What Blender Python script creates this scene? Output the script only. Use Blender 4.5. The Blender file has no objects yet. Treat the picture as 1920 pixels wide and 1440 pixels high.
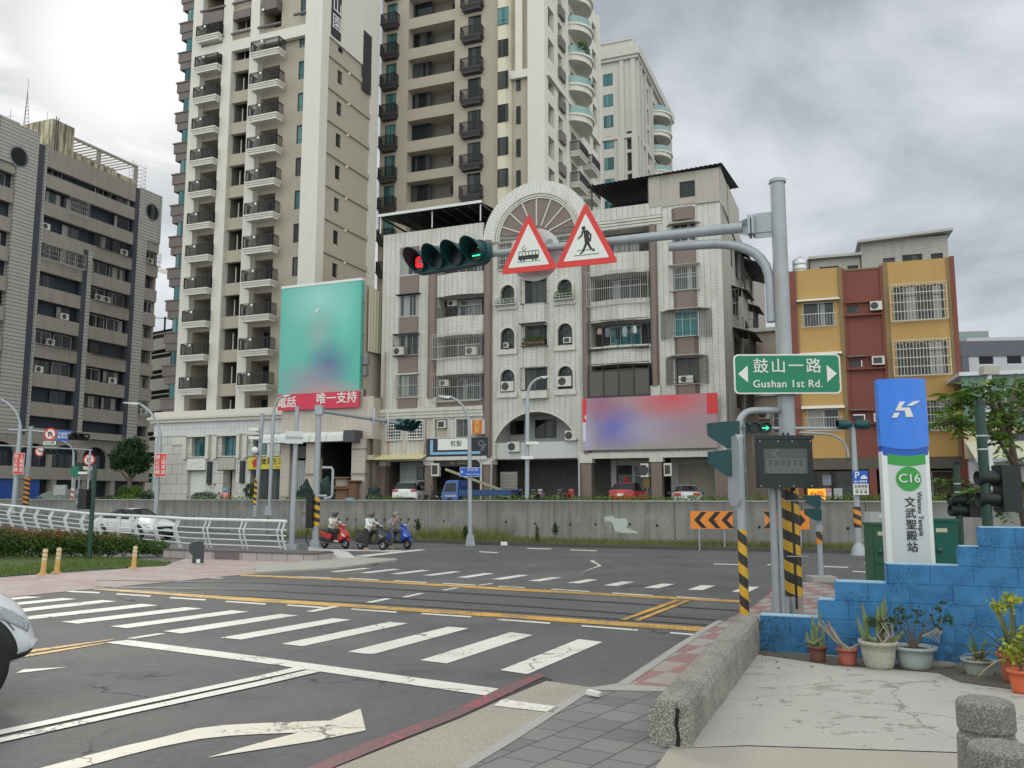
import bpy, math, random
from math import sin, cos, pi, radians, hypot, atan2, sqrt
from mathutils import Vector, Matrix
import numpy as np
SC = bpy.context.scene
COL = SC.collection
RND = random.Random(11)
# ------------------------------------------------------------ camera, sky, sun, exposure
F, CX, CY, CAMZ, YH = 1640., 960., 720., 1.6, 932.
PITCH = math.atan((YH-CY)/F)
cam = bpy.data.cameras.new('camera'); camo = bpy.data.objects.new('camera', cam); COL.objects.link(camo)
cam.sensor_width = 36; cam.lens = 36*F/1920; cam.clip_end = 3000; cam.clip_start = .05
camo.location = (0, 0, CAMZ); camo.rotation_euler = (pi/2+PITCH, 0, 0)
SC.camera = camo
SUN_EL, SUN_AZ = radians(26), radians(-25)          # azimuth from +Y, negative = left
SC.view_settings.view_transform = 'Standard'; SC.view_settings.look = 'None'
SC.view_settings.exposure = 0.35; SC.view_settings.gamma = 1
SC.cycles.use_denoising = True
SC.cycles.max_bounces = 6; SC.cycles.diffuse_bounces = 2; SC.cycles.glossy_bounces = 3; SC.cycles.transparent_max_bounces = 8
sun = bpy.data.lights.new('sun', 'SUN'); sun.energy = 1.3; sun.angle = radians(14); sun.color = (1, .95, .87)
suno = bpy.data.objects.new('sun', sun); COL.objects.link(suno)
SD = Vector((sin(SUN_AZ)*cos(SUN_EL), cos(SUN_AZ)*cos(SUN_EL), sin(SUN_EL)))
suno.rotation_euler = SD.to_track_quat('Z', 'Y').to_euler(); suno.location = SD*60

class NT:
    """small helper to wire shader nodes"""
    def __init__(s, nt): s.t = nt; s.n = nt.nodes; s.l = nt.links
    def node(s, kind, **kw):
        n = s.n.new(kind)
        for k, v in kw.items():
            if k in n.inputs: s.put(n.inputs[k], v)
            else: setattr(n, k, v)
        return n
    def put(s, sock, v):
        if isinstance(v, bpy.types.NodeSocket): s.l.new(v, sock)
        elif isinstance(v, tuple) and len(v) == 3 and sock.type == 'RGBA': sock.default_value = (*v, 1)
        else: sock.default_value = v
    def math(s, op, a, b=0., c=0., clamp=False):
        n = s.n.new('ShaderNodeMath'); n.operation = op; n.use_clamp = clamp
        for i, v in enumerate((a, b, c)): s.put(n.inputs[i], v)
        return n.outputs[0]
    def vmath(s, op, a, b=(0, 0, 0)):
        n = s.n.new('ShaderNodeVectorMath'); n.operation = op
        s.put(n.inputs[0], a); s.put(n.inputs[1], b)
        return n.outputs['Value'] if op in ('DOT_PRODUCT', 'LENGTH') else n.outputs[0]
    def mix(s, f, a, b, mode='MIX'):
        n = s.n.new('ShaderNodeMix'); n.data_type = 'RGBA'; n.blend_type = mode
        s.put(n.inputs[0], f); s.put(n.inputs[6], a); s.put(n.inputs[7], b)
        return n.outputs[2]
    def ramp(s, f, a, b, clamp=True):
        n = s.n.new('ShaderNodeMapRange'); n.clamp = clamp
        s.put(n.inputs[0], f); s.put(n.inputs[1], a); s.put(n.inputs[2], b)
        return n.outputs[0]
    def noise(s, vec, scale, detail=3, rough=.55, dist=0):
        n = s.node('ShaderNodeTexNoise', Vector=vec, Scale=scale, Detail=detail, Roughness=rough, Distortion=dist)
        return n.outputs[0]
    def scale(s, vec, sc, rot=(0, 0, 0), loc=(0, 0, 0)):
        n = s.n.new('ShaderNodeMapping'); s.put(n.inputs[0], vec)
        n.inputs['Scale'].default_value = sc; n.inputs['Rotation'].default_value = rot; n.inputs['Location'].default_value = loc
        return n.outputs[0]
    def sep(s, vec): return s.node('ShaderNodeSeparateXYZ', Vector=vec).outputs
    def comb(s, x, y, z=0.):
        n = s.n.new('ShaderNodeCombineXYZ')
        for i, v in enumerate((x, y, z)): s.put(n.inputs[i], v)
        return n.outputs[0]

W = bpy.data.worlds.new('World'); SC.world = W; W.use_nodes = True
w = NT(W.node_tree); w.n.clear()
out = w.node('ShaderNodeOutputWorld')
sky = w.node('ShaderNodeTexSky', sky_type='NISHITA', sun_disc=False)
sky.sun_elevation = SUN_EL; sky.sun_rotation = SUN_AZ; sky.dust_density = 3
b1 = w.node('ShaderNodeBackground', Color=sky.outputs[0], Strength=.1)
d = w.vmath('NORMALIZE', w.node('ShaderNodeTexCoord').outputs['Generated'])
dx, dy, dz = w.sep(d)
zz = w.math('ADD', w.math('MAXIMUM', dz, 0.), .22)
cv = w.comb(w.math('DIVIDE', dx, zz), w.math('DIVIDE', dy, zz), w.math('MULTIPLY', dz, 1.2))
n1 = w.noise(cv, 1.5, 7, .55, .5)
n2 = w.noise(w.scale(cv, (1, 1, 1), loc=(3.1, 5.2, 1)), .5, 4, .5)
n3 = w.noise(w.scale(cv, (1.6, .8, 1), loc=(7.1, 1.2, 4)), 1.6, 5, .5)
thick = w.math('ADD', w.math('MULTIPLY', n1, .42), w.math('ADD', w.math('MULTIPLY', n2, .40), w.math('MULTIPLY', n3, .18)))
t = w.ramp(thick, .43, .575)
ccol = w.mix(t, (.655, .70, .735), (.29, .33, .37))
lowz = w.math('POWER', w.math('SUBTRACT', 1., w.math('MAXIMUM', dz, 0.)), 5.)
ccol = w.mix(w.math('MULTIPLY', lowz, .55), ccol, (.57, .645, .70))
g = w.math('MAXIMUM', w.vmath('DOT_PRODUCT', d, (SD.x, SD.y, SD.z)), 0.)
gl = w.math('ADD', w.math('MULTIPLY', w.math('POWER', g, 150.), 1.1), w.math('MULTIPLY', w.math('POWER', g, 36.), .13))
gl = w.math('MULTIPLY', gl, w.math('SUBTRACT', 1.5, w.math('MULTIPLY', t, 1.05)))
lit = w.math('ADD', 1., w.math('MULTIPLY', w.ramp(dy, .25, -.6), 1.15))   # unseen sky behind the viewer, brightened to light the facades
ccol = w.mix(1., ccol, w.comb(w.math('MULTIPLY', lit, 1.03), lit, w.math('SUBTRACT', lit, w.math('MULTIPLY', w.ramp(dy, .25, -.6), .22))), 'MULTIPLY')
ccol = w.mix(1., ccol, w.mix(1., (1, .95, .86), w.comb(gl, gl, gl), 'MULTIPLY'), 'ADD')
b2 = w.node('ShaderNodeBackground', Color=ccol, Strength=1.)
ms = w.node('ShaderNodeMixShader'); ms.inputs[0].default_value = .99
w.l.new(b1.outputs[0], ms.inputs[1]); w.l.new(b2.outputs[0], ms.inputs[2]); w.l.new(ms.outputs[0], out.inputs[0])

# ------------------------------------------------------------ where pixels of the photograph lie in the place
def ray(px, py):
    a = (px-CX)/F; b = (CY-py)/F
    return (a, cos(PITCH)-b*sin(PITCH), sin(PITCH)+b*cos(PITCH))
def at(px, py, Y):
    r = ray(px, py); return Vector((r[0]/r[1]*Y, Y, CAMZ+r[2]/r[1]*Y))
def gz(x, y):
    z = -.0155*min(y, 40.)
    if x < -13 and y > 29:
        t = min(1, (y-29)/9); t = t*t*(3-2*t); z += (-13-max(x, -45))*.045*t
    return z
def gp(px, py, dz=0.):
    r = ray(px, py); z = -.3
    for i in range(40):
        Y = (CAMZ-z)/-r[2]*r[1]; x = r[0]/r[1]*Y; z = gz(x, Y)
    return Vector((x, Y, z+dz))

# ------------------------------------------------------------ mesh building
class MB:
    def __init__(s): s.v = []; s.f = []; s.m = []; s.M = None; s.sm = []
    def add(s, vs, fs, mi=0, smooth=False):
        o = len(s.v)
        if s.M is not None: vs = [s.M @ Vector(p) for p in vs]
        s.v.extend([tuple(p) for p in vs])
        for f in fs:
            s.f.append(tuple(i+o for i in f)); s.m.append(mi); s.sm.append(smooth)
        return s
    def box(s, x0, x1, y0, y1, z0, z1, mi=0):
        return s.add([(x0,y0,z0),(x1,y0,z0),(x1,y1,z0),(x0,y1,z0),(x0,y0,z1),(x1,y0,z1),(x1,y1,z1),(x0,y1,z1)],
              [(0,3,2,1),(4,5,6,7),(0,1,5,4),(1,2,6,5),(2,3,7,6),(3,0,4,7)], mi)
    def quad(s, a, b, c, d, mi=0): return s.add([a, b, c, d], [(0,1,2,3)], mi)
    def prism(s, poly, d0, d1, ax='y', mi=0, smooth=False):
        """2D polygon extruded along ax: ax y -> poly is (x,z); ax x -> (y,z); ax z -> (x,y)"""
        n = len(poly)
        P = {'y': lambda p, d: (p[0], d, p[1]), 'x': lambda p, d: (d, p[0], p[1]), 'z': lambda p, d: (p[0], p[1], d)}[ax]
        vs = [P(p, d0) for p in poly]+[P(p, d1) for p in poly]
        fs = [tuple(range(n)), tuple(range(2*n-1, n-1, -1))]
        s.add(vs, fs, mi); o = len(s.v)-2*n
        for i in range(n):
            j = (i+1) % n; s.f.append((o+i, o+n+i, o+n+j, o+j)); s.m.append(mi); s.sm.append(smooth)
        return s
    def cyl(s, p0, p1, r0, r1=None, n=12, caps=True, mi=0):
        p0 = Vector(p0); p1 = Vector(p1); r1 = r0 if r1 is None else r1
        return s.tube([p0, p1], [r0, r1], n, caps, mi)
    def tube(s, path, r, n=8, caps=True, mi=0):
        path = [Vector(p) for p in path]; k = len(path)
        rr = r if isinstance(r, (list, tuple)) else [r]*k
        prev = None; vs = []
        for i in range(k):
            t = (path[min(i+1, k-1)]-path[max(i-1, 0)]).normalized()
            if prev is None:
                a = Vector((0, 0, 1)) if abs(t.z) < .9 else Vector((1, 0, 0)); x = t.cross(a).normalized()
            else:
                x = (prev-t*prev.dot(t)).normalized()
            y = t.cross(x); prev = x
            vs += [path[i]+(x*cos(2*pi*j/n)+y*sin(2*pi*j/n))*rr[i] for j in range(n)]
        fs = [(i*n+j, i*n+(j+1) % n, (i+1)*n+(j+1) % n, (i+1)*n+j) for i in range(k-1) for j in range(n)]
        s.add(vs, fs, mi, True)
        if caps: s.add(vs[:n], [tuple(range(n-1, -1, -1))], mi); s.add(vs[-n:], [tuple(range(n))], mi)
        return s
    def lathe(s, prof, n=20, c=(0, 0, 0), mi=0, ax='z', smooth=True):
        vs = []
        for r, h in prof:
            for j in range(n):
                a = 2*pi*j/n; p = (r*cos(a), r*sin(a), h)
                if ax == 'y': p = (p[0], h, p[1])
                if ax == 'x': p = (h, p[0], p[1])
                vs.append((p[0]+c[0], p[1]+c[1], p[2]+c[2]))
        k = len(prof)
        return s.add(vs, [(i*n+j, i*n+(j+1) % n, (i+1)*n+(j+1) % n, (i+1)*n+j) for i in range(k-1) for j in range(n)], mi, smooth)
    def ell(s, c, r, n=12, m=8, mi=0):
        c = Vector(c); pr = []
        vs = [(c.x+r[0]*cos(2*pi*j/n)*sin(pi*i/m), c.y+r[1]*sin(2*pi*j/n)*sin(pi*i/m), c.z-r[2]*cos(pi*i/m)) for i in range(m+1) for j in range(n)]
        return s.add(vs, [(i*n+j, i*n+(j+1) % n, (i+1)*n+(j+1) % n, (i+1)*n+j) for i in range(m) for j in range(n)], mi, True)
    def mesh(s, name, mats):
        me = bpy.data.meshes.new(name); me.from_pydata(s.v, [], s.f)
        mats = mats if isinstance(mats, (list, tuple)) else [mats]
        for m in mats: me.materials.append(m)
        me.polygons.foreach_set('material_index', s.m); me.polygons.foreach_set('use_smooth', s.sm)
        me.update(); return me
    def build(s, name, mats, parent=None, loc=None):
        return link(name, s.mesh(name, mats), parent, loc)
def parts(mb, name, mats, parent):
    """every separate piece of mb as a part of its own"""
    n = len(mb.v); up = list(range(n))
    def find(i):
        while up[i] != i: up[i] = up[up[i]]; i = up[i]
        return i
    for f in mb.f:
        a = find(f[0])
        for q in f[1:]: up[find(q)] = a
    G = {}
    for k, f in enumerate(mb.f): G.setdefault(find(f[0]), []).append(k)
    for ks in G.values():
        o = MB(); mp = {}
        for k in ks:
            for q in mb.f[k]:
                if q not in mp: mp[q] = len(o.v); o.v.append(mb.v[q])
            o.f.append(tuple(mp[q] for q in mb.f[k])); o.m.append(mb.m[k]); o.sm.append(mb.sm[k])
        o.build(name, mats, parent)
def link(name, me, parent=None, loc=None, rot=None, scale=None):
    o = bpy.data.objects.new(name, me); COL.objects.link(o)
    if parent is not None: o.parent = parent
    if loc is not None: o.location = loc
    if rot is not None: o.rotation_euler = rot
    if scale is not None: o.scale = scale
    return o
def tag(o, label, cat, group=None, kind=None):
    o['label'] = label; o['category'] = cat
    if group: o['group'] = group
    if kind: o['kind'] = kind
    return o
def thing(name, label, cat, loc=(0, 0, 0), rz=0., group=None):
    o = bpy.data.objects.new(name, None); COL.objects.link(o); o.empty_display_size = .2
    o.location = loc; o.rotation_euler = (0, 0, rz)
    return tag(o, label, cat, group)
def struct(name, mb, mats, label=None):
    o = mb.build(name, mats); o['kind'] = 'structure'
    if label: o['label'] = label
    return o
def copytree(o, parent=None):
    c = o.copy(); COL.objects.link(c)
    if parent is not None: c.parent = parent
    for ch in o.children: copytree(ch, c)
    return c
_TX = {}
def text(s, h, mat, parent, loc, rot=(pi/2, 0, 0), name='lettering', bold=0., align='CENTER', depth=.003, sx=1., sp=1., ls=1.):
    """lettering as flat raised mesh, h = cap height of the em box"""
    k = (s, h, mat.name, bold, align, depth, sx, sp, ls)
    me = _TX.get(k)
    if me is None:
        cu = bpy.data.curves.new('t', 'FONT'); cu.body = s; cu.size = h; cu.extrude = depth
        cu.align_x = align; cu.align_y = 'CENTER'; cu.space_character = sp; cu.space_line = ls; cu.resolution_u = 3
        ob = bpy.data.objects.new('t', cu); me = bpy.data.meshes.new_from_object(ob)
        bpy.data.objects.remove(ob); bpy.data.curves.remove(cu)
        if bold > 0:
            vs = [v.co.copy() for v in me.vertices]; fs = [tuple(p.vertices) for p in me.polygons]; nv = []; nf = []
            for i, (ox, oy) in enumerate(((-1, -.6), (1, -.6), (-1, .6), (1, .6))):
                o_ = len(nv); nv += [v+Vector((ox*bold*h*.5, oy*bold*h*.5, i*.0007)) for v in vs]; nf += [tuple(q+o_ for q in f) for f in fs]
            bpy.data.meshes.remove(me); me = bpy.data.meshes.new(name); me.from_pydata(nv, [], nf)
        if sx != 1: me.transform(Matrix.Diagonal((sx, 1, 1, 1)))
        me.materials.clear(); me.materials.append(mat); me.name = name; _TX[k] = me
    return link(name, me, parent, loc, rot)

# ------------------------------------------------------------ materials
_M = {}
def newmat(name):
    m = bpy.data.materials.new(name); m.use_nodes = True; t = NT(m.node_tree); t.n.clear()
    o = t.node('ShaderNodeOutputMaterial'); b = t.node('ShaderNodeBsdfPrincipled'); t.l.new(b.outputs[0], o.inputs[0])
    _M[name] = m
    return m, t, b, o
def obj_co(t): return t.node('ShaderNodeTexCoord').outputs['Object']
def facade_co(t):
    tc = t.node('ShaderNodeTexCoord'); x, y, z = t.sep(tc.outputs['Object']); nx = t.sep(tc.outputs['Normal'])[0]
    s = t.math('GREATER_THAN', t.math('ABSOLUTE', nx), .7)
    h = t.math('ADD', t.math('MULTIPLY', x, t.math('SUBTRACT', 1., s)), t.math('MULTIPLY', y, s))
    return t.comb(h, z, 0.), tc.outputs['Object']
def bump(t, b, h, strength=.3, dist=.01):
    n = t.node('ShaderNodeBump', Height=h, Strength=strength, Distance=dist); t.l.new(n.outputs[0], b.inputs['Normal'])
def dark(c, k): return tuple(x*k for x in c[:3])
def mat(name, c=(.5, .5, .5), rough=.6, metal=0., var=.12, sc=4., bmp=0., coat=0., spec=.5, streak=0., grime=None, emit=None):
    if name in _M: return _M[name]
    m, t, b, o = newmat(name)
    co = obj_co(t)
    n = t.noise(co, sc, 4)
    col = t.mix(n, dark(c, 1-var), dark(c, 1+var))
    if streak:
        sn = t.noise(t.scale(co, (2.2, 2.2, .22)), 2.0, 5, .6)
        col = t.mix(t.math('MULTIPLY', t.ramp(sn, .5, .75), streak), col, grime or dark(c, .35))
    t.put(b.inputs['Base Color'], col)
    rn = t.math('ADD', rough-.08, t.math('MULTIPLY', t.noise(co, sc*2.3, 3), .16))
    t.put(b.inputs['Roughness'], rn); b.inputs['Metallic'].default_value = metal
    b.inputs['Specular IOR Level'].default_value = spec; b.inputs['Coat Weight'].default_value = coat
    if bmp: bump(t, b, t.noise(co, sc*6, 4), bmp, .008)
    if emit:
        t.put(b.inputs['Emission Color'], emit[0]); b.inputs['Emission Strength'].default_value = emit[1]
    return m
def tile_mat(name, c, joint, bw, bh, ms=.02, var=.08, rust=0., streak=.35, off=.5, rough=.45):
    m, t, b, o = newmat(name); uv, co = facade_co(t)
    br = t.node('ShaderNodeTexBrick', Vector=uv, Color1=dark(c, 1-var), Color2=dark(c, 1+var*.5), Mortar=joint, Scale=1.)
    br.offset = off; br.inputs['Brick Width'].default_value = bw; br.inputs['Row Height'].default_value = bh
    br.inputs['Mortar Size'].default_value = ms; br.inputs['Mortar Smooth'].default_value = .1
    col = br.outputs[0]
    big = t.noise(co, .35, 4); col = t.mix(t.ramp(big, .35, .75), col, dark(c, .8), 'MIX') if False else t.mix(t.math('MULTIPLY', t.ramp(big, .45, .8), .35), col, dark(c, .62))
    sn = t.noise(t.scale(uv, (1.6, .16, 1)), 1.6, 6, .65)
    col = t.mix(t.math('MULTIPLY', t.ramp(sn, .52, .78), streak), col, (.13, .12, .10))
    if rust:
        rn = t.noise(t.scale(uv, (1.1, .09, 1), loc=(5, 2, 0)), 1.3, 5, .6)
        col = t.mix(t.math('MULTIPLY', t.ramp(rn, .64, .74), rust), col, (.42, .20, .06))
    t.put(b.inputs['Base Color'], col); b.inputs['Roughness'].default_value = rough
    bump(t, b, br.outputs[1], -.4, .01)
    return m
def plaster_mat(name, c, var=.07, streak=.25, rough=.8, grime=(.10, .095, .085), fine=24., lines=0.):
    m, t, b, o = newmat(name); uv, co = facade_co(t)
    col = t.mix(t.noise(co, .5, 5), dark(c, 1-var), dark(c, 1+var))
    col = t.mix(t.math('MULTIPLY', t.noise(co, fine, 3), .12), col, dark(c, .7))
    sn = t.noise(t.scale(uv, (1.3, .13, 1)), 1.7, 6, .65)
    col = t.mix(t.math('MULTIPLY', t.ramp(sn, .5 if streak < .8 else .44, .8 if streak < .8 else .58), streak), col, grime)
    if lines:
        z = t.sep(uv)[1]; f = t.math('FRACT', t.math('DIVIDE', z, lines))
        col = t.mix(t.math('MULTIPLY', t.math('LESS_THAN', f, .06), .6), col, dark(c, .35))
    t.put(b.inputs['Base Color'], col); b.inputs['Roughness'].default_value = rough
    bump(t, b, t.noise(co, fine, 4), .15, .01)
    return m
def glass_mat(name, c, rough=.06, curtain=.0, cc=(.5, .5, .48)):
    """window glass over a dim room, optionally a pale curtain behind part of it"""
    m, t, b, o = newmat(name); co = obj_co(t)
    inf = t.node('ShaderNodeObjectInfo').outputs['Random']
    col = t.mix(inf, dark(c, .55), dark(c, 1.35))
    if curtain:
        x, y, z = t.sep(co)
        fold = t.math('MULTIPLY', t.math('SINE', t.math('MULTIPLY', x, 55.)), .12)
        side = t.math('GREATER_THAN', t.noise(t.comb(x, t.math('MULTIPLY', inf, 37.), 0.), 1.1, 0), .53)
        cu = t.mix(t.math('ADD', .5, fold), dark(cc, .6), dark(cc, 1.1))
        col = t.mix(t.math('MULTIPLY', side, curtain), col, cu)
    t.put(b.inputs['Base Color'], col); b.inputs['Roughness'].default_value = rough
    b.inputs['Specular IOR Level'].default_value = .35
    return m
def stripe_mat(name, c1, c2, pitch, twist=1.):
    m, t, b, o = newmat(name); x, y, z = t.sep(obj_co(t))
    a = t.math('DIVIDE', t.math('ARCTAN2', y, x), 2*pi)
    f = t.math('FRACT', t.math('ADD', t.math('DIVIDE', z, pitch), t.math('MULTIPLY', a, twist)))
    col = t.mix(t.math('GREATER_THAN', f, .5), c1, c2)
    col = t.mix(t.math('MULTIPLY', t.noise(obj_co(t), 14., 4), .25), col, (.2, .17, .12))
    t.put(b.inputs['Base Color'], col); b.inputs['Roughness'].default_value = .45
    return m
def leaf_mat(name, c1, c2, tip=None, tz=(0, 1)):
    m, t, b, o = newmat(name)
    g = t.node('ShaderNodeNewGeometry'); r = g.outputs['Random Per Island']
    col = t.mix(r, c1, c2)
    if tip:
        z = t.sep(obj_co(t))[2]
        k = t.math('MULTIPLY', t.ramp(t.math('ADD', z, t.math('MULTIPLY', t.math('SUBTRACT', t.noise(obj_co(t), 1.1, 3), .5), .35)), tz[0], tz[1]), t.ramp(t.noise(obj_co(t), .9, 3), .38, .6))
        col = t.mix(k, col, t.mix(r, dark(tip, .7), dark(tip, 1.2)))
    t.put(b.inputs['Base Color'], col); b.inputs['Roughness'].default_value = .55; b.inputs['Specular IOR Level'].default_value = .3
    tr = t.node('ShaderNodeBsdfTranslucent', Color=t.mix(1., col, (1.2, 1.3, .6), 'MULTIPLY'))
    mx = t.node('ShaderNodeMixShader'); mx.inputs[0].default_value = .22
    t.l.new(b.outputs[0], mx.inputs[1]); t.l.new(tr.outputs[0], mx.inputs[2]); t.l.new(mx.outputs[0], o.inputs[0])
    return m

# ------------------------------------------------------------ leaves
def leaves(mb, blobs, n, size, seed=1, flat=.0, shell=.55, aspect=.5, droop=0., mi=0):
    """n single leaves through the volume of ellipsoids (c, r, weight)"""
    rg = np.random.default_rng(seed)
    wts = np.array([b[1][0]*b[1][1]*b[1][2] for b in blobs])**.7; wts /= wts.sum()
    cnt = rg.multinomial(n, wts); allv = []
    for (c, r), k in zip(blobs, cnt):
        d = rg.normal(size=(k, 3)); d /= np.linalg.norm(d, axis=1)[:, None]
        q = (shell+(1-shell)*rg.random(k))[:, None]
        q *= (1+.18*np.sin(d[:, :1]*5+c[0]*3)*np.cos(d[:, 2:3]*6+c[1]))
        p = np.array(c)+d*q*np.array(r)
        nrm = d*np.array([1, 1, 1.])+rg.normal(size=(k, 3))*.7; nrm[:, 2] += flat; nrm /= np.linalg.norm(nrm, axis=1)[:, None]
        a = np.cross(nrm, rg.normal(size=(k, 3))); a /= np.linalg.norm(a, axis=1)[:, None]; b = np.cross(nrm, a)
        a[:, 2] -= droop; s = size*(.6+.8*rg.random(k))[:, None]
        allv.append(np.stack([p-a*s*.5, p+b*s*aspect*.5, p+a*s*.5, p-b*s*aspect*.5], 1))
    v = np.concatenate(allv).reshape(-1, 3); o = len(mb.v); k = len(v)//4
    if mb.M is not None: v = (np.array(mb.M.to_3x3())@v.T).T+np.array(mb.M.translation)
    mb.v.extend(map(tuple, v.tolist()))
    mb.f.extend([(o+4*i, o+4*i+1, o+4*i+2, o+4*i+3) for i in range(k)]); mb.m.extend([mi]*k); mb.sm.extend([False]*k)
    return mb
def blades(mb, pts, h, wdt, seed=1, lean=.35, mi=0):
    rg = random.Random(seed)
    for x, y, z in pts:
        a = rg.random()*2*pi; hh = h*(.5+rg.random()*.8); lx = cos(a)*hh*lean*rg.random(); ly = sin(a)*hh*lean*rg.random()
        b = rg.random()*pi; wx = cos(b)*wdt; wy = sin(b)*wdt
        mb.add([(x-wx, y-wy, z), (x+wx, y+wy, z), (x+wx*.5+lx*.5, y+wy*.5+ly*.5, z+hh*.6), (x+lx, y+ly, z+hh)], [(0, 1, 2, 3)], mi)
    return mb
# ============================================================ GROUND, ROADS, MARKINGS
LANE = Vector((.543, .84, 0)).normalized(); LANG = atan2(LANE.y, LANE.x)
U = Vector((.93, -.367, 0)); V = Vector((.367, .93, 0)); UANG = atan2(U.y, U.x)

def asphalt():
    m, t, b, o = newmat('asphalt'); co = obj_co(t)
    sp = t.noise(co, 90., 2, .7); md = t.noise(co, 9., 5, .6); lg = t.noise(co, .35, 4)
    col = t.mix(sp, (.062, .062, .065), (.150, .149, .147))
    col = t.mix(t.math('MULTIPLY', t.ramp(t.noise(co, 55., 1), .66, .74), .5), col, (.34, .33, .31))
    col = t.mix(t.math('MULTIPLY', t.ramp(md, .4, .75), .4), col, (.075, .074, .074))
    col = t.mix(t.math('MULTIPLY', t.ramp(lg, .48, .70), .6), col, (.175, .168, .158)); col = t.mix(t.math('MULTIPLY', t.ramp(t.noise(t.scale(co, (1, 1, 1), loc=(9, 3, 0)), .8, 5), .56, .66), .55), col, (.058, .058, .06))
    tr = t.noise(t.scale(co, (3.2, .35, 1), rot=(0, 0, pi/2-LANG)), 1., 4)      # wheel paths along the lane
    col = t.mix(t.math('MULTIPLY', t.ramp(tr, .55, .8), .35), col, (.06, .06, .062))
    nz = t.node('ShaderNodeTexNoise', Vector=co, Scale=2.2, Detail=5.)
    wv = t.vmath('ADD', co, t.vmath('MULTIPLY', nz.outputs['Color'], (.9, .9, 0)))
    vo = t.node('ShaderNodeTexVoronoi', Vector=t.scale(wv, (.42, .26, 1), rot=(0, 0, pi/2-LANG)), feature='DISTANCE_TO_EDGE', Scale=1.)
    crack = t.math('MULTIPLY', t.math('LESS_THAN', vo.outputs[0], .005), t.ramp(t.noise(co, .45, 3), .52, .60))
    col = t.mix(t.math('MULTIPLY', crack, .85), col, (.018, .018, .018))
    t.put(b.inputs['Base Color'], col); t.put(b.inputs['Roughness'], t.math('ADD', .68, t.math('MULTIPLY', md, .2)))
    bump(t, b, t.math('SUBTRACT', t.math('ADD', sp, t.math('MULTIPLY', md, .5)), crack), .45, .012)
    return m
ASPH = asphalt()
def paint(name, c, wear=.55):
    m, t, b, o = newmat(name); co = obj_co(t)
    n = t.noise(co, 26., 5, .65); lg = t.noise(co, 1.3, 4)
    f = t.math('MULTIPLY', t.ramp(t.math('ADD', n, t.math('MULTIPLY', lg, .55)), wear+.28, wear+.36), .8)
    col = t.mix(t.noise(co, 5., 4), dark(c, .84), dark(c, 1.04))
    col = t.mix(t.math('MULTIPLY', t.ramp(t.noise(t.scale(co, (1, 1, 1), rot=(0, 0, -LANG)), .9, 4), .5, .8), .3), col, dark(c, .6))
    nz = t.node('ShaderNodeTexNoise', Vector=co, Scale=2.4, Detail=5.)
    wv = t.vmath('ADD', co, t.vmath('MULTIPLY', nz.outputs['Color'], (.7, .7, 0)))
    vo = t.node('ShaderNodeTexVoronoi', Vector=wv, feature='DISTANCE_TO_EDGE', Scale=.8)
    ck = t.math('MULTIPLY', t.math('LESS_THAN', vo.outputs[0], .008), t.ramp(t.noise(co, .8, 2), .5, .52))
    col = t.mix(t.math('MAXIMUM', f, t.math('MULTIPLY', ck, .8)), col, (.09, .088, .085))
    t.put(b.inputs['Base Color'], col); b.inputs['Roughness'].default_value = .6
    return m
P_WHITE = paint('white_road_paint', (.80, .77, .70), .60); P_YEL = paint('yellow_road_paint', (.78, .43, .06), .48)
P_RED = paint('red_kerb_paint', (.50, .07, .10), .36); P_CREAM = paint('old_cream_paint', (.76, .70, .58), .60)

def axis(lims):
    o = []
    for a, b, n in lims: o += [a+(b-a)*i/n for i in range(n)]
    return o+[lims[-1][1]]
g = MB(); xs = axis([(-420, -60, 6), (-60, -45, 5), (-45, -10, 35), (-10, 60, 14), (60, 420, 6)]); ys = axis([(-40, 8, 4), (8, 28, 4), (28, 41, 26), (41, 120, 16), (120, 900, 8)])
g.add([(x, y, gz(x, y)) for y in ys for x in xs], [(j*len(xs)+i, j*len(xs)+i+1, (j+1)*len(xs)+i+1, (j+1)*len(xs)+i) for j in range(len(ys)-1) for i in range(len(xs)-1)])
struct('road', g, ASPH)

def gpoly(mb, pts, dz, mi=0):
    P = [gp(x, y, dz) for x, y in pts]; mb.add(P, [tuple(range(len(P)))], mi)
def band(mb, up, lo, dz, mi=0):
    a = [gp(x, y, dz) for x, y in up]; b = [gp(x, y, dz) for x, y in lo]
    for i in range(len(a)-1): mb.add([b[i], b[i+1], a[i+1], a[i]], [(0, 1, 2, 3)], mi)
# crosswalk, near
m = MB()
NEAR = [((938,1257.5),(989,1265),(1130,1204.5),(1085,1199)),((787.5,1238.7),(837.5,1245),(999,1191.5),(957,1186)),((651,1223),(697.5,1228),(879.5,1178.7),(840,1175.7)),
 ((527.5,1208),(567.5,1212.5),(765,1169.5),(730,1166.5)),((412.5,1196.5),(452.5,1200),(658.7,1162.5),(625,1159.8)),((306,1184),(340,1188.7),(559.5,1154.5),(526,1151.7)),
 ((207.5,1175),(237.5,1178.5),(467,1147.5),(435,1144.8)),((114,1166.5),(145,1170),(380,1141.7),(347.5,1139)),((30,1158.5),(58,1162),(296,1135.5),(266,1132.8)),
 ((-45,1151),(-15,1154.5),(219,1128),(191,1125.6)),((-110,1144),(-85,1147),(144.5,1123.7),(117.5,1121.7)),((-170,1138),(-150,1140.5),(77.5,1120.3),(50,1118.6))]
for q in NEAR: gpoly(m, q, .006)
struct('crosswalk_marking', m, P_WHITE)
m = MB()
nl = [(617.5,1072),(674,1074),(731,1076.2),(792,1079),(856,920+163),(920,1086.3),(990,1089.5),(1063,1093.3),(1131,1098),(1207,1102.3),(1289,1106),(1372,1110)]
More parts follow.
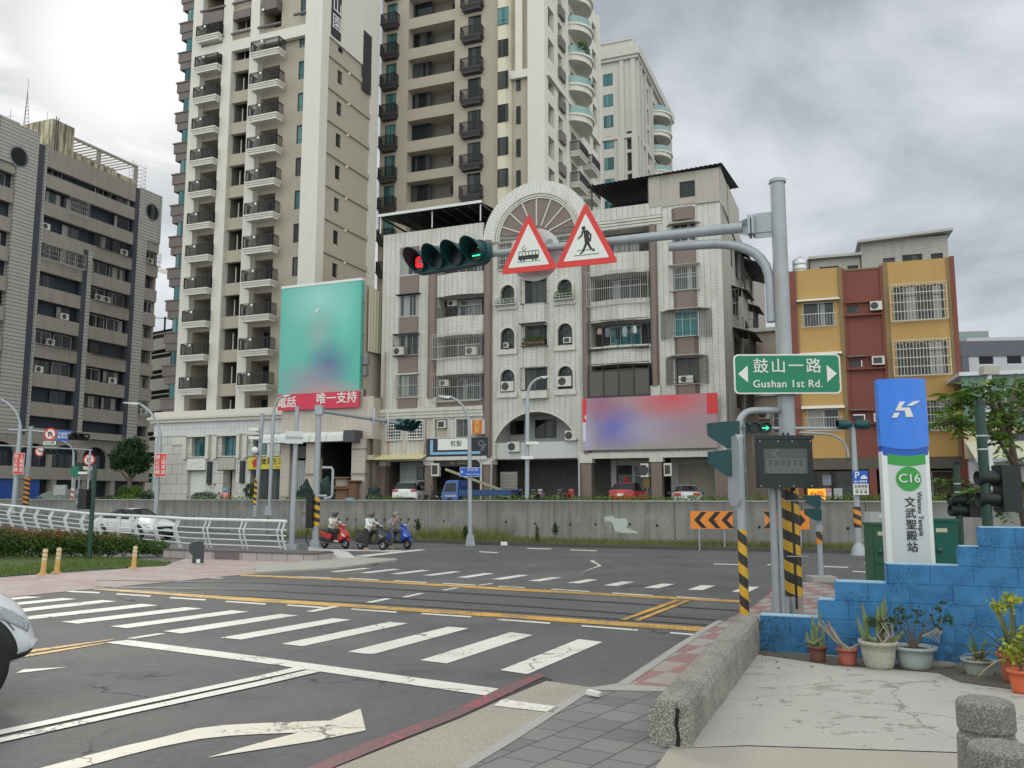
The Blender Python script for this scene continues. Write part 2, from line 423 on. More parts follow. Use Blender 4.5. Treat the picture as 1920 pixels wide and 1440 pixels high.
fr = [(696,1066.2),(751,1068),(806,1070),(866,1072.3),(927,1075.7),(992,1079),(1056,1083),(1122,1087.3),(1190,1091.5),(1266,1095.5),(1341,1098.5),(1424,1101)]
for (a, b), (c, d_) in zip(nl, fr): gpoly(m, [(a, b), (a+15+(a-600)*.02, b+1.0), (c, d_), (c-13-(c-700)*.02, d_-.9)], .006)
struct('crosswalk_marking', m, P_WHITE)
m = MB()
gpoly(m, [(197,1205.5),(240,1200.5),(480,1231),(943,1293.5),(968,1299),(913,1305.6),(480,1242.5)], .006)
struct('stop_line', m, P_WHITE)
m = MB()
band(m, [(-60,1385),(0,1371),(240,1320),(480,1270),(550,1253.5)], [(-60,1394),(0,1380),(240,1328.5),(480,1277),(574,1256)], .010)
band(m, [(-60,1400),(0,1386),(240,1333),(480,1280.5),(575,1258)], [(-60,1409),(0,1394.5),(240,1341),(480,1289),(600,1261)], .010)
for q in [[(573,1147),(588,1148),(637,1138),(622,1137)],[(685,1130),(697,1131),(735,1123),(722,1122)],[(752,1120),(762,1120.5),(797,1113),(786,1112.5)],[(827,1107),(836,1107.5),(862,1102.5),(853,1102)],[(894,1098),(902,1098.4),(927,1094.3),(919,1094)],[(238,1197.3),(252,1198.5),(311,1189),(297,1188)]]: gpoly(m, q, .006)
for a, b in [((128,1108),(188,1110.6)),((220,1113),(284,1117)),((320,1120),(387,1124)),((424,1127),(500,1132)),((540,1134),(612,1139)),((660,1141.5),(745,1147.3)),((792,1150),(885,1156)),((935,1161),(1033,1168)),((1092,1173),(1197,1181)),((1258,1186),(1350,1193.5))]:
    band(m, [a, b], [(a[0]-3, a[1]+2.2), (b[0]-3, b[1]+2.6)], .006)
for a, b in [((655,1084),(710,1087)),((740,1088.5),(800,1092)),((832,1093.5),(892,1097)),((935,1099),(985,1101.6)),((1035,1104.3),(1106,1109)),((1149,1111.5),(1225,1116.5)),((1270,1118.7),(1349,1123.8)),((340,1081),(420,1084)),((560,1081),(620,1083.5))]:
    band(m, [a, b], [(a[0]-2, a[1]+1.3), (b[0]-2, b[1]+1.4)], .006)
for a, b in [((990,1027.5),(1035,1029)),((1070,1030.5),(1120,1032.5)),((1340,1057),(1395,1058.5)),((1440,1058.5),(1470,1059.5)),((1545,1062),(1592,1063.5)),((1110,1052),(1122,1057)),((1600,1071),(1640,1073)),((900,1034),(935,1036))]:
    band(m, [a, b], [(a[0]-3, a[1]+1.4), (b[0]-3, b[1]+1.4)], .006)
gpoly(m, [(1085,1075),(1122,1061),(1112,1054),(1106,1051),(1112,1050.5),(1128,1061)], .006)
gpoly(m, [(665,1042.5),(685,1044),(800,1031.2),(785,1030.3)], .006)
gpoly(m, [(600,1029.7),(600,1032.2),(735,1034.5),(760,1032)], .006)
gpoly(m, [(1618,1056),(1640,1063),(1680,1063),(1680,1055)], .006)
struct('lane_lines', m, P_WHITE)
m = MB()
band(m, [(82,1440),(165,1418),(225,1402),(300,1385),(367,1367.5),(420,1361),(480,1357.5),(560,1354.5),(618,1352.5)], [(155,1440),(200,1428),(230,1419.5),(300,1402),(375,1387),(430,1381),(480,1378),(520,1376.5),(560,1375)], .006)
band(m, [(20,1456),(82,1440)], [(92,1456),(155,1440)], .006)
gpoly(m, [(560,1375),(618,1352.5),(676,1330),(686,1371)], .0062)
gpoly(m, [(389,1422),(480,1396),(560,1375),(686,1371),(590,1391),(480,1408)], .0064)
struct('turn_arrow_marking', m, P_CREAM)
m = MB(); gpoly(m, [(45,1256),(128,1251.5),(57,1260.5),(30,1263)], .006); struct('turn_arrow_marking', m, P_WHITE)
m = MB()
band(m, [(152,1101.3),(480,1122),(640,1132),(960,1152.5),(1110,1163),(1322,1177)], [(178,1106),(480,1129),(640,1138),(960,1159.5),(1110,1170.5),(1312,1184.5)], .006)
band(m, [(452,1077.3),(640,1084.8),(800,1094),(960,1103.3),(1410,1127.5)], [(450,1080),(640,1088.8),(800,1098),(960,1107.6),(1400,1131.3)], .006)
gpoly(m, [(1162,1163),(1172,1164),(1278,1126.5),(1266,1125)], .010); gpoly(m, [(1188,1164.5),(1199,1165),(1294,1127.5),(1283,1126.5)], .010)
band(m, [(-60,1236),(64,1218.5),(217,1198.3)], [(-60,1241),(64,1223),(207,1201.5)], .006); band(m, [(-60,1244.5),(64,1226),(200,1204.5)], [(-60,1249),(64,1230),(193,1208)], .006)
struct('yellow_lines', m, P_YEL)
m = MB(); band(m, [(560,1450),(700,1390),(835,1342),(940,1292),(1012,1265)], [(607,1450),(742,1394),(860,1347),(958,1301),(1022,1270)], .014); 
band(m, [(1438,1112),(1466,1087)], [(1446,1113.5),(1473,1088)], .006); gpoly(m, [(690,1057),(712,1050),(722,1051),(704,1060)], .02)
struct('red_kerb_line', m, P_RED)
# tram track: slab tint, grooved rails
STEEL = mat('rail_steel', (.045, .04, .038), .5, .0, .2, 20); CONC = None
m = MB()
slab = [(180,1094),(480,1099),(700,1110),(960,1126),(1200,1142),(1400,1156)]
for off in (-8.2, 9.5):
    up = [(p[0], p[1]+off*(1+(p[0]-960)*.0004)-.8) for p in slab]; lo = [(p[0], p[1]+off*(1+(p[0]-960)*.0004)+1.0) for p in slab]
    band(m, up, lo, .008)
up = [(180,1103.5),(480,1119.2),(960,1148),(1330,1173)]; band(m, [(p[0], p[1]-.7) for p in up], [(p[0], p[1]+.6) for p in up], .008)
struct('tram_rails', m, STEEL)
def pave(name, c1, c2, joint, bw, rh, ang, msz=.008, ofs=.5, mixc=None, sc2=1., dirt=.4):
    m, t, b, o = newmat(name); co = obj_co(t); uv = t.scale(co, (1, 1, 1), rot=(0, 0, -ang))
    br = t.node('ShaderNodeTexBrick', Vector=uv, Color1=c1, Color2=c2, Mortar=joint, Scale=1.); br.offset = ofs
    br.inputs['Brick Width'].default_value = bw; br.inputs['Row Height'].default_value = rh; br.inputs['Mortar Size'].default_value = msz; br.inputs['Bias'].default_value = 0
    col = t.mix(t.math('MULTIPLY', t.noise(co, 40., 3), .35), br.outputs[0], dark(c1, .55))
    col = t.mix(t.math('MULTIPLY', t.ramp(t.noise(co, 1.4, 5), .48, .75), dirt), col, (.30, .26, .20))
    t.put(b.inputs['Base Color'], col); b.inputs['Roughness'].default_value = .8; bump(t, b, br.outputs[1], -.5, .01)
    return m
GREYPAV = pave('grey_pavers', (.16, .163, .166), (.25, .248, .24), (.06, .06, .055), .32, .30, LANG, .008, .42, dirt=.2)
def rocky(name, c, c2, sc=60., pits=.3, crack=0., patch=0.):
    m, t, b, o = newmat(name); co = obj_co(t)
    col = t.mix(t.noise(co, 1.1, 5), dark(c, .8), dark(c, 1.12))
    col = t.mix(t.math('MULTIPLY', t.ramp(t.noise(co, sc, 2), .52, .62), pits), col, c2)
    h = t.noise(co, sc, 3)
    if crack:
        nz = t.node('ShaderNodeTexNoise', Vector=co, Scale=3., Detail=6.)
        wv = t.vmath('ADD', co, t.vmath('MULTIPLY', nz.outputs['Color'], (.5, .5, 0)))
        vo = t.node('ShaderNodeTexVoronoi', Vector=wv, feature='DISTANCE_TO_EDGE', Scale=.6)
        ck = t.math('MULTIPLY', t.math('MULTIPLY', t.math('LESS_THAN', vo.outputs[0], .0042), t.ramp(t.noise(co, 1.1, 3), .42, .5)), crack); col = t.mix(ck, col, (.07, .065, .055)); h = t.math('SUBTRACT', h, ck)
    if patch:
        pn = t.math('SUBTRACT', t.noise(t.scale(co, (1.2, 2.0, 1), rot=(0, 0, .25)), 3.2, 9, .68), t.math('MULTIPLY', t.ramp(t.noise(co, .9, 3), .60, .45), .09)); pf = t.math('MULTIPLY', t.ramp(pn, .56, .60), patch)
        edge = t.math('MULTIPLY', t.math('MULTIPLY', t.ramp(pn, .555, .57), t.ramp(pn, .60, .575)), .75)
        col = t.mix(pf, col, (.34, .31, .26)); col = t.mix(edge, col, (.12, .11, .09)); h = t.math('SUBTRACT', h, pf)
    t.put(b.inputs['Base Color'], col); b.inputs['Roughness'].default_value = .85; bump(t, b, h, .5, .01)
    return m
GUTTER = rocky('pebbled_concrete', (.40, .36, .30), (.16, .14, .12), 75, .55)
KERB = rocky('kerb_concrete', (.40, .39, .36), (.2, .19, .17), 50, .3)
PLAZA = rocky('cracked_concrete', (.45, .43, .39), (.36, .35, .32), 25, .25, .5, .7)
TANCON = rocky('tan_concrete', (.42, .385, .325), (.33, .29, .23), 60, .3)
ISLE = rocky('island_concrete', (.42, .40, .36), (.28, .26, .24), 30, .4)
# right pavement
m = MB(); gpoly(m, [(612,1450),(860,1351),(960,1306),(1025,1279),(1105,1291),(1108,1298),(960,1392),(868,1450)], .012)
struct('gutter', m, GUTTER)
m = MB(); band(m, [(607,1450),(740,1395),(858,1348),(957,1302),(1022,1271)], [(640,1450),(775,1395),(872,1350.5),(968,1306),(1036,1276)], .010); struct('asphalt_edge', m, mat('dark_tar', (.035, .034, .033), .85, 0, .3, 30, .4))
m = MB(); gpoly(m, [(942,1314.5),(1048,1329),(1036,1340),(926,1327)], .017); struct('gutter_marking', m, P_WHITE)
m = MB(); gpoly(m, [(868,1450),(960,1392),(1110,1297),(1250,1299),(1240,1322),(1255,1404),(1225,1450)], .013); struct('pavement', m, GREYPAV)
m = MB(); band(m, [(1095,1295),(950,1384),(845,1450)], [(1112,1297),(967,1392),(872,1450)], .017); gpoly(m, [(1095,1294),(1112,1297),(1262,1300),(1264,1292),(1157,1285)], .016); band(m, [(1157,1285),(1272,1209),(1320,1179),(1345,1165)], [(1176,1288),(1287,1211),(1333,1180),(1358,1166)], .016)
struct('kerb_strip', m, KERB)
def checker():
    m, t, b, o = newmat('red_grey_pavers'); co = obj_co(t); uv = t.scale(co, (1, 1, 1), rot=(0, 0, -LANG)); x, y, z = t.sep(uv)
    ch = t.node('ShaderNodeTexChecker', Vector=t.comb(t.math('DIVIDE', x, .6), t.math('DIVIDE', y, .3)), Color1=(.31, .165, .16), Color2=(.37, .345, .32), Scale=1.)
    fx = t.math('FRACT', t.math('DIVIDE', x, .3)); fy = t.math('FRACT', t.math('DIVIDE', y, .3))
    j = t.math('MAXIMUM', t.math('LESS_THAN', fx, .045), t.math('LESS_THAN', fy, .045))
    col = t.mix(t.math('MULTIPLY', t.noise(co, 30., 3), .3), ch.outputs[0], (.2, .17, .15)); col = t.mix(t.math('MULTIPLY', j, .75), col, (.13, .11, .10))
    col = t.mix(t.math('MULTIPLY', t.ramp(t.noise(co, .6, 4), .5, .7), .4), col, (.40, .25, .16))
    t.put(b.inputs['Base Color'], col); b.inputs['Roughness'].default_value = .8
    return m
CHK = checker()
PINKPAV = pave('pink_pavers', (.44, .30, .28), (.52, .45, .42), (.25, .2, .18), .6, .3, UANG, .012, .5, dirt=.3)
m = MB(); gpoly(m, [(1176,1288),(1287,1211),(1333,1180),(1352,1170),(1440,1172),(1440,1200),(1330,1250),(1262,1292)], .012); gpoly(m, [(1352,1170),(1366,1162),(1412,1138),(1470,1092),(1530,1092),(1560,1100),(1600,1160),(1500,1180)], .012); struct('tiled_pavement', m, CHK)
m = MB(); gpoly(m, [(1236,1408),(1270,1398),(1416,1224),(1450,1218),(2080,1290),(2100,1424),(1400,1401)], .013); struct('plaza', m, PLAZA)
m = MB(); gpoly(m, [(1195,1470),(1236,1408),(1400,1402.5),(2100,1425.5),(2100,1500),(1195,1500)], .012); struct('plaza', m, TANCON)
# left plaza, concrete island, lawn
m = MB(); gpoly(m, [(-80,1090),(60,1079),(200,1070),(310,1060),(350,1047),(580,1049),(600,1056),(530,1073),(450,1078.5),(345,1089),(215,1101),(120,1110),(-80,1131)], .008); struct('tiled_pavement', m, PINKPAV)
m = MB(); gpoly(m, [(330,1056),(600,1056),(480,1077.3),(450,1078.2)], .004)
m = MB(); P = [(480,1076.5),(640,1066.5),(700,1058),(745,1052),(742,1050),(690,1048),(640,1043),(575,1046),(560,1058),(480,1061)]
top = [gp(x, y, .05) for x, y in P]; bot = [gp(x, y, -.1) for x, y in P]; n = len(P)
m.add(top+bot, [tuple(range(n))]+[(i, n+i, n+(i+1) % n, (i+1) % n) for i in range(n)]); struct('traffic_island', m, ISLE)
m = MB(); P = [gp(618,1041,.05), gp(634,1049,.05), gp(668,1049,.05), gp(652,1043,.05)]; m.add([p+Vector((0,0,.0)) for p in P]+[P[0]+Vector((0,0,.15)), P[3]+Vector((0,0,.11))], [(0,1,2,3),(0,1,4),(1,2,5,4),(2,3,5),(0,4,5,3)]); struct('concrete_ramp', m, mat('pale_concrete', (.55,.54,.52), .85, 0, .1, 6))
GRASSBASE = mat('turf', (.055, .095, .022), .9, 0, .35, 9)
m = MB(); lawn = [(-120,1090),(0,1082),(90,1075),(200,1067),(310,1062),(322,1056),(250,1050),(0,1036),(-120,1036)]
gpoly(m, lawn, .016); struct('lawn', m, GRASSBASE)
from mathutils.geometry import intersect_point_line
def inside(p, poly):
    c = False; n = len(poly)
    for i in range(n):
        a = poly[i]; b = poly[i-1]
        if (a[1] > p[1]) != (b[1] > p[1]) and p[0] < (b[0]-a[0])*(p[1]-a[1])/(b[1]-a[1])+a[0]: c = not c
    return c
GRASS = leaf_mat('grass_blades', (.07, .13, .022), (.16, .21, .045)); DRYGRASS = leaf_mat('verge_grass', (.09, .12, .03), (.26, .24, .09))
m = MB(); pts = []
while len(pts) < 9000:
    p = (RND.uniform(-60, 325), RND.uniform(1036, 1090))
    if inside(p, lawn): pts.append(gp(*p, .015))
blades(m, pts, .09, .010, 3); o = m.build('grass', GRASS); tag(o, 'short green lawn in front of the clipped hedge', 'grass', kind='stuff')

# ============================================================ RETAINING WALL, TERRACE
WL = [(-46, 76), (-36, 66.5), (-28.5, 60.5), (-15.2, 52.2), (-11.6, 50.0), (-4.4, 46), (2, 41.9), (9.75, 37.4), (14, 35.0), (20, 32.0), (30, 27.0)]
ZT = 1.4
def conc_wall():
    m, t, b, o = newmat('retaining_concrete'); co = obj_co(t); x, y, z = t.sep(co)
    uv = t.comb(x, t.math('MULTIPLY', y, .35), z)
    col = t.mix(t.noise(uv, .55, 6, .6), (.155, .155, .15), (.40, .395, .375))
    s1 = t.noise(t.scale(co, (2.4, 2.4, .12)), 1.5, 6, .62)
    col = t.mix(t.math('MULTIPLY', t.ramp(s1, .47, .75), .75), col, (.10, .098, .09))
    top = t.math('MULTIPLY', t.ramp(t.math('ADD', z, t.math('MULTIPLY', t.noise(t.scale(co, (1.6, 1.6, .2)), 1.2, 5), 1.1)), 1.35, 1.95), .6)
    col = t.mix(top, col, (.11, .105, .095))
    col = t.mix(t.math('MULTIPLY', t.ramp(t.noise(co, .9, 5, .6), .6, .72), .45), col, (.50, .49, .46))
    col = t.mix(t.math('MULTIPLY', t.noise(co, 22., 4), .25), col, (.12, .12, .11))
    t.put(b.inputs['Base Color'], col); b.inputs['Roughness'].default_value = .88; bump(t, b, t.noise(co, 12., 5), .3, .02)
    return m
CW = conc_wall()
wall = thing('retaining_wall', 'long stained grey concrete retaining wall with weep holes below the upper street', 'wall')
m = MB(); j = MB(); hol = MB(); acc = 0
for (x0, y0), (x1, y1) in zip(WL[:-1], WL[1:]):
    d_ = Vector((x1-x0, y1-y0, 0)); L = d_.length; d_.normalize(); nrm = Vector((d_.y, -d_.x, 0)); k = max(1, round(L/3.2))
    for i in range(k):
        a = Vector((x0, y0, 0))+d_*(L*i/k+.012); b_ = Vector((x0, y0, 0))+d_*(L*(i+1)/k-.012); zz = ZT
        bk = -nrm*.45
        m.add([a+Vector((0,0,-1)), b_+Vector((0,0,-1)), b_+bk+Vector((0,0,-1)), a+bk+Vector((0,0,-1)), a+Vector((0,0,zz)), b_+Vector((0,0,zz)), b_+bk+Vector((0,0,zz)), a+bk+Vector((0,0,zz))],
              [(0,1,5,4),(1,2,6,5),(2,3,7,6),(3,0,4,7),(4,5,6,7)])
        j.add([a+Vector((0,0,-1))-nrm*.03-d_*.03, a+Vector((0,0,zz-.01))-nrm*.03-d_*.03, a+Vector((0,0,zz-.01))-nrm*.03+d_*.03, a+Vector((0,0,-1))-nrm*.03+d_*.03], [(0,1,2,3)])
        for q in (.28, .72):
            for hz in (.36, -.42):
                if hz < 0 and RND.random() < .3: continue
                c = a+(b_-a)*q+Vector((0,0,hz+RND.uniform(-.04,.04)))+nrm*.004
                hol.add([c+d_*(.06*cos(s*pi/5))+Vector((0,0,.06*sin(s*pi/5))) for s in range(10)], [tuple(range(10))])
m.build('wall_panel', CW, wall); j.build('joint', mat('wall_joint', (.05,.05,.05), .9), wall); hol.build('weep_hole', mat('weep_hole_dark', (.012,.012,.012), .95), wall)
cp = MB()
for (x0, y0), (x1, y1) in zip(WL[:-1], WL[1:]):
    d_ = Vector((x1-x0, y1-y0, 0)).normalized(); nrm = Vector((d_.y, -d_.x, 0)); a = Vector((x0, y0, ZT)); b_ = Vector((x1, y1, ZT))
    cp.add([a+nrm*.03, b_+nrm*.03, b_-nrm*.48, a-nrm*.48, a+nrm*.03+Vector((0,0,.05)), b_+nrm*.03+Vector((0,0,.05)), b_-nrm*.48+Vector((0,0,.05)), a-nrm*.48+Vector((0,0,.05))], [(0,1,5,4),(1,2,6,5),(2,3,7,6),(3,0,4,7),(4,5,6,7),(0,3,2,1)])
cp.build('coping', mat('coping_concrete', (.42,.41,.38), .85, 0, .2, 3, streak=.4), wall)
# pale paint patch on the wall
m = MB(); a0 = Vector((2, 41.9, 0)); d_ = (Vector((9.75, 37.4, 0))-a0).normalized(); nrm = Vector((d_.y, -d_.x, 0))
def wallpt(px, py, off=.006):
    r = Vector(ray(px, py)); tt = (a0+nrm*off).dot(nrm)/Vector((r.x, r.y, 0)).dot(nrm); return Vector((r.x*tt, r.y*tt, CAMZ+r.z*tt))
PT = [(1133,969),(1150,967),(1152,972),(1175,972),(1178,984),(1173,988),(1185,994),(1196,997),(1196,1000),(1165,999),(1153,996),(1149,983),(1146,978),(1136,977),(1135,983)]
m.add([wallpt(*p) for p in PT], [tuple(range(len(PT)))]); m.build('paint_patch', mat('pale_overpaint', (.50,.53,.52), .8, 0, .12, 14), wall)
m = MB(); tz = .9
tp = [(x, y+.3, tz) for x, y in WL]; n = len(tp)
m.add(tp+[(90, 27.3, tz), (90, 240, tz), (-160, 240, tz), (-160, 76.3, tz)], [tuple(range(n+4))]); struct('upper_road', m, mat('upper_asphalt', (.16,.155,.15), .85, 0, .15, 2))
# verge with kerb below the wall
VK = [(-13.2, 48.6), (-4.6, 43.6), (1.9, 39.7), (9.3, 35.6), (13.2, 33.3)]; VW = [(-12, 50), (-4.4, 45.9), (2, 41.8), (9.75, 37.3), (13.9, 34.9)]
m = MB(); k = MB(); pts = []
for i in range(4):
    a, b_, c, e = VK[i], VK[i+1], VW[i+1], VW[i]
    m.add([(a[0], a[1], gz(*a)+.13), (b_[0], b_[1], gz(*b_)+.13), (c[0], c[1], gz(*c)+.2), (e[0], e[1], gz(*e)+.2)], [(0,1,2,3)])
    d_ = Vector((b_[0]-a[0], b_[1]-a[1], 0)).normalized(); nn = Vector((d_.y, -d_.x, 0))
    A = Vector((a[0], a[1], gz(*a))); B = Vector((b_[0], b_[1], gz(*b_)))
    k.add([A+nn*.02-Vector((0,0,.1)), B+nn*.02-Vector((0,0,.1)), B+nn*.02+Vector((0,0,.15)), A+nn*.02+Vector((0,0,.15)), A-nn*.15+Vector((0,0,.15)), B-nn*.15+Vector((0,0,.15))], [(0,1,2,3),(3,2,5,4)])
    for q in range(int((Vector(b_)-Vector(a)).length*330)):
        s, tt = RND.random(), RND.random()**.6
        p = (Vector(a)*(1-s)+Vector(b_)*s)*(1-tt)+(Vector(e)*(1-s)+Vector(c)*s)*tt; tall = 1 if (tt > .75) else .55
        pts.append((p.x, p.y, gz(p.x, p.y)+.13))
struct('verge', m, mat('verge_soil', (.10,.10,.045), .95, 0, .4, 6)); struct('verge_kerb', k, mat('mossy_kerb', (.085,.085,.075), .9, 0, .3, 8))
m = MB(); blades(m, pts, .26, .012, 5, .5); o = m.build('grass', DRYGRASS); tag(o, 'rough grass strip growing along the foot of the retaining wall', 'grass', kind='stuff')
m = MB(); pts = []
for cx_, cy_, rr, k_ in [(-4.2, 44.9, 1.3, 420), (-7.6, 46.6, 1.6, 520), (-2.4, 43.7, 1.0, 380), (-10.5, 48.3, 1.3, 400), (-.9, 43.0, .8, 220)]:
    for q in range(k_): pts.append((cx_+RND.gauss(0, rr*.6), cy_+RND.gauss(0, .25), gz(cx_, cy_)+.12))
blades(m, pts, .62, .011, 8, .45); o = m.build('weeds', leaf_mat('tall_weeds', (.12,.17,.04), (.30,.30,.10))); tag(o, 'tall yellowish weeds along the wall behind the scooters', 'weeds', kind='stuff')
# ============================================================ STREET FURNITURE
GALV = mat('galvanised_steel', (.36, .39, .42), .5, .25, .12, 5, .05, streak=.25, grime=(.22,.19,.16))
GALVR = mat('rusty_galvanised_steel', (.36, .39, .42), .5, .15, .15, 3, .05, streak=1., grime=(.33,.19,.09))
BLACK = mat('black_plastic', (.014, .016, .017), .5, 0, .2, 6)
TEAL = mat('dark_teal_housing', (.012, .062, .068), .42, 0, .15, 6, spec=.4)
LENSOFF = mat('unlit_lens', (.006, .009, .009), .35, 0, .3, 30)
WHT = mat('white_sheet', (.76, .75, .72), .45, 0, .06, 3)
REDS = mat('sign_red', (.68, .035, .03), .4, 0, .06, 3)
BLKS = mat('sign_black', (.015, .015, .016), .45, 0, .1, 5)
BLUES = mat('sign_blue', (.012, .10, .52), .4, 0, .08, 3)
GREENS = mat('sign_green', (.0, .20, .105), .4, 0, .06, 3)
SILV = mat('sign_back_aluminium', (.60, .61, .63), .45, .15, .08, 4)
YB = stripe_mat('yellow_black_stripes', (.72, .40, .02), (.012, .012, .012), .30, 1.)
OB = stripe_mat('orange_black_stripes', (.78, .28, .03), (.015, .015, .015), .34, 1.)
RW = stripe_mat('red_white_stripes', (.6, .05, .04), (.7, .7, .68), .4, 1.)
A_L = -math.asin(.543); A_V = -math.asin(.367)
def emis(name, c, s): return mat(name, c, .4, 0, .05, 5, emit=(c, s))
def rrect(w, h, r, n=4):
    P = []
    for cx_, cz_, a0 in ((w/2-r, h/2-r, 0), (-w/2+r, h/2-r, pi/2), (-w/2+r, -h/2+r, pi), (w/2-r, -h/2+r, 3*pi/2)):
        P += [(cx_+r*cos(a0+pi/2*i/n), cz_+r*sin(a0+pi/2*i/n)) for i in range(n+1)]
    return P
def rtri(w, h, r=.05):
    P = []; pts = [(0, h*2/3), (-w/2, -h/3), (w/2, -h/3)]
    for i in range(3):
        p = Vector(pts[i]); a = (Vector(pts[i-1])-p).normalized(); b_ = (Vector(pts[(i+1) % 3])-p).normalized()
        for k in range(5):
            t = k/4; P.append(tuple(p+a*r*(1-t)**1.6*1.4+b_*r*t**1.6*1.4))
    return P
def plate(mb, poly, y0, y1, mi=0, off=(0, 0)): return mb.prism([(x+off[0], z+off[1]) for x, z in poly], y0, y1, 'y', mi)
def disc(r, n=28, c=(0, 0)): return [(c[0]+r*cos(2*pi*i/n), c[1]+r*sin(2*pi*i/n)) for i in range(n)]
def bez(a, b, c, n=8):
    a, b, c = Vector(a), Vector(b), Vector(c); return [a*(1-t)**2+b*2*t*(1-t)+c*t*t for t in [i/n for i in range(n+1)]]

def signal(label, loc, rz, lit, horizontal=True, pitch=.37, lens=.30, vis=.34, group=None, housing=TEAL, glyph=None, name='traffic_light'):
    """row (or column) of lensed aspects facing local -y; lit: list of None / 'red' / 'green'"""
    r = thing(name, label, 'traffic light', loc, rz, group); n = len(lit); m = MB()
    L = n*pitch
    if horizontal: plate(m, rrect(L, pitch*1.02, pitch*.42), 0, .16)
    else: plate(m, rrect(pitch*1.02, L, pitch*.2), 0, .16)
    m.build('housing', housing, r)
    for i, c in enumerate(lit):
        q = (i-(n-1)/2)*pitch; cx_, cz_ = (q, 0) if horizontal else (0, -q)
        v = MB(); R_ = lens*.56; k = 18; P = []
        for y in (0, -vis):
            for s in range(k+1):
                a = -pi/2+.0+2*pi*s/k; yy = y if y == 0 else -vis*(.55+.45*sin(a)) if True else y
                P += [(cx_+R_*cos(a), yy, cz_+R_*sin(a))]
        P2 = [(cx_+(p[0]-cx_)*.96, p[1], cz_+(p[2]-cz_)*.96) for p in P]
        fs = [(s, s+1, k+1+s+1, k+1+s) for s in range(k)]; v.add(P+P2, fs+[tuple(x+2*(k+1) for x in f[::-1]) for f in fs]+[(k+1+s, k+2+s, 3*(k+1)+s+1, 3*(k+1)+s) for s in range(k)], 0, False)
        v.build('visor', housing, r)
        l = MB(); plate(l, disc(lens*.5, 20, (cx_, cz_)), -.012, -.002)
        lo = l.build('lens', LENSOFF, r)
        if c:
            em = emis('lit_'+c, {'red': (1., .03, .04), 'green': (.02, .95, .42)}[c], 1.25)
            if glyph == 'arrow' and c == 'green':
                a = MB(); S = lens*.36; a.prism([(cx_-S, cz_-.02), (cx_+.01, cz_-.02), (cx_+.01, cz_-S*.6), (cx_+S, cz_), (cx_+.01, cz_+S*.6), (cx_+.01, cz_+.02), (cx_-S, cz_+.02)], -.02, -.013); a.build('lit_arrow', em, lo)
            elif glyph == 'bar' and c == 'green':
                a = MB()
                for q2 in range(6): plate(a, disc(.013, 8, (cx_-.08+q2*.032, cz_-.07)), -.022, -.013)
                plate(a, disc(.012, 8, (cx_+.07, cz_+.05)), -.022, -.013); plate(a, disc(.012, 8, (cx_+.045, cz_+.07)), -.022, -.013); a.build('lit_tram_symbol', em, lo)
            else:
                a = MB()
                for ix in range(-4, 5):
                    for iz in range(-4, 5):
                        if ix*ix+iz*iz <= 14: plate(a, disc(.0105, 6, (cx_+ix*.031, cz_+iz*.031)), -.022, -.013)
                a.build('lit_led_dots', em, lo)
    return r
# ---- main mast at right
MX = at(1490, 1150, 13.2); MB0 = Vector((MX.x, 13.2, gz(MX.x, 13.2))); ZA = at(1450, 419, 13.2).z; ZTOP = at(1462, 340, 13.2).z
mast = thing('signal_mast', 'tall galvanised signal mast with rust streaks and a long arm beside the blue wall', 'mast', MB0)
L0 = MB0; h = ZTOP-L0.z; za = ZA-L0.z
m = MB(); m.tube([(0,0,0),(0,0,h)], [.125, .112], 20); m.lathe([(.13, h-.03), (.13, h+.02), (.06, h+.05), (0, h+.05)], 20); m.build('pole', GALVR, mast)
ua = -U; ul = ua
m = MB(); m.tube([ul*.55+Vector((0,0,za)), ul*5.0+Vector((0,0,za+.02))], [.085, .06], 14); m.tube([ul*4.9+Vector((0,0,za+.02)), ul*6.3+Vector((0,0,za+.02))], .03, 8); m.build('arm', GALV, mast)
m = MB()
m.M = Matrix.Translation((0,0,za)) @ Matrix.Rotation(atan2(ul.y, ul.x), 4, 'Z')
m.box(.08,.42,-.03,.03,-.12,.12); m.box(.36,.40,-.15,.15,-.15,.15); m.box(.42,.46,-.15,.15,-.15,.15); m.prism([(.46,.0),(.46,.15),(.85,.0)],-.01,.01); m.prism([(.46,0),(.85,0),(.46,-.15)],-.01,.01); m.box(.08,.36,-.012,.012,-.2,.2)
m.prism([(.46,.0),(.46,.15),(.85,.0)],-.01,.01,'y'); m.M = None; m.build('arm_bracket', GALV, mast)
m = MB(); e = ul*.17
m.tube([e+Vector((0,0,za-1.55)), e+Vector((0,0,za-.95))]+bez(e+Vector((0,0,za-.95)), e+Vector((0,0,za-.3)), ul*1.0+Vector((0,0,za-.22)), 8)[1:]+[ul*1.72+Vector((0,0,za-.19))], .075, 12); m.build('curved_brace', GALV, mast)
m = MB(); m.tube([(.0,-.0,.36),(0,0,2.1)], .126, 20, False); m.build('striped_sleeve', YB, mast)
m = MB(); c0 = at(1472, 1150, 12.9)-L0; m.tube([(c0.x, -.22, 0), (c0.x, -.22, 2.15)], .035, 8); m.tube([(c0.x-.09, -.2, 0), (c0.x-.09, -.2, 2.0)], .055, 8)
for zq in (.95, 1.75): m.tube([(-.17,-.29,zq),(.14,-.29,zq)], .008, 6)
m.build('conduit', GALV, mast)
m = MB(); m.tube(bez((-.13,-.2,2.75),(-.1,-.3,2.5),(.03,-.16,2.35))+bez((.03,-.16,2.35),(.05,-.2,2.1),(-.04,-.22,1.95))[1:]+[(-.04,-.24,.2)], .018, 6); m.tube(bez((-.06,-.2,2.75),(0,-.3,2.5),(.06,-.16,2.3))+[(.0,-.2,1.9)], .018, 6); m.build('cable', BLACK, mast)
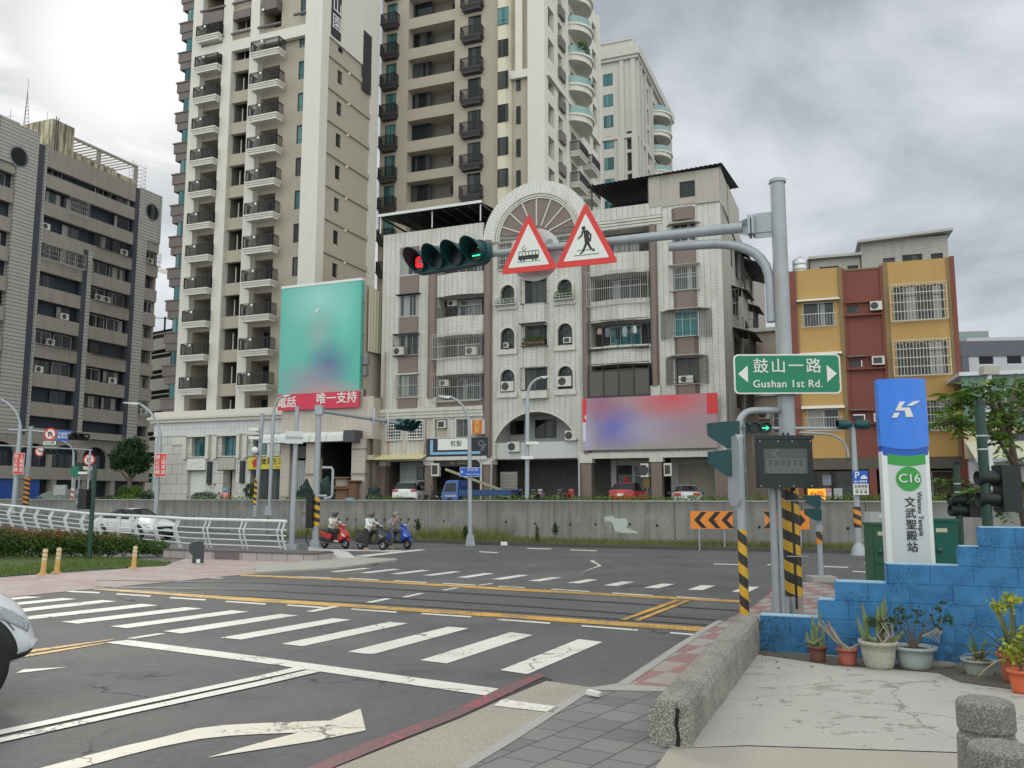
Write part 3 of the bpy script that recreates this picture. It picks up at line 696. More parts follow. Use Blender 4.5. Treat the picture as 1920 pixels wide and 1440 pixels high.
m = MB(); m.box(-.34,-.14,-.22,.02,0,.34); m.build('base_box', GALV, mast)
m = MB(); m.lathe([(.125, 3.42-.09), (.14, 3.33), (.14, 3.55), (.12, 3.55)], 20); m.box(-.17,-.12,-.06,.06,3.34,3.54); m.build('clamp', GALV, mast)
def on_arm(px, off=.0):
    k = (px-960)/1640; t = (MB0.x-k*MB0.y)/(.93+k*.367); p = MB0+ul*t; p.z = ZA; return p
p = on_arm(918); sg = signal('four lens signal at the arm end with lit red lamp and green tram bar', on_arm(838)+Vector((0,-.1,.02)), A_L, ['red', None, None, 'green'], glyph='bar', pitch=.42, lens=.34, vis=.40)
def warn(label, px, w, dz, kind):
    p = on_arm(px)-V*.16; p.z = ZA+dz
    r = thing('warning_sign', label, 'road sign', p, A_V); H = w
    m = MB(); plate(m, rtri(w, H, .05), 0, .015); m.build('red_border', REDS, r)
    m = MB(); plate(m, rtri(w*.72, H*.72, .012), -.004, 0, off=(0, .0)); m.build('white_panel', WHT, r)
    s = MB(); y0, y1 = -.008, -.0045
    s.M = Matrix.Diagonal((w/.92, 1, w/.86, 1))
    if kind == 'tram':
        s.prism([(-.165,-.105),(.165,-.105),(.165,-.045),(-.16,-.045)],y0,y1); 
        for i in range(6): s.prism([(-.16+i*.054,-.05),(-.15+i*.054,-.05),(-.148+i*.054,.012),(-.158+i*.054,.012)],y0,y1)
        s.prism([(-.16,.008),(.165,.008),(.165,.016),(-.15,.016)],y0,y1); s.prism([(.16,-.05),(.168,-.05),(.168,.012),(.16,.012)],y0,y1)
        s.prism([(-.185,-.14),(.19,-.14),(.19,-.135),(-.185,-.135)],y0,y1)
        for q in (-.12,-.07,.07,.12): plate(s, disc(.014, 10, (q, -.117)), y0, y1)
        s.prism([(-.075,.016),(-.03,.016+.04),(-.037,.016+.044),(-.085,.02)][::-1],y0,y1); s.prism([(-.11,.055),(-.105,.05),(-.05,.1),(-.055,.106)],y0,y1); s.prism([(-.11,.055),(-.07,.016),(-.062,.016),(-.104,.058)],y0,y1)
    else:
        plate(s, disc(.028, 14, (-.03, .215)), y0, y1); s.prism([(-.058,.205),(-.01,.222),(-.012,.23),(-.06,.214)],y0,y1)
        s.prism([(-.035,.19),(.03,.185),(.055,.06),(.05,-.0),(-.012,.0),(-.02,.06)],y0,y1)
        s.prism([(-.03,.185),(-.05,.11),(-.115,.07),(-.12,.085),(-.07,.13),(-.055,.185)][::-1],y0,y1)
        s.prism([(.025,.185),(.085,.12),(.075,.03),(.055,.03),(.06,.11),(.02,.15)],y0,y1)
        s.prism([(-.012,.01),(.03,.01),(-.035,-.105),(-.085,-.135),(-.095,-.12),(-.06,-.095)],y0,y1); s.prism([(.01,.01),(.05,.01),(.085,-.06),(.13,-.1),(.12,-.115),(.06,-.075)],y0,y1)
        for zz, x0, x1 in ((-.085,-.13,.14),(-.15,-.175,.185)):
            x = x0
            while x < x1: s.box(x, x+.022, y0, y1, zz, zz+.012); x += .034
    s.build('pictogram', BLKS, r)
    b = MB(); b.box(-.03,.03,.015,.06,-.12,.12); b.build('bracket', GALV, r); return r
warn('red triangle sign with a black tram pictogram on the mast arm', 998, 1.04, -.07, 'tram')
warn('red triangle sign with a black walking pedestrian pictogram on the mast arm', 1108, 1.10, -.04, 'walk')
p = on_arm(999)+V*.14; p.z = ZA-.04
r = thing('round_sign', 'blank silver back of a round sign behind the tram triangle', 'road sign', p, A_V)
m = MB(); plate(m, disc(.47, 40), 0, .012); m.build('disc', SILV, r)
m = MB(); m.box(-.3,.3,-.03,0,.14,.18); m.box(-.3,.3,-.03,0,-.18,-.14); m.box(.24,.32,-.05,0,.1,.24); m.box(-.32,-.24,-.05,0,.1,.24); m.build('bracket', GALV, r)
# green street name sign
c = at(1476, 701, 12.95); r = thing('street_sign', 'green street name sign reading Gushan 1st Rd. on the tall mast', 'street sign', c, radians(-2))
m = MB(); plate(m, rrect(1.58,.60,.07), 0, .02); m.build('white_border', WHT, r)
m = MB(); plate(m, rrect(1.535,.555,.055), -.004, -.0005); m.build('green_panel', GREENS, r)
text('鼓山一路', .235, WHT, r, (0,-.008,.105), bold=.012, sp=1.22); text('Gushan 1st Rd.', .158, WHT, r, (0,-.008,-.155), bold=.022, sp=1.06)
m = MB(); m.prism([(-.73,.0),(-.585,.13),(-.585,-.13)],-.009,-.005); m.prism([(.73,.0),(.585,-.13),(.585,.13)],-.009,-.005); parts(m, 'arrow', WHT, r)
m = MB(); m.box(-.55,.55,.02,.06,.1,.14); m.box(-.55,.55,.02,.06,-.14,-.1); m.build('bracket', GALV, r)
# LED tram panel
c = at(1473, 866, 12.75); r = thing('tram_warning_panel', 'dark square LED panel showing a dotted tram outline on the tall mast', 'display', c, radians(-4))
m = MB(); m.box(-.39,.39,0,.2,-.375,.375); m.box(-.41,.41,-.02,.0,.33,.385); m.build('casing', mat('panel_casing', (.010,.014,.017), .4, 0, .1, 5), r)
m = MB(); m.box(-.31,.31,-.006,-.001,-.17,.19); m.build('screen', mat('panel_screen', (.075,.08,.08), .35, 0, .12, 40), r)
m = MB(); D_ = []
for i in range(30):
    x = -.27+i*.0186
    for zq in (-.155,-.14,-.12,-.105,-.09,-.075,-.06):
        if (i+int(zq*100)) % 5: D_.append((x, zq))
    D_.append((x, .04))
for q in range(7):
    for i in range(7): D_.append((-.26+q*.0875, -.05+i*.013))
for i in range(8): D_ += [(-.1-.012*i+.0, .05+.012*i), (-.19+.012*i, .1+.011*i)]
for x, zq in D_: m.box(x-.0045,x+.0045,-.009,-.006,zq-.0035,zq+.0035)
m.build('led_dots', mat('led_dot', (.36,.38,.36), .4), r)
m = MB()
for x in (-.36,-.1,.1,.36):
    for zq in (-.345,.3): plate(m, disc(.008,8,(x,zq)), -.026 if zq > 0 else -.006, 0)
parts(m, 'screws', SILV, r)
# striped pole with curved outreach beside the mast
B = gp(1397, 1172); zt = at(1391, 820, B.y).z-B.z
r = thing('signal_pole', 'slim grey pole with yellow and black striped lower half beside the terrazzo kerb', 'pole', B)
m = MB(); m.tube([(0,0,0),(0,0,zt)], .062, 16); m.lathe([(.066, zt-.02), (.066, zt+.04), (0, zt+.04)], 16); m.build('pole', GALV, r)
m = MB(); m.tube([(0,0,.15),(0,0,at(1395,993,B.y).z-B.z)], .066, 16, False); m.build('striped_sleeve', YB, r)
q = MB0-B; z1 = at(1440, 773, 13).z-B.z; z0 = zt+.02
m = MB(); m.tube([(0.02,.05,z0-.35),(.02,.05,z1-.28)]+bez((.02,.05,z1-.28),(.02,.05,z1),(.28,.1,z1+.01),8)+[(q.x-.12,q.y,z1+.05)], .05, 12); zl = at(1430, 919, 13).z-B.z; m.tube([(0.03,.0,zl+.12)]+bez((.03,0,zl+.12),(.04,0,zl),(.16,.02,zl),5)+[(q.x-.1,q.y,zl)], .045, 12); m.build('outreach', GALV, r)
m = MB(); m.M = Matrix.Rotation(radians(-78), 4, 'Z'); z2 = at(1385, 818, B.y).z-B.z; z3 = at(1385, 948, B.y).z-B.z; m.prism([(-.2,z3+.1),(-.12,z3),(.12,z3),(.2,z3+.1),(.2,z2-.1),(.12,z2),(-.12,z2),(-.2,z2-.1)],-.10,-.085); m.M = None; m.build('sign_back', GALV, r)
def box_signal(label, px, py, D, rz, w, h_, dep=.22, name='pedestrian_light', lens=False, group=None, vis=.3):
    c = at(px, py, D); r = thing(name, label, 'traffic light', c, rz, group)
    for s in (1, -1):
        m = MB(); m.box(-w/2,w/2,-dep/2,dep/2, s*h_*.26-h_*.235, s*h_*.26+h_*.235); m.build('housing', TEAL, r)
        m = MB(); zt_ = s*h_*.26+h_*.235
        for sx in (-1, 1): m.add([(sx*w/2*.98,dep/2,zt_),(sx*w/2*.98,dep/2+vis,zt_-.02),(sx*w/2*.98,dep/2+vis*.97,zt_-h_*.25),(sx*w/2*.98,dep/2,zt_-h_*.46)], [(0,1,2,3)])
        m.add([(-w/2,dep/2,zt_),(w/2,dep/2,zt_),(w/2,dep/2+vis,zt_-.02),(-w/2,dep/2+vis,zt_-.02)], [(0,1,2,3)]); m.build('visor', TEAL, r)
    m = MB(); m.tube([(0,-dep/2-.02,-h_/2),(0,-dep/2-.02,h_/2)], .012, 6)
    for zq in (-.42,-.05,.05,.42): m.box(-.03,.03,-dep/2-.04,-dep/2,h_*zq-.02,h_*zq+.02)
    m.build('bracket', GALV, r); return r
box_signal('two dark teal signal boxes seen from behind, left of the striped pole', 1379, 842, 12.9, radians(62), .38, .80, vis=.26)
# small pole with stripes in front of the chevrons
B = gp(1540, 1090); zt = at(1537, 935, B.y).z-B.z
r = thing('signal_pole', 'short grey pole with orange and black stripes standing on a concrete pad', 'pole', B)
m = MB(); m.tube([(0,0,.1),(0,0,zt)], .06, 12); m.tube([(0,0,zt-.75),(0,0,zt-.6)], .09, 10); m.build('pole', GALV, r)
m = MB(); m.tube([(0,0,.85),(0,0,zt-.7)], .07, 12, False); m.build('striped_sleeve', OB, r)
m = MB(); m.box(-.28,.28,-.25,.25,-.05,.12); m.build('footing', KERB, r)
box_signal('two small dark teal signal boxes on the short striped pole before the chevrons', 1532, 952, B.y-.1, radians(75), .26, .58, .16, vis=.2)
# far right mast with arm, parking sign
B = gp(1611, 1041); zt = at(1604, 795, B.y).z-B.z; D2 = B.y
r = thing('signal_mast', 'thin galvanised mast at the kerb with striped sleeve and parking sign', 'mast', B)
m = MB(); m.tube([(0,0,0),(0,0,zt)], [.13,.09], 12); m.lathe([(.32,.0),(.26,.25),(.13,.45)], 6); m.build('pole', GALV, r)
m = MB(); m.tube([(0,0,1.0+.0),(0,0,1.75)], .14, 12, False); m.build('striped_sleeve', OB, r)
za2 = at(1600, 803, D2).z-B.z; e = at(1440, 808, D2)-B
m = MB(); m.tube([(0,0,za2),(e.x,0,za2)], .055, 10); m.tube([(-.22,0,za2-1.1)]+bez((-.22,0,za2-1.0),(-.25,0,za2-.25),(-1.1,0,za2-.2),7)+[(-2.0,0,za2-.16)], .045, 8); m.build('arm', GALV, r)
signal('far signal on the thin arm with a lit green right arrow', B+Vector((e.x-.52,-.1,za2)), radians(-8), [None, None, 'green'], glyph='arrow', pitch=.40, lens=.36, vis=.2)
for px, lab, rz in ((1584, 'dark teal barrel signal facing left on top of the thin mast', 90), (1614, 'dark teal barrel signal facing right on top of the thin mast', -90)):
    c = at(px, 796, D2-.1); rr = thing('side_signal', lab, 'traffic light', c, 0, 'barrel signals on the thin mast'); s = -1 if rz > 0 else 1
    m = MB(); m.lathe([(.0,-.26*s),(.08,-.26*s),(.17,-.1*s),(.18,.0),(.18,.28*s),(.16,.28*s)], 16, (0,0,0), 0, 'x'); parts(m, 'hood', TEAL, rr); m = MB(); m.lathe([(.0,.12*s),(.16,.12*s)], 16, (0,0,0), 0, 'x'); m.build('lens', LENSOFF, rr)
c = at(1614, 906, D2-.25); r = thing('parking_sign', 'blue and white parking sign with arrow and 200M on the thin mast', 'road sign', c)
m = MB(); m.box(-.28,.28,0,.02,-.02,.46); m.build('blue_panel', BLUES, r); m = MB(); m.box(-.28,.28,0,.02,-.42,-.02); m.build('white_panel', WHT, r)
text('P', .36, WHT, r, (-.13,-.006,.28), bold=.03); text('200M', .13, WHT, r, (.08,-.006,.06), bold=.02); text('金馬賓館', .125, BLKS, r, (0,-.006,-.12)); text('停 車 場', .125, BLKS, r, (0,-.006,-.33)); text('KAMA ART CENTER', .05, BLKS, r, (0,-.006,-.22))
m = MB(); m.prism([(0,.16),(.24,.16),(.24,.23),(.2,.235),(.17,.29),(.07,.29),(.04,.235),(0,.23)],-.008,-.003); m.prism([(-.25,.06),(-.2,.1),(-.2,.075),(-.1,.075),(-.1,.045),(-.2,.045),(-.2,.02)],-.008,-.003); m.build('car_and_arrow_symbol', WHT, r)
# chevron boards
ORG = mat('chevron_orange', (.80, .25, .03), .5, 0, .08, 4)
WA = atan2(-4.5, 7.75)
for px, D, d_, lab in ((1334, 36.6, -1, 'orange board with three black chevrons pointing left against the wall'), (1476, 35.0, 1, 'orange board with black chevrons pointing right, partly behind the mast')):
    c = at(px, 975, D-.35); r = thing('chevron_sign', lab, 'road sign', c, radians(-9), 'orange chevron boards'); m = MB(); m.box(-.84,.84,0,.02,-.36,.36); m.build('board', ORG, r); m = MB()
    for x in (-.52, .04, .58):
        P = [(x-.18*1, 0), (x+.12, .33), (x+.33, .33), (x+.04, 0), (x+.33, -.33), (x+.12, -.33)]
        P = [(-a, b_) for a, b_ in P][::-1] if d_ > 0 else P
        m.prism(P, -.006, -.002)
    m.build('chevron', BLKS, r)
    if d_ < 0: text('Cuan', .13, BLKS, r, (.1,-.012,-.02), rot=(pi/2,.15,0), name='graffiti', bold=-.008)
    for x in (-.5, .5):
        zb = gz(c.x, c.y)-c.z; m = MB(); m.tube([(x,.05,zb),(x,.05,.3)], .035, 8); m.build('post', GALV, r)
# station totem
D = 11.3; c = at(1709, 1056, D); base = Vector((c.x, D, gz(c.x, D))); r = thing('station_totem', 'white and blue tram stop totem reading C16 Wenwu Temple behind the blue wall', 'sign', base, radians(-7))
def ztot(y): return at(1700, y, D).z-base.z
TW = .292
TOTW = mat('totem_white', (.78,.79,.78), .35, 0, .03, 2, coat=.2); TOTG = mat('totem_panel', (.60,.63,.64), .35, 0, .04, 1.5); TOTB = mat('totem_blue', (.012,.19,.78), .3, 0, .05, 2, coat=.3); TOTGR = mat('totem_green', (.035,.33,.055), .35, 0, .05, 3)
def arc(x, w_=TW, dep=.09): return -dep*(1-(x/w_)**2)
def slabarc(mb, x0, x1, zf0, zf1, yo=0., back=.14, n=12):
    xs_ = [x0+(x1-x0)*i/n for i in range(n+1)]; vs = []
    for x in xs_: vs += [(x, arc(x)+yo, zf0(x)), (x, arc(x)+yo, zf1(x))]
    for x in xs_: vs += [(x, back, zf0(x)), (x, back, zf1(x))]
    k = 2*(n+1); fs = []
    for i in range(n): a = 2*i; fs += [(a, a+2, a+3, a+1), (k+a+2, k+a, k+a+1, k+a+3), (a+1, a+3, k+a+3, k+a+1), (a, k+a, k+a+2, a+2)]
    fs += [(0, 1, k+1, k), (2*n+1, 2*n, k+2*n, k+2*n+1)]
    return mb.add(vs, fs)
zb = ztot(836); zt_ = ztot(711); zw = ztot(846)
sm = lambda z, k=.05: (lambda x: z-k*(1-(x/TW)**2))
m = MB(); slabarc(m, -TW, TW, lambda x: 0, sm(zw)); m.build('body', TOTW, r)
m = MB(); slabarc(m, -.232, .232, lambda x: .1, sm(ztot(862)), -.004, .0); m.build('front_panel', TOTG, r)
m = MB(); slabarc(m, -.232, .232, sm(ztot(867)), sm(ztot(848)), -.008, .0); m.build('green_band', TOTGR, r)
m = MB(); slabarc(m, -TW*1.02, TW*1.02, sm(zb), lambda x: zt_, -.012); m.build('blue_head', TOTB, r)
m = MB(); slabarc(m, -TW*.96, TW*.96, sm(ztot(852)), sm(zb-.002), -.002); m.build('blue_neck', mat('totem_blue_neck', (.01,.10,.50), .4), r)
zc = ztot(898); m = MB(); m.add([(q*cos(i*pi/18), arc(q*cos(i*pi/18))-.012, zc+q*sin(i*pi/18)) for q in (.155,.12,.08,.04,.002) for i in range(36)], [(k_*36+i, k_*36+(i+1) % 36, k_*36+36+(i+1) % 36, k_*36+36+i) for k_ in range(4) for i in range(36)]); m.build('green_disc', TOTGR, r)
text('C16', .155, WHT, r, (0,arc(0)-.022,zc), bold=.02)
text('文\n武\n聖\n殿\n站', .135, BLKS, r, (-.005,arc(0)-.010,ztot(984)), bold=.012, ls=1.04); text('Wenwu Temple', .085, BLKS, r, (.115,arc(.115)-.014,ztot(963)), rot=(pi/2, pi/2, 0), bold=.008)
m = MB(); s_ = .00122
def lp(x, y): return ((x-648)*s_*1.02, ztot(768)-(y-500)*s_*1.02)
for P in ([(597,425),(651,423),(604,488),(549,517),(562,490)],[(655,470),(735,422),(798,418),(768,440),(715,470)],[(549,517),(604,488),(692,488),(722,585),(650,587),(640,520)],[(535,541),(590,538),(562,590),(512,593)]): m.prism([lp(*q) for q in P], -.115, -.103)
m.build('logo', WHT, r)
# blue block wall
def bluemat():
    m, t, b, o = newmat('blue_painted_blocks'); uv, co = facade_co(t)
    br = t.node('ShaderNodeTexBrick', Vector=uv, Color1=(.027,.15,.345), Color2=(.034,.17,.38), Mortar=(.014,.09,.22), Scale=1.); br.offset = .5
    br.inputs['Brick Width'].default_value = .42; br.inputs['Row Height'].default_value = .205; br.inputs['Mortar Size'].default_value = .006
    col = t.mix(t.math('MULTIPLY', t.ramp(t.noise(co, 5., 6), .4, .65), .5), br.outputs[0], (.06,.27,.54))
    vo = t.noise(co, 55., 3, .6); reg = t.math('MULTIPLY', t.ramp(t.noise(co, 2.8, 4), .45, .64), .85)
    pit = t.math('MULTIPLY', t.ramp(vo, .53, .60), reg); col = t.mix(pit, col, (.008,.03,.075))
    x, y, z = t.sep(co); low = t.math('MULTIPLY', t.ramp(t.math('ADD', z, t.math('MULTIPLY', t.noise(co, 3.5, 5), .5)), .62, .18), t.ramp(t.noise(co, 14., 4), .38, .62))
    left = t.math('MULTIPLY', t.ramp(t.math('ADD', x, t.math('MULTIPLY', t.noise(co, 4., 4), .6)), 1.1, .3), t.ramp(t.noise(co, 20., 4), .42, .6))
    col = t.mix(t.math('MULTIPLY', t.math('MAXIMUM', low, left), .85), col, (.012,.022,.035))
    t.put(b.inputs['Base Color'], col); b.inputs['Roughness'].default_value = .7
    bump(t, b, t.math('SUBTRACT', t.math('MULTIPLY', t.noise(co, 30., 3), .5), t.math('ADD', br.outputs[1], pit)), .6, .012); return m
B = gp(1412, 1222); r = thing('block_wall', 'stepped wall of bright blue painted concrete blocks behind the potted plants', 'wall', B, UANG)
def wx(px): k = (px-960)/1640; return (k*B.y-B.x)/(.93+k*.367)
CH = .205; m = MB(); topc = MB(); st = [(1412,2),(1520,3),(1553,4),(1648,5),(1784,6),(1824,7),(2150,7)]
for (pa, n_), (pb, _) in zip(st[:-1], st[1:]):
    x0, x1 = wx(pa), wx(pb)
    for rr in range(n_):
        jg = RND.uniform(-.008,.008) if rr == n_-1 else 0; m.box(x0+(.0 if rr < n_-1 else jg), x1, 0, .19, rr*CH-.1*(rr == 0), (rr+1)*CH+(RND.uniform(-.006,.004) if rr == n_-1 else 0))
    m2 = topc; m2.box(x0+.01, x1, .012, .18, n_*CH-.004, n_*CH+.012)
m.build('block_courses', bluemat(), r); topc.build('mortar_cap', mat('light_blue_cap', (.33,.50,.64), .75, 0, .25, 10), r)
# terrazzo kerb
def terrazzo(name, c1=(.52,.50,.44), c2=(.17,.16,.14)):
    m, t, b, o = newmat(name); co = obj_co(t)
    v = t.node('ShaderNodeTexVoronoi', Vector=co, Scale=135.); rv = t.sep(v.outputs['Color'])[0]
    col = t.mix(t.ramp(rv, .45, .62), c2, c1); col = t.mix(t.math('MULTIPLY', t.ramp(v.outputs[0], .3, .6), .6), col, dark(c2, .8))
    col = t.mix(t.math('MULTIPLY', t.ramp(t.noise(co, 2.5, 5), .5, .75), .5), col, (.07,.065,.05))
    t.put(b.inputs['Base Color'], col); b.inputs['Roughness'].default_value = .8; bump(t, b, v.outputs[0], -.6, .008); return m
TER = terrazzo('terrazzo_pebbles'); A = gp(1256, 1402); E_ = gp(1404, 1219); ln = (E_-A).length
r = thing('terrazzo_kerb', 'low kerb wall of speckled exposed pebbles with a cracked near end', 'kerb', A, atan2((E_-A).y, (E_-A).x)-pi/2)
m = MB(); prof = [(-.135,-.06),(-.145,.20),(-.13,.27),(-.09,.30),(.07,.31),(.115,.28),(.135,.22),(.14,-.06)]
ns = 14; vs = []
for i in range(ns+1):
    y = ln*i/ns; vs += [(x+RND.uniform(-.005,.005), y, z+(.03*i/ns if z > 0 else 0)+RND.uniform(-.004,.004)) for x, z in prof]
k = len(prof); m.add(vs, [(i*k+j_, i*k+j_+1, (i+1)*k+j_+1, (i+1)*k+j_) for i in range(ns) for j_ in range(k-1)]+[tuple(range(k))[::-1], tuple(ns*k+q for q in range(k))]); m.build('kerb_body', TER, r)
m = MB(); m.prism([(.03,-.05),(.05,.1),(.035,.16),(.05,.27),(.075,.26),(.06,.15),(.075,.06),(.06,-.05)], -.008, -.002); m.build('crack', mat('crack_dark', (.015,.014,.012), .95), r)
TERG = terrazzo('grey_terrazzo', (.36,.345,.305), (.16,.155,.14))
for (px, D, yt), lab in (((1846, 5.05, 1312), 'grooved grey terrazzo bollard standing behind the nearest one'), ((1878, 4.3, 1398), 'nearest grey terrazzo bollard cut by the bottom right corner')):
    tp_ = at(px, yt, D); z0 = gz(tp_.x, D); r = thing('bollard', lab, 'bollard', (tp_.x, D, z0), 0, 'terrazzo bollards'); H = tp_.z-z0; R_ = .148
    m = MB(); m.lathe([(0,H),(R_*.88,H),(R_*.95,H-.006),(R_*.99,H-.02),(R_,H-.05),(R_,H-.15),(R_*.93,H-.165),(R_*.93,H-.185),(R_*1.02,H-.2),(R_*1.08,0),(R_*1.08,-.05)], 56, smooth=False); m.build('bollard_body', TERG, r)
m = MB(); m.box(-.06,.06,-.03,.03,0,.035); o = m.build('litter_carton', mat('carton_white', (.75,.74,.71), .6), None, gp(1113, 1310, .03)); o.rotation_euler = (0,.1,-.5); tag(o, 'small crushed white carton lying on the edge of the grey pavers', 'litter')
m = MB(); m.box(-.14,.14,-.1,.1,0,.14); o = m.build('litter_bag', mat('bag_white', (.78,.78,.76), .6), None, gp(945, 1028, .13)); tag(o, 'small white bag dropped on the grass verge by the wall', 'litter')
# cabinets
CABG = mat('cabinet_green', (.028,.105,.055), .5, 0, .12, 4, streak=.2); CABT = mat('cabinet_teal_green', (.0,.10,.07), .45, 0, .12, 4)
def cabinet(label, x0, x1, yt, D, H0, mt, rz=-.1, top=None):
    c = at((x0+x1)/2, yt, D); z0 = gz(c.x, D); w_ = (x1-x0)/1640*D; H = c.z-z0; r = thing('utility_cabinet', label, 'cabinet', (c.x, D, z0), rz)
    m = MB(); m.box(-w_/2,w_/2,0,.4,.08,H); m.box(-w_/2-.02,w_/2+.02,-.02,.42,H,H+.04); m.build('body', mt, r)
    m = MB(); m.box(-w_/2+.03,w_/2-.03,-.015,0,H*.56,H-.05); m.box(-w_/2+.03,w_/2-.03,-.015,0,.12,H*.54); m.build('door', mt, r)
    m = MB(); m.lathe([(.0,-.05),(.04,-.05),(.045,-.015)], 12, (-w_/2+.12,0,H*.7), 0, 'y'); m.box(-w_/2+.11,-w_/2+.13,-.03,-.015,H*.2,H*.3); parts(m, 'handle', mat('handle_dark', (.03,.09,.08), .4), r)
    m = MB(); m.box(-w_*.3,w_*.1,-.018,-.016,H-.16,H-.1); m.build('label_plate', mat('plate_pale', (.6,.55,.42), .6), r); return r
cabinet('green utility cabinet left of the station totem', 1634, 1690, 985, 14.2, 1, CABG)
cabinet('dark teal cabinet right of the station totem', 1744, 1794, 978, 13.6, 1, CABT)
c = at(1650, 981, 16.5); r = thing('meter_box', 'pale grey meter box showing above the green cabinet', 'cabinet', (c.x, 16.5, gz(c.x,16.5)), 0); m = MB(); m.box(-.17,.2,0,.3,0,at(1650,960,16.5).z-gz(c.x,16.5)); m.build('box', mat('meter_grey', (.45,.47,.48), .5), r)
m = MB(); zz = at(1650,966,16.5).z-gz(c.x,16.5); m.box(-.02,.12,-.012,0,zz-.05,zz); m.build('label_plate', WHT, r)
# green poles with black heads at right edge
GP = mat('pole_dark_green', (.018,.062,.042), .45, 0, .1, 4)
for px, yt, D, R_, hd, lab, lab2 in ((1836, 752, 12.2, .068, (1879, 916, .24, .64), 'thick dark green pole with black cap behind the wall top', 'black signal box with round hood on the thick green pole'), (1792, 866, 15.5, .055, (1817, 947, .2, .42), 'thinner dark green pole standing behind the teal cabinet', 'small black signal box beside the thinner green pole')):
    c = at(px, yt, D); z0 = gz(c.x, D); H = c.z-z0; r = thing('signal_pole', lab, 'pole', (c.x, D, z0))
    m = MB(); m.tube([(0,0,0),(0,0,H)], R_, 16); m.build('pole', GP, r); m = MB(); m.lathe([(R_*1.05,H-.06),(R_*1.05,H),(0,H+.01)], 16); m.build('cap', BLACK, r)
    m = MB()
    for q in (.78,.84): m.lathe([(R_*1.06,H*q),(R_*1.12,H*q+.01),(R_*1.06,H*q+.02)], 12)
    m.build('clamp', SILV, r)
    hx, hy, hw, hh = hd; c2 = at(hx, hy, D); r2 = thing('tram_signal', lab2, 'traffic light', c2, radians(-90))
    m = MB(); m.box(-.13,.13,-.06,.2,-hh/2,hh/2); m.build('housing', BLACK, r2)
    for zq in (.25,-.25):
        m = MB(); m.lathe([(.1,-.06),(.1,-.34),(.092,-.34),(.092,-.06)], 16, (0,0,hh*zq*.9), 0, 'y'); parts(m, 'hood', BLACK, r2); m = MB(); m.lathe([(0,-.08),(.09,-.08)], 14, (0,0,hh*zq*.9), 0, 'y'); m.build('lens', LENSOFF, r2)
    m = MB(); m.box(-.02,.02,.18,.42,hh*.48,hh*.52); m.box(-.02,.02,.18,.42,-hh*.52,-hh*.48); m.build('bracket', BLACK, r2)
# ---- left: fence, hedge, kerb wall, delineators, lamps, left signals
WHITEP = mat('white_fence_paint', (.74,.76,.76), .4, 0, .07, 3, streak=.15)
FP = [(537,977.5,31.),(352,973,33.),(304,970,34.5),(167,963,39.),(0,946,46.),(-90,938,50.)]
FT = [at(*p) for p in FP]
fence = thing('white_railing', 'long white steel railing with bent posts between the tram plaza and the ramp', 'fence')
def fpt(s):
    acc = 0
    for a, b_ in zip(FT[:-1], FT[1:]):
        L = (b_-a).length
        if s <= acc+L or b_ is FT[-1]: return a+(b_-a)*min(1, (s-acc)/L), (b_-a).normalized()
        acc += L
TL = sum((b_-a).length for a, b_ in zip(FT[:-1], FT[1:]))
m = MB(); m.tube(FT, .055, 8); m.build('top_rail', WHITEP, fence)
for k_, (dz_, off) in enumerate([(-.3,.0),(-.5,.05),(-.7,.02),(-.9,-.06)]):
    m = MB(); m.tube([p+Vector((.2*off, -off, dz_)) for p in FT], .026, 6); m.build('rail', WHITEP, fence)
s = .15
while s < TL-.1:
    p, d_ = fpt(s); nn = Vector((d_.y, -d_.x, 0)).normalized()
    if nn.y > 0: nn = -nn
    m = MB()
    for e in (-.1, .1):
        q = p+d_*e; pts = [q-nn*.16+Vector((0,0,0)), q+nn*.02+Vector((0,0,-.32)), q+nn*.0+Vector((0,0,-.5)), q-nn*.18+Vector((0,0,-1.12))]
        pts = [q+nn*.0, q+nn*.17+Vector((0,0,-.36)), q+nn*.10+Vector((0,0,-.62)), q-nn*.12+Vector((0,0,-1.12))]
        for a, b_ in zip(pts[:-1], pts[1:]):
            w2 = nn*.034; t2 = d_*.012
            m.add([a-w2-t2,a+w2-t2,a+w2+t2,a-w2+t2,b_-w2-t2,b_+w2-t2,b_+w2+t2,b_-w2+t2], [(0,1,2,3),(7,6,5,4),(0,4,5,1),(1,5,6,2),(2,6,7,3),(3,7,4,0)])
    m.build('post', WHITEP, fence); s += 1.72
# pink kerb wall under the railing
PINKT = tile_mat('pink_kerb_tiles', (.45,.39,.385), (.14,.12,.12), .62, .6, .014, .1, 0, .25)
a = gp(306, 1046); b_ = gp(586, 1054); r = thing('kerb_wall', 'low pinkish tiled kerb wall under the white railing', 'wall', a, atan2((b_-a).y, (b_-a).x)); L = (b_-a).length
m = MB(); m.box(0,L,0,1.1,-.1,.27); m.build('tile_face', PINKT, r); m = MB(); m.box(-.02,L+.02,-.03,1.1,.27,.31); m.build('coping', mat('dark_coping', (.10,.095,.09), .8), r)
m = MB(); m.box(L*.36,L*.53,-.012,-.002,.03,.25); m.build('plaque', mat('plaque_mauve', (.17,.125,.14), .5), r)
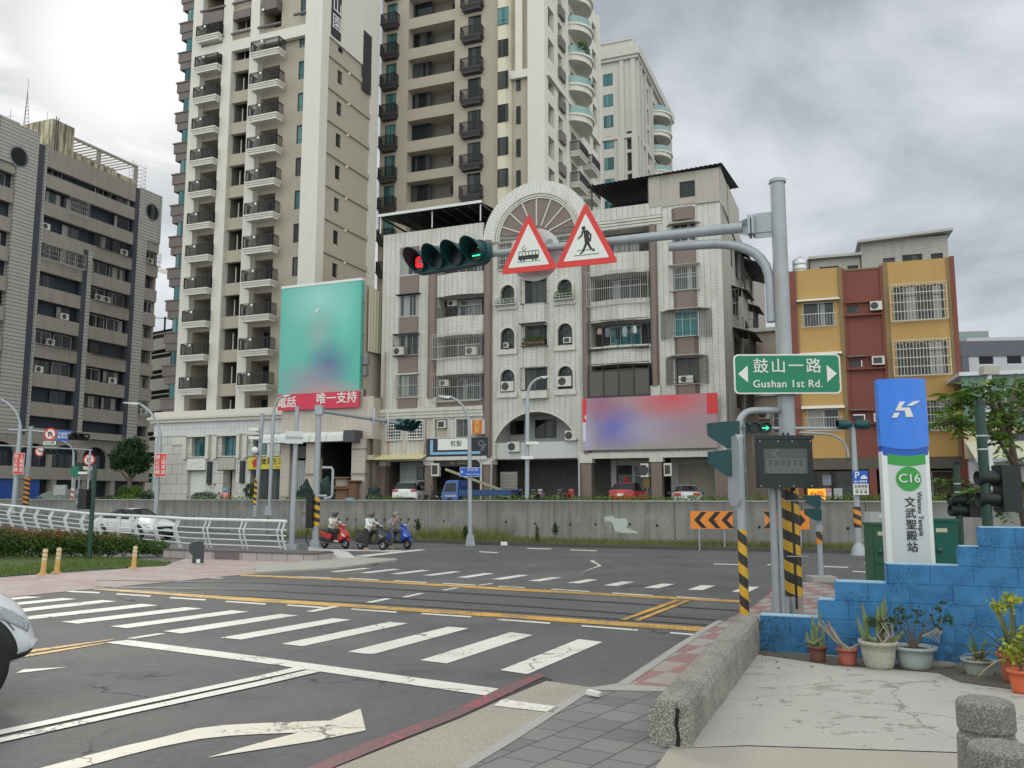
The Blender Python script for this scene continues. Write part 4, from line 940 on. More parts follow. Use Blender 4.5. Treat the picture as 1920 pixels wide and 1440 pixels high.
# hedge
HL = leaf_mat('hedge_leaves', (.018,.052,.01), (.10,.17,.028), (.27,.12,.035), (.60,.92))
B = gp(160, 1052); r = thing('hedge', 'long clipped green hedge with reddish new shoots on the lawn', 'hedge', (0, 0, 0))
bl = []; stem = MB()
for i in range(15):
    px = -75+i*26; g0 = gp(px, 1050-.02*px); 
    D = g0.y; hgt = .1+at(px, 991+(px+75)*.05+ (9 if i > 12 else 0), D).z-g0.z
    bl.append(((g0.x+RND.uniform(-.1,.1), g0.y+.1, g0.z+hgt*.56), (.50, .55, hgt*.46)))
    for q in range(2): stem.tube([(g0.x+RND.uniform(-.2,.2), g0.y, g0.z-.05), (g0.x+RND.uniform(-.3,.3), g0.y+.1, g0.z+hgt*.5)], .018, 5)
m = MB(); leaves(m, bl, 21000, .085, 4, .2, .55); leaves(m, [((c_[0], c_[1], c_[2]+.02), (r_[0]*1.02, r_[1]*.95, r_[2]*1.05)) for c_, r_ in bl], 7000, .06, 9, .2, .9)
m.M = Matrix.Translation((0,0,0)); ho = m.build('foliage', HL, r); stem.build('stems', mat('hedge_stem', (.09,.065,.04), .9), r)
# z offset for the shoot tint: hedge leaves use local z, so shift the mesh to sit on a local base
zb_ = B.z
for v_ in ho.data.vertices: v_.co.z -= zb_
ho.location = (0, 0, zb_)
# delineators
DY = mat('delineator_yellow', (.56,.33,.10), .6, 0, .1, 6, streak=.3); DC = mat('delineator_band', (.66,.58,.42), .5)
for px, yb, yt, lab in ((80, 1078, 1029, 'first yellow delineator post from the left on the lawn edge'), (106, 1075, 1027, 'middle yellow delineator post of the three on the lawn edge'), (250, 1066, 1024, 'lone yellow delineator post before the end of the hedge')):
    g0 = gp(px, yb); H = at(px+3, yt, g0.y).z-g0.z; r = thing('delineator_post', lab, 'bollard', g0, 0, 'yellow delineator posts'); r.rotation_euler = (0, .05, 0)
    m = MB(); m.lathe([(.13,0),(.13,.03),(.065,.06),(.052,H),(0,H+.01)], 12); m.build('post', DY, r)
    for q in (.55,.72,.88): m = MB(); m.lathe([(.062,H*q),(.062,H*q+.06)], 12); m.build('reflective_band', DC, r)
# grey plaza lamp / bin
g0 = gp(371, 1056); H = at(371, 1014, g0.y).z-g0.z; r = thing('plaza_light', 'short charcoal plaza post with curved hooded top on the pink paving', 'post light', g0, radians(20))
m = MB(); m.prism([(-.17,0),(.17,0),(.17,H-.14),(.1,H-.03),(-.02,H),(-.17,H-.02),(-.27,H-.1),(-.3,H-.24),(-.25,H-.36),(-.17,H-.42)], -.14, .14, 'y'); m.build('post', mat('charcoal_post', (.06,.066,.075), .45, .3), r)
m = MB(); m.prism([(-.29,H-.14),(-.31,H-.24),(-.26,H-.36),(-.24,H-.36),(-.27,H-.15)], -.1,.1); m.build('lens', mat('lamp_lens', (.5,.5,.45), .3), r); m = MB(); m.box(-.05,.06,-.15,-.141,.02,.13); m.build('sticker', WHT, r)
# dark green pole with pedestrian light
g0 = gp(167, 1050); H = at(176, 872, g0.y).z-g0.z; r = thing('signal_pole', 'slim dark green pole rising out of the hedge', 'pole', g0)
m = MB(); m.tube([(0,0,0),(0,0,H)], .075, 12); m.build('pole', GP, r); m = MB(); m.lathe([(.08,H-.04),(.08,H),(0,H+.01)], 12); m.build('cap', BLACK, r)
c = at(160, 936, g0.y); r = thing('pedestrian_light', 'black pedestrian light box on the slim green pole', 'traffic light', c, radians(90))
m = MB(); m.box(-.22,.22,-.14,.14,-.33,.33); m.build('housing', BLACK, r)
for zq in (.17,-.17): m = MB(); m.lathe([(.12,.12),(.12,.26),(.11,.26),(.11,.12)], 14, (0,0,zq), 0, 'y'); m.build('visor', mat('visor_grey', (.25,.27,.28), .5), r)
LAMPM = mat('lamp_head', (.62,.64,.66), .4, .2)
def lamp(label, base, ptop, head, hl=.75, r0=.095, r1=.05, ctrl=None, ret=None, D=None, sleeve=None, dirx=1):
    """pole from base up to ptop, bending to the head; px positions at depth of base"""
    r = thing('street_lamp', label, 'street lamp', base, 0, 'street lamps with curved arms'); Dy = base.y
    P = [at(*q, Dy)-base for q in ptop]; hd = at(*head, Dy)-base
    m = MB(); m.tube([(0,0,0)]+[P[0]]+bez(P[0], P[1], hd, 10)[1:], [r0]+[r1*1.5]+[r1]*10, 10); m.build('pole', GALV, r)
    m = MB(); s = dirx; m.prism([(hd.x-.1*s,hd.z+.05),(hd.x+hl*s,hd.z+.08),(hd.x+hl*1.02*s,hd.z+.03),(hd.x+.1*s,hd.z-.07)], -.13, .13, 'y'); m.build('lamp_head', LAMPM, r)
    if r0 > .08 and sleeve is None: m = MB(); m.prism([(-.22,0),(.22,0),(.15,.5),(-.15,.5)], -.2, .2, 'y'); m.build('base_cover', GALV, r)
    return r
b_ = gp(882, 1023); lamp('grey street lamp curving left, standing by the wall with a blue shrine sign', b_, [(880,800),(876,755)], (845,745), .55, .11, .06, dirx=-1)
c = at(882, 885, b_.y-.2); r = thing('direction_sign', 'blue direction sign reading Martyrs Shrine on the wall side lamp post', 'road sign', c)
m = MB(); plate(m, rrect(.98,.44,.04), 0, .02); m.build('white_border', WHT, r); m = MB(); plate(m, rrect(.95,.41,.035), -.003, -.0005); m.build('blue_panel', BLUES, r)
text('忠烈祠', .15, WHT, r, (.1,-.008,.1), bold=.01, sp=1.3); text("Martyrs' Shrine", .105, WHT, r, (.1,-.008,-.1), bold=.01); m = MB(); m.prism([(-.44,.0),(-.36,.08),(-.36,-.08)],-.008,-.004); m.build('arrow', WHT, r)
def tb(px, py, D): p = at(px, py, D); p.z = .6; return p
b_ = tb(988, 937, 46.5); lamp('grey street lamp curving right with two cameras in front of the arch building', b_, [(989,745),(990,713)], (1016,708), .35, .12, .075)
for py, rz, lab, dx in ((832, 0, 'white box camera on a bracket on the lamp post by the arch', .45), (859, 0, 'white bullet camera wrapped round the lamp post by the arch', 0)):
    c = at(989, py, 46.3); r = thing('camera', lab, 'camera', c); m = MB(); m.box(-.35+dx*.6,.3+dx*.6,-.3,-.1,-.06,.1); m.build('casing', WHT, r); m = MB(); m.tube([(0,0,-.1),(0,-.15,-.05),(dx*.7,-.2,-.05)], .04, 6); m.build('bracket', GALV, r)
b_ = tb(505, 945, 50.); lamp('slim grey street lamp curving right in front of the yellow shop sign', b_, [(513,772),(517,745)], (533,743), .35, .10, .065)
b_ = Vector((at(292, 965, 50.).x, 50., gz(-20, 50))); lamp('grey street lamp leaning over the left railing with a red plate', b_, [(300,815),(298,780)], (262,757), .9, .14, .075, dirx=-1)
b_ = Vector((at(26, 953, 63.).x, 63., gz(-36, 63))); lamp('tall grey street lamp at the left edge of the picture', b_, [(38,800),(36,765)], (0,748), 1.0, .2, .09, dirx=-1)
def red_plate(px, py, D, lab, w_=.68, h_=1.32):
    c = at(px, py, D); r = thing('ramp_sign', lab, 'road sign', c, 0, 'red ramp warning plates'); m = MB(); m.box(-w_/2,w_/2,0,.03,-h_/2,h_/2); m.build('white_border', WHT, r); m = MB(); m.box(-w_/2+.025,w_/2-.025,-.005,-.001,-h_/2+.025,h_/2-.025); m.build('red_panel', REDS, r)
    text('上\n坡\n車\n道', h_*.205, WHT, r, (w_*.24,-.01,0), bold=.02, ls=1.02); text('禁\n止\n右\n轉', h_*.205, WHT, r, (-w_*.24,-.01,0), bold=.02, ls=1.02)
red_plate(301, 872, 49.6, 'red plate with two columns of white characters on the railing side lamp'); red_plate(35, 869, 62.6, 'red plate with two columns of white characters at the left edge', .75, 1.5)
# left signal mast with long arm
b_ = Vector((at(48, 945, 64.).x, 64., gz(-36, 64)))
r = thing('signal_mast', 'grey signal mast at the left edge with a long sign arm', 'mast', b_)
H = at(43, 800, 64).z-b_.z; za_ = at(60, 810, 64).z-b_.z; e = at(165, 818, 64)-b_
m = MB(); m.tube([(0,0,0),(0,0,H)], [.2,.15], 10); m.build('pole', GALV, r); m = MB(); m.tube([(-1.6,0,za_+.15),(0,0,za_+.1),(e.x,0,e.z)], .1, 8); m.tube([(.1,0,za_-1.6)]+bez((.1,0,za_-1.6),(.1,0,za_-.4),(1.5,0,za_-.35)), .08, 8); m.build('arm', GALV, r); m = MB(); m.tube([(0,0,.6),(0,0,2.6)], .21, 10, False); m.build('striped_sleeve', OB, r)
def ring_sign(lab, px, py, D, R_, glyph=None, rz=0, sub=None):
    c = at(px, py, D); r = thing('prohibition_sign', lab, 'road sign', c, rz); m = MB(); plate(m, disc(R_), 0, .03); m.build('red_ring', REDS, r); m = MB(); plate(m, disc(R_*.76), -.006, -.001); m.build('white_panel', WHT, r)
    m = MB(); k_ = R_
    if glyph == 'uturn': m.tube([(-.2*k_,-.012,-.4*k_),(-.2*k_,-.012,.1*k_)]+bez((-.2*k_,-.012,.1*k_),(0,-.012,.6*k_),(.22*k_,-.012,.1*k_),6)+[(.22*k_,-.012,-.1*k_)], .09*k_, 6); m.prism([(.02*k_,-.05*k_),(.42*k_,-.05*k_),(.22*k_,-.42*k_)],-.02,-.008)
    elif glyph == 'right': m.box(-.3*k_,-.12*k_,-.02,-.008,-.45*k_,.25*k_); m.box(-.3*k_,.2*k_,-.02,-.008,.12*k_,.3*k_); m.prism([(.15*k_,-.02*k_),(.5*k_,.21*k_),(.15*k_,.44*k_)],-.02,-.008)
    else: m.box(-.3*k_,.3*k_,-.02,-.008,-.1*k_,.1*k_)
    m.build('pictogram', BLKS, r)
    m = MB(); m.M = Matrix.Rotation(radians(45), 4, 'Y'); m.box(-R_*.8,R_*.8,-.026,-.021,-.07*R_,.07*R_); m.M = None; m.build('slash', REDS, r)
    if sub:
        m = MB(); m.box(-sub[1]/2,sub[1]/2,0,.02,-R_-sub[2]-.06,-R_-.06); m.build('sub_plate', WHT, r); text(sub[0], sub[2]*.72, BLKS, r, (0,-.008,-R_-.06-sub[2]/2))
ring_sign('round no U-turn sign with white plate on the long left arm', 94, 814, 63.7, .46, 'uturn', 0, ('禁止迴轉', .9, .24))
ring_sign('small round prohibition sign on the lower left arm', 75, 846, 68, .40, 'bar')
ring_sign('round no right turn sign with long white plate on the thin left pole', 167, 862, 52, .34, 'right', 0, ('禁止大型車右轉', .66, .17))
c = at(120, 817, 63.7); r = thing('lane_sign', 'small blue plate with two rows of white characters on the left arm', 'road sign', c); m = MB(); m.box(-.5,.5,0,.03,-.36,.36); m.build('blue_panel', BLUES, r); text('平面車道\n專用號誌', .24, WHT, r, (0,-.01,0), bold=.01)
signal('three lens dark signal at the end of the upper left arm', at(148, 819, 63.6), radians(55), [None]*3, pitch=.5, lens=.42, vis=.3, housing=BLACK)
b_ = Vector((at(50, 945, 68.).x, 68., gz(-38, 68))); r = thing('signal_mast', 'thin grey mast with a low arm behind the left signal mast', 'mast', b_); za_ = at(60, 835, 68).z-b_.z; m = MB(); m.tube([(0,0,0),(0,0,za_+1.5)], .11, 8); m.build('pole', GALV, r); m = MB(); m.tube([(-2.5,0,za_),(4.8,0,za_-.35)], .06, 6); m.build('arm', GALV, r)
signal('dark green signal on the lower left arm beside the small round sign', at(97, 847, 67.6), radians(50), [None]*3, pitch=.42, lens=.36, vis=.25)
b_ = Vector((at(135, 945, 66.).x, 66., 1.15)); lamp('grey lamp post curving left beside the round no U-turn sign', b_, [(138,850),(136,830)], (104,823), .5, .09, .06, dirx=-1, sleeve=0)
b_ = Vector((at(163, 945, 52.).x, 52., 1.15)); r = thing('sign_pole', 'thin grey pole carrying the no right turn sign and a camera', 'pole', b_); m = MB(); m.tube([(0,0,0),(0,0,at(166,843,52).z-b_.z)], .06, 8); m.build('pole', GALV, r)
c = at(157, 887, 51.8); r = thing('camera', 'white camera on the thin left sign pole', 'camera', c); m = MB(); m.box(-.28,.22,-.1,.1,-.06,.08); m.build('casing', WHT, r); m = MB(); m.tube([(.2,0,-.05),(.22,.1,-.2)], .03, 6); m.build('bracket', GALV, r)
# camera pole
b_ = tb(479, 940, 46.); r = thing('camera_pole', 'grey pole with cameras and a striped foot in front of the shops', 'pole', b_); H = at(488, 775, 46).z-b_.z
m = MB(); m.tube([(0,0,0),(.2,0,H)], .11, 10); m.build('pole', GALV, r); m = MB(); m.tube([(0,0,0.6),(.04,0,1.95)], .12, 10, False); m.build('striped_sleeve', YB, r); m = MB(); m.box(-.42,-.1,-.25,.0,3.1,3.6); m.build('junction_box', GALV, r)
for py, lab in ((806, 'topmost white camera on the camera pole'), (822, 'second white camera down the camera pole'), (843, 'white dome camera lowest on the camera pole')):
    c = at(483, py, 45.8); r = thing('camera', lab, 'camera', c, 0, 'cameras on the camera pole'); m = MB()
    if py < 840: m.box(-.42,.1,-.2,.0,-.06,.1); m.prism([(-.5,.02),(-.3,.12),(-.3,.06)],-.18,-.02)
    else: m.ell((-.1,-.15,-.05), (.18,.18,.2), 12, 8)
    m.build('casing', WHT, r); m = MB(); m.tube([(-.1,-.1,-.05),(.1,0,-.12)], .035, 6); m.build('bracket', GALV, r)
# plain pole with sign box at railing end
b_ = at(546, 1034, 31.6); b_.z = gz(b_.x, 31.6)+.2; r = thing('sign_pole', 'plain grey pole on a steel foot at the end of the white railing', 'pole', b_); H = at(560, 762, 31.6).z-b_.z
m = MB(); m.tube([(0,0,0),(.05,0,H)], [.105,.075], 12); m.build('pole', GALV, r); m = MB(); m.prism([(-.24,-.25),(.24,-.25),(.2,.22),(-.2,.22)],-.2,.2,'y'); m.build('base_cover', GALV, r)
c = at(552, 820, 31.3); r = thing('sign_box', 'grey back of a sign board on the plain pole', 'sign', c, .2); m = MB(); m.box(-.32,.3,0,.05,-.22,.22); m.build('board', SILV, r); m = MB(); m.box(-.33,.31,.05,.07,-.23,-.19); m.box(-.33,.31,.05,.07,.19,.23); m.box(-.3,.28,-.03,0,-.03,.03); m.build('frame', GALV, r)
# left signal mast on the island
b_ = gp(590, 1040); b_.z = gz(b_.x, b_.y)+.1; D = b_.y; r = thing('signal_mast', 'grey signal mast on the traffic island with an arm over the scooters', 'mast', b_)
H = at(607, 760, D).z-b_.z; zA_ = at(606, 770, D).z-b_.z
m = MB(); m.tube([(0,0,0),(0,0,H)], [.125,.095], 14); m.prism([(-.2,0),(.2,0),(.13,.42),(-.13,.42)],-.17,.17,'y'); m.build('pole', GALV, r)
m = MB(); m.tube([(.02,0,.95),(.02,0,2.0)], .13, 12, False); m.build('striped_sleeve', YB, r)
m = MB(); m.tube([V*.1+Vector((0,0,zA_)), V*7.0+Vector((0,0,zA_))], .07, 10); m.tube([V*.16+Vector((0,0,zA_-1.2))]+bez(V*.16+Vector((0,0,zA_-1.2)), V*.16+Vector((0,0,zA_-.3)), V*1.7+Vector((0,0,zA_-.25))), .065, 8); m.build('arm', GALV, r)
m = MB(); m.box(-.12,.16,-.16,.16,zA_-.16,zA_+.2); m.build('arm_bracket', GALV, r)
m = MB(); m.tube([(.3,-.05,1.95),(.55,-.05,2.0),(.6,-.05,2.1),(.6,-.05,3.0),(.55,-.05,3.1),(.2,-.05,3.1)], .05, 8); m.tube([(-.2,-.05,2.05),(.4,-.05,2.05)], .05, 8); m.build('side_hoop', GALV, r)
m = MB(); m.tube(bez((-.25,-.1,.85),(-.45,-.1,.5),(-.15,-.12,.2),6), .02, 6); m.build('cable', BLACK, r)
base_w = b_
def along(t, dz): p = base_w+V*t; p.z = base_w.z+zA_+dz; return p
sgn = signal('three lens signal at the far end of the island mast arm', along(6.9, -.02), radians(66), [None]*3, pitch=.5, lens=.42, vis=.42)
r = thing('round_sign', 'silver back of a round sign on the island mast arm', 'road sign', along(3.8, .05)+U*.1, pi/2+A_V+.7); m = MB(); plate(m, disc(.46), 0, .02); m.build('disc', SILV, r); m = MB(); m.box(-.25,.25,-.03,0,.14,.18); m.box(-.25,.25,-.03,0,-.18,-.14); m.build('bracket', GALV, r)
r = thing('warning_sign', 'silver back of a triangular sign on the island mast arm', 'road sign', along(5.0, 0)+U*.1, pi/2+A_V+.7); m = MB(); plate(m, rtri(.9,.8), 0, .02); m.build('plate', SILV, r); m = MB(); m.box(-.2,.2,-.03,0,-.1,-.06); m.build('bracket', GALV, r)
c = at(583, 958, D-.1); r = thing('pedestrian_light', 'tall black signal box on the island mast foot', 'traffic light', c, radians(75)); m = MB(); m.box(-.17,.17,-.12,.12,-.62,.62); m.build('housing', BLACK, r)
for zq in (.3,-.3): m = MB(); m.box(-.14,.14,.12,.3,zq+.2,zq+.23); m.build('visor', BLACK, r)
m = MB(); P = [gp(578,1052), gp(610,1052), gp(606,1041), gp(580,1041)]
m.add(P+[p_+Vector((RND.uniform(-.05,.05),0,RND.uniform(.2,.32))) for p_ in P], [(0,1,5,4),(1,2,6,5),(2,3,7,6),(3,0,4,7),(4,5,6,7)]); o = m.build('broken_concrete_block', ISLE); tag(o, 'broken concrete footing at the base of the island mast', 'concrete block')
# ============================================================ BUILDINGS
ALUD = mat('dark_window_frame', (.025,.03,.033), .4, .1, .1, 6); ALUS = mat('silver_window_frame', (.42,.43,.43), .4, .3, .1, 6); WFR = mat('white_window_frame', (.66,.66,.64), .45, 0, .08, 5)
GLD = glass_mat('dark_glass', (.012,.016,.019), .08, .45, (.13,.14,.135)); GLT = glass_mat('teal_glass', (.035,.14,.15), .05, .55, (.18,.36,.36)); GLC = glass_mat('curtained_glass', (.05,.055,.06), .12, .8, (.42,.42,.40))
ROOM = mat('dim_room', (.025,.024,.023), .9, 0, .5, .9); ROOMG = mat('dim_balcony_wall', (.06,.058,.055), .9, 0, .45, .8, streak=.4)  # near-black colours carry the shade of unlit rooms and balcony recesses
RAILB = mat('black_railing', (.014,.014,.016), .45, .2, .15, 6)
CAGEW = mat('pale_cage_steel', (.47,.47,.44), .5, .1, .15, 4, streak=.4, grime=(.25,.13,.06)); CAGED = mat('dark_cage_steel', (.05,.05,.05), .55, .1, .2, 4)
ACW = mat('ac_casing', (.60,.59,.55), .55, 0, .1, 4, streak=.35); ACG = mat('ac_grille', (.05,.05,.05), .6, 0, .2, 8)
POTR = mat('terracotta', (.42,.13,.07), .75, 0, .15, 7, .15)
def frame(name, label, o, u, cat='building'):
    r = thing(name, label, cat, (o[0], o[1], 0), atan2(u[1], u[0])); return r
def wpos(r, x, y, z): a = r.rotation_euler.z; return Vector((r.location.x+x*cos(a)-y*sin(a), r.location.y+x*sin(a)+y*cos(a), z))
def holes_wall(mb, x0, x1, z0, z1, H, y=0., dep=.25, mi=0, ax='x', inv=1):
    """wall in plane y (or x when ax='y') with recessed rectangular openings H=[(x0,x1,z0,z1[,depth])]"""
    f = (lambda u_, d_, z_: (u_, y+d_, z_)) if ax == 'x' else (lambda u_, d_, z_: (y-d_*inv, u_, z_))
    H = [h for h in H if h[0] < x1 and h[1] > x0 and h[2] < z1 and h[3] > z0]
    X = sorted({x0, x1, *[min(max(v, x0), x1) for h in H for v in h[:2]]}); Z = sorted({z0, z1, *[min(max(v, z0), z1) for h in H for v in h[2:4]]})
    for j in range(len(Z)-1):
        i = 0
        while i < len(X)-1:
            def solid(i): cx_, cz_ = (X[i]+X[i+1])/2, (Z[j]+Z[j+1])/2; return not any(h[0] < cx_ < h[1] and h[2] < cz_ < h[3] for h in H)
            if solid(i):
                k = i
                while k+1 < len(X)-1 and solid(k+1): k += 1
                mb.quad(f(X[i], 0, Z[j]), f(X[k+1], 0, Z[j]), f(X[k+1], 0, Z[j+1]), f(X[i], 0, Z[j+1]), mi); i = k+1
            else: i += 1
    for h in H:
        d_ = h[4] if len(h) > 4 else dep; a, b_, c, e = h[:4]
        mb.quad(f(a,0,c), f(a,d_,c), f(a,d_,e), f(a,0,e), mi); mb.quad(f(b_,0,c), f(b_,0,e), f(b_,d_,e), f(b_,d_,c), mi)
        mb.quad(f(a,0,c), f(b_,0,c), f(b_,d_,c), f(a,d_,c), mi); mb.quad(f(a,0,e), f(a,d_,e), f(b_,d_,e), f(b_,0,e), mi)
    return mb
_WC = {}
def win(r, x0, x1, z0, z1, y=.15, nx=2, nz=1, fm=None, gm=None, ft=.05, name='window', rz=0.):
    fm = fm or ALUD; gm = gm or GLD; w_, h_ = round(x1-x0, 2), round(z1-z0, 2); k = (w_, h_, nx, nz, fm.name, gm.name, ft)
    if k not in _WC:
        m = MB(); m.box(0,w_,0,.06,0,ft); m.box(0,w_,0,.06,h_-ft,h_); m.box(0,ft,0.002,.058,ft,h_-ft); m.box(w_-ft,w_,.002,.058,ft,h_-ft)
        for i in range(1, nx): m.box(w_*i/nx-ft*.4, w_*i/nx+ft*.4, .004, .05, ft, h_-ft)
        zs_ = [h_*i/nz for i in range(1, nz)] if nz != 2 else [h_*.72]
        if nz == -1: zs_ = [h_*.26]
        for z_ in zs_: m.box(ft, w_-ft, .006, .048, z_-ft*.4, z_+ft*.4)
        p = MB(); p.quad((ft,.035,ft), (w_-ft,.035,ft), (w_-ft,.035,h_-ft), (ft,.035,h_-ft)); _WC[k] = (m.mesh(name, fm), p.mesh('pane', gm))
    a, b_ = _WC[k]; o = link(name, a, r, (x0, y, z0), (0, 0, rz) if rz else None); link('pane', b_, o); return o
def cage(r, x0, x1, z0, z1, pr=.35, mt=None, sp=.13, nh=2, name='window_cage', fancy=False, y=0., t=.016, top=False, parent_y=None):
    m = MB(); mt = mt or CAGEW; n = max(2, int((x1-x0)/sp)); y0 = y-pr
    for i in range(n+1): x = x0+(x1-x0)*i/n; m.box(x-t*.6, x+t*.6, y0-.01, y0+.01, z0, z1)
    for i in range(nh+2): z = z0+(z1-z0)*i/(nh+1); m.box(x0-.01, x1+.01, y0-.016, y0+.016, z-t, z+t)
    for xx in (x0, x1):
        for i in range(3): m.box(xx-.01, xx+.01, y0, y, z0+(z1-z0)*i/2-t, z0+(z1-z0)*i/2+t)
        for i in range(1, 3): m.box(xx-.008, xx+.008, y0+pr*i/3-.008, y0+pr*i/3+.008, z0, z1)
    for i in range(4): m.box(x0, x1, y0+pr*i/4-.008, y0+pr*i/4+.008, z0-.012, z0+.012)
    if fancy:
        k = max(2, int((x1-x0)/.5))
        for i in range(k):
            c = x0+(x1-x0)*(i+.5)/k; rr = (x1-x0)/k*.42; m.tube([(c+rr*cos(a*pi/8), y0-.012, z1-.32+rr*.7*sin(a*pi/8)) for a in range(0, 9)], .012, 5, False)
    if top: m.box(x0-.08, x1+.08, y0-.1, y, z1+.02, z1+.05)
    return m.build(name, mt, r)
def ac(label, r, x, y, z, w_=.75, h_=.55, group='outdoor air conditioner units on the facades', rz=None, flat=False):
    o = thing('air_conditioner', label, 'air conditioner', wpos(r, x, y, z), r.rotation_euler.z if rz is None else rz, group)
    m = MB(); m.box(-w_/2,w_/2,-.3,0,0,h_); m.build('casing', ACW, o); g_ = MB()
    if flat: g_.box(-w_*.38,w_*.3,-.312,-.302,h_*.15,h_*.85)
    else: plate(g_, disc(h_*.40, 18, (-w_*.16, h_*.5)), -.312, -.302)
    g_.build('fan_grille', ACG, o); m = MB(); m.box(-w_/2+.05,-w_/2+.09,-.3,.05,-.04,-.002); m.box(w_/2-.09,w_/2-.05,-.3,.05,-.04,-.002); m.build('bracket', CAGED, o); return o
# ---------------- white tiled walk-up with the big arch
def white_tiles():
    m, t, b, o = newmat('white_wall_tiles'); uv, co = facade_co(t); x, z, _ = t.sep(uv); c = (.71,.70,.655)
    col = t.mix(t.noise(co, .6, 5), dark(c, .84), dark(c, 1.05))
    br = t.node('ShaderNodeTexBrick', Vector=uv, Color1=(.92,.92,.92), Color2=(1.04,1.04,1.03), Mortar=(.48,.47,.45), Scale=1.); br.inputs['Brick Width'].default_value = .2; br.inputs['Row Height'].default_value = .11; br.inputs['Mortar Size'].default_value = .012
    col = t.mix(1., col, br.outputs[0], 'MULTIPLY')
    vl = t.math('LESS_THAN', t.math('FRACT', t.math('DIVIDE', x, .42)), .075); col = t.mix(t.math('MULTIPLY', vl, t.math('ADD', .32, t.math('MULTIPLY', t.noise(t.scale(uv, (3, .5, 1)), 1.5, 3), .7))), col, (.12,.115,.105))
    sn = t.noise(t.scale(uv, (1.1, .2, 1)), 1.2, 6, .65); col = t.mix(t.math('MULTIPLY', t.ramp(sn, .5, .78), .5), col, (.22,.20,.165)); col = t.mix(t.math('MULTIPLY', t.ramp(t.noise(co, .45, 6, .6), .48, .72), .35), col, (.33,.30,.25))
    rn = t.noise(t.scale(uv, (1.3, .09, 1), loc=(5, 2, 0)), 1.3, 5, .6); low = t.math('MULTIPLY', t.ramp(x, -22., -26.), t.ramp(z, 12., 8.)); col = t.mix(t.math('MULTIPLY', t.math('MULTIPLY', t.ramp(rn, .50, .62), low), .85), col, (.42,.20,.06))
    t.put(b.inputs['Base Color'], col); b.inputs['Roughness'].default_value = .5; return m
TILEW = white_tiles()
TILEB = tile_mat('brown_wall_tiles', (.215,.155,.135), (.16,.12,.105), .2, .07, .008, .14, 0, .35)
CREAM = plaster_mat('cream_band', (.60,.585,.53), .08, .4); GREYP = plaster_mat('grey_paint_wall', (.44,.44,.435), .06, .25)
mid = frame('apartment_building', 'white tiled apartment block with a big sunburst arch on its roofline', at(1357, 600, 60), (.923, -.385))
WL_z = [(19.6,21.25),(16.15,17.9),(12.95,14.62),(9.6,11.35)]; BL_z = [(19.26,21.2),(15.74,17.46),(12.5,14.23),(9.15,11.1)]; BR_z = [(19.41,21.3),(15.96,17.88),(12.55,14.36),(9.02,11.15)]
AR = [(16.40,17.9),(12.9,14.52),(9.57,11.28)]; CB_z = [(16.2,18.1),(12.9,14.5),(9.58,11.25)]; WR_z = [(19.75,21.3),(16.22,17.95),(12.9,14.65),(9.5,11.35)]
H = [(-25.95,-24.15,a,b_,.3) for a, b_ in WL_z]+[(-22.5,-18.4,a,b_,1.4) for a, b_ in BL_z]+[(-9.72,-5.2,a,b_,1.4) for a, b_ in BR_z]+[(-3.5,-1.75,a,b_,.25) for a, b_ in WR_z]
H += [(x,x+1.18,a,b_,.3) for x in (-16.97,-12.30) for a, b_ in AR]+[(-14.95,-13.15,a,b_,.5) for a, b_ in CB_z]+[(-17.2,-16.0,19.2,21.3,.3),(-12.3,-11.1,19.2,21.3,.3)]
H += [(-26.9,-25.55,6.2,7.58),(-24.95,-23.6,6.22,7.55),(-22.58,-21.45,6.2,7.65),(-20.7,-19.6,6.2,7.6),(-17.4,-10.8,4.4,7.95,3.0)]
m = MB(); holes_wall(m, -27.6, 0, 4.4, 22.0, H, 0, .2); m.box(-27.6,-18.5,-.001,.25,22.0,23.2); 
m.add([(-27.6,26,1.15),(-27.6,0,1.15),(-27.6,0,23.2),(-27.6,26,23.2)], [(0,1,2,3)])
for x in (-16.97,-12.30):
    for a, b_ in AR:   # round heads
        zs_ = b_-.59; arc_ = [(x+.59+.59*cos(pi-i*pi/12), zs_+.59*sin(i*pi/12)) for i in range(13)]
        m.prism([(x,b_)]+arc_[:7]+[(x+.59,b_)][:0], -.001, .29); m.prism(arc_[6:]+[(x+1.18,b_)], -.001, .29)
xa0, xa1, zsp, zap = -17.4, -10.8, 5.75, 7.94; rr = ((xa1-xa0)**2/4+(zap-zsp)**2)/(2*(zap-zsp)); xc, zc = (xa0+xa1)/2, zap-rr; th = math.asin((xa1-xa0)/2/rr)
def arcp(q, n=20, r_=None): r_ = r_ or rr; return [(xc+r_*sin(-th+2*th*i/n), zc+r_*cos(-th+2*th*i/n)) for i in range(n+1)]
A_ = arcp(0); m.prism([(xa0,7.951)]+A_[:11], -.002, .35); m.prism(A_[10:]+[(xa1,7.951)], -.002, .35)
m.build('front_wall', TILEW, mid)
m = MB(); O_ = arcp(0, 20, rr+.14)
for i in range(20): m.prism([A_[i],A_[i+1],O_[i+1],O_[i]], -.06, .3)
for x in (-16.97,-12.30):
    for a, b_ in AR:
        zs_ = b_-.59; P1 = [(x+.59+.59*cos(pi-i*pi/12), zs_+.59*sin(i*pi/12)) for i in range(13)]; P2 = [(x+.59+.76*cos(pi-i*pi/12), zs_+.76*sin(i*pi/12)) for i in range(13)]
        for i in range(12): m.prism([P1[i],P1[i+1],P2[i+1],P2[i]], -.07, .1)
        m.box(x-.17,x,-.07,.1,a-.1,zs_); m.box(x+1.18,x+1.35,-.07,.1,a-.1,zs_); m.box(x-.25,x+1.43,-.16,.05,a-.45,a-.1)
m.build('arch_surround', CREAM, mid)
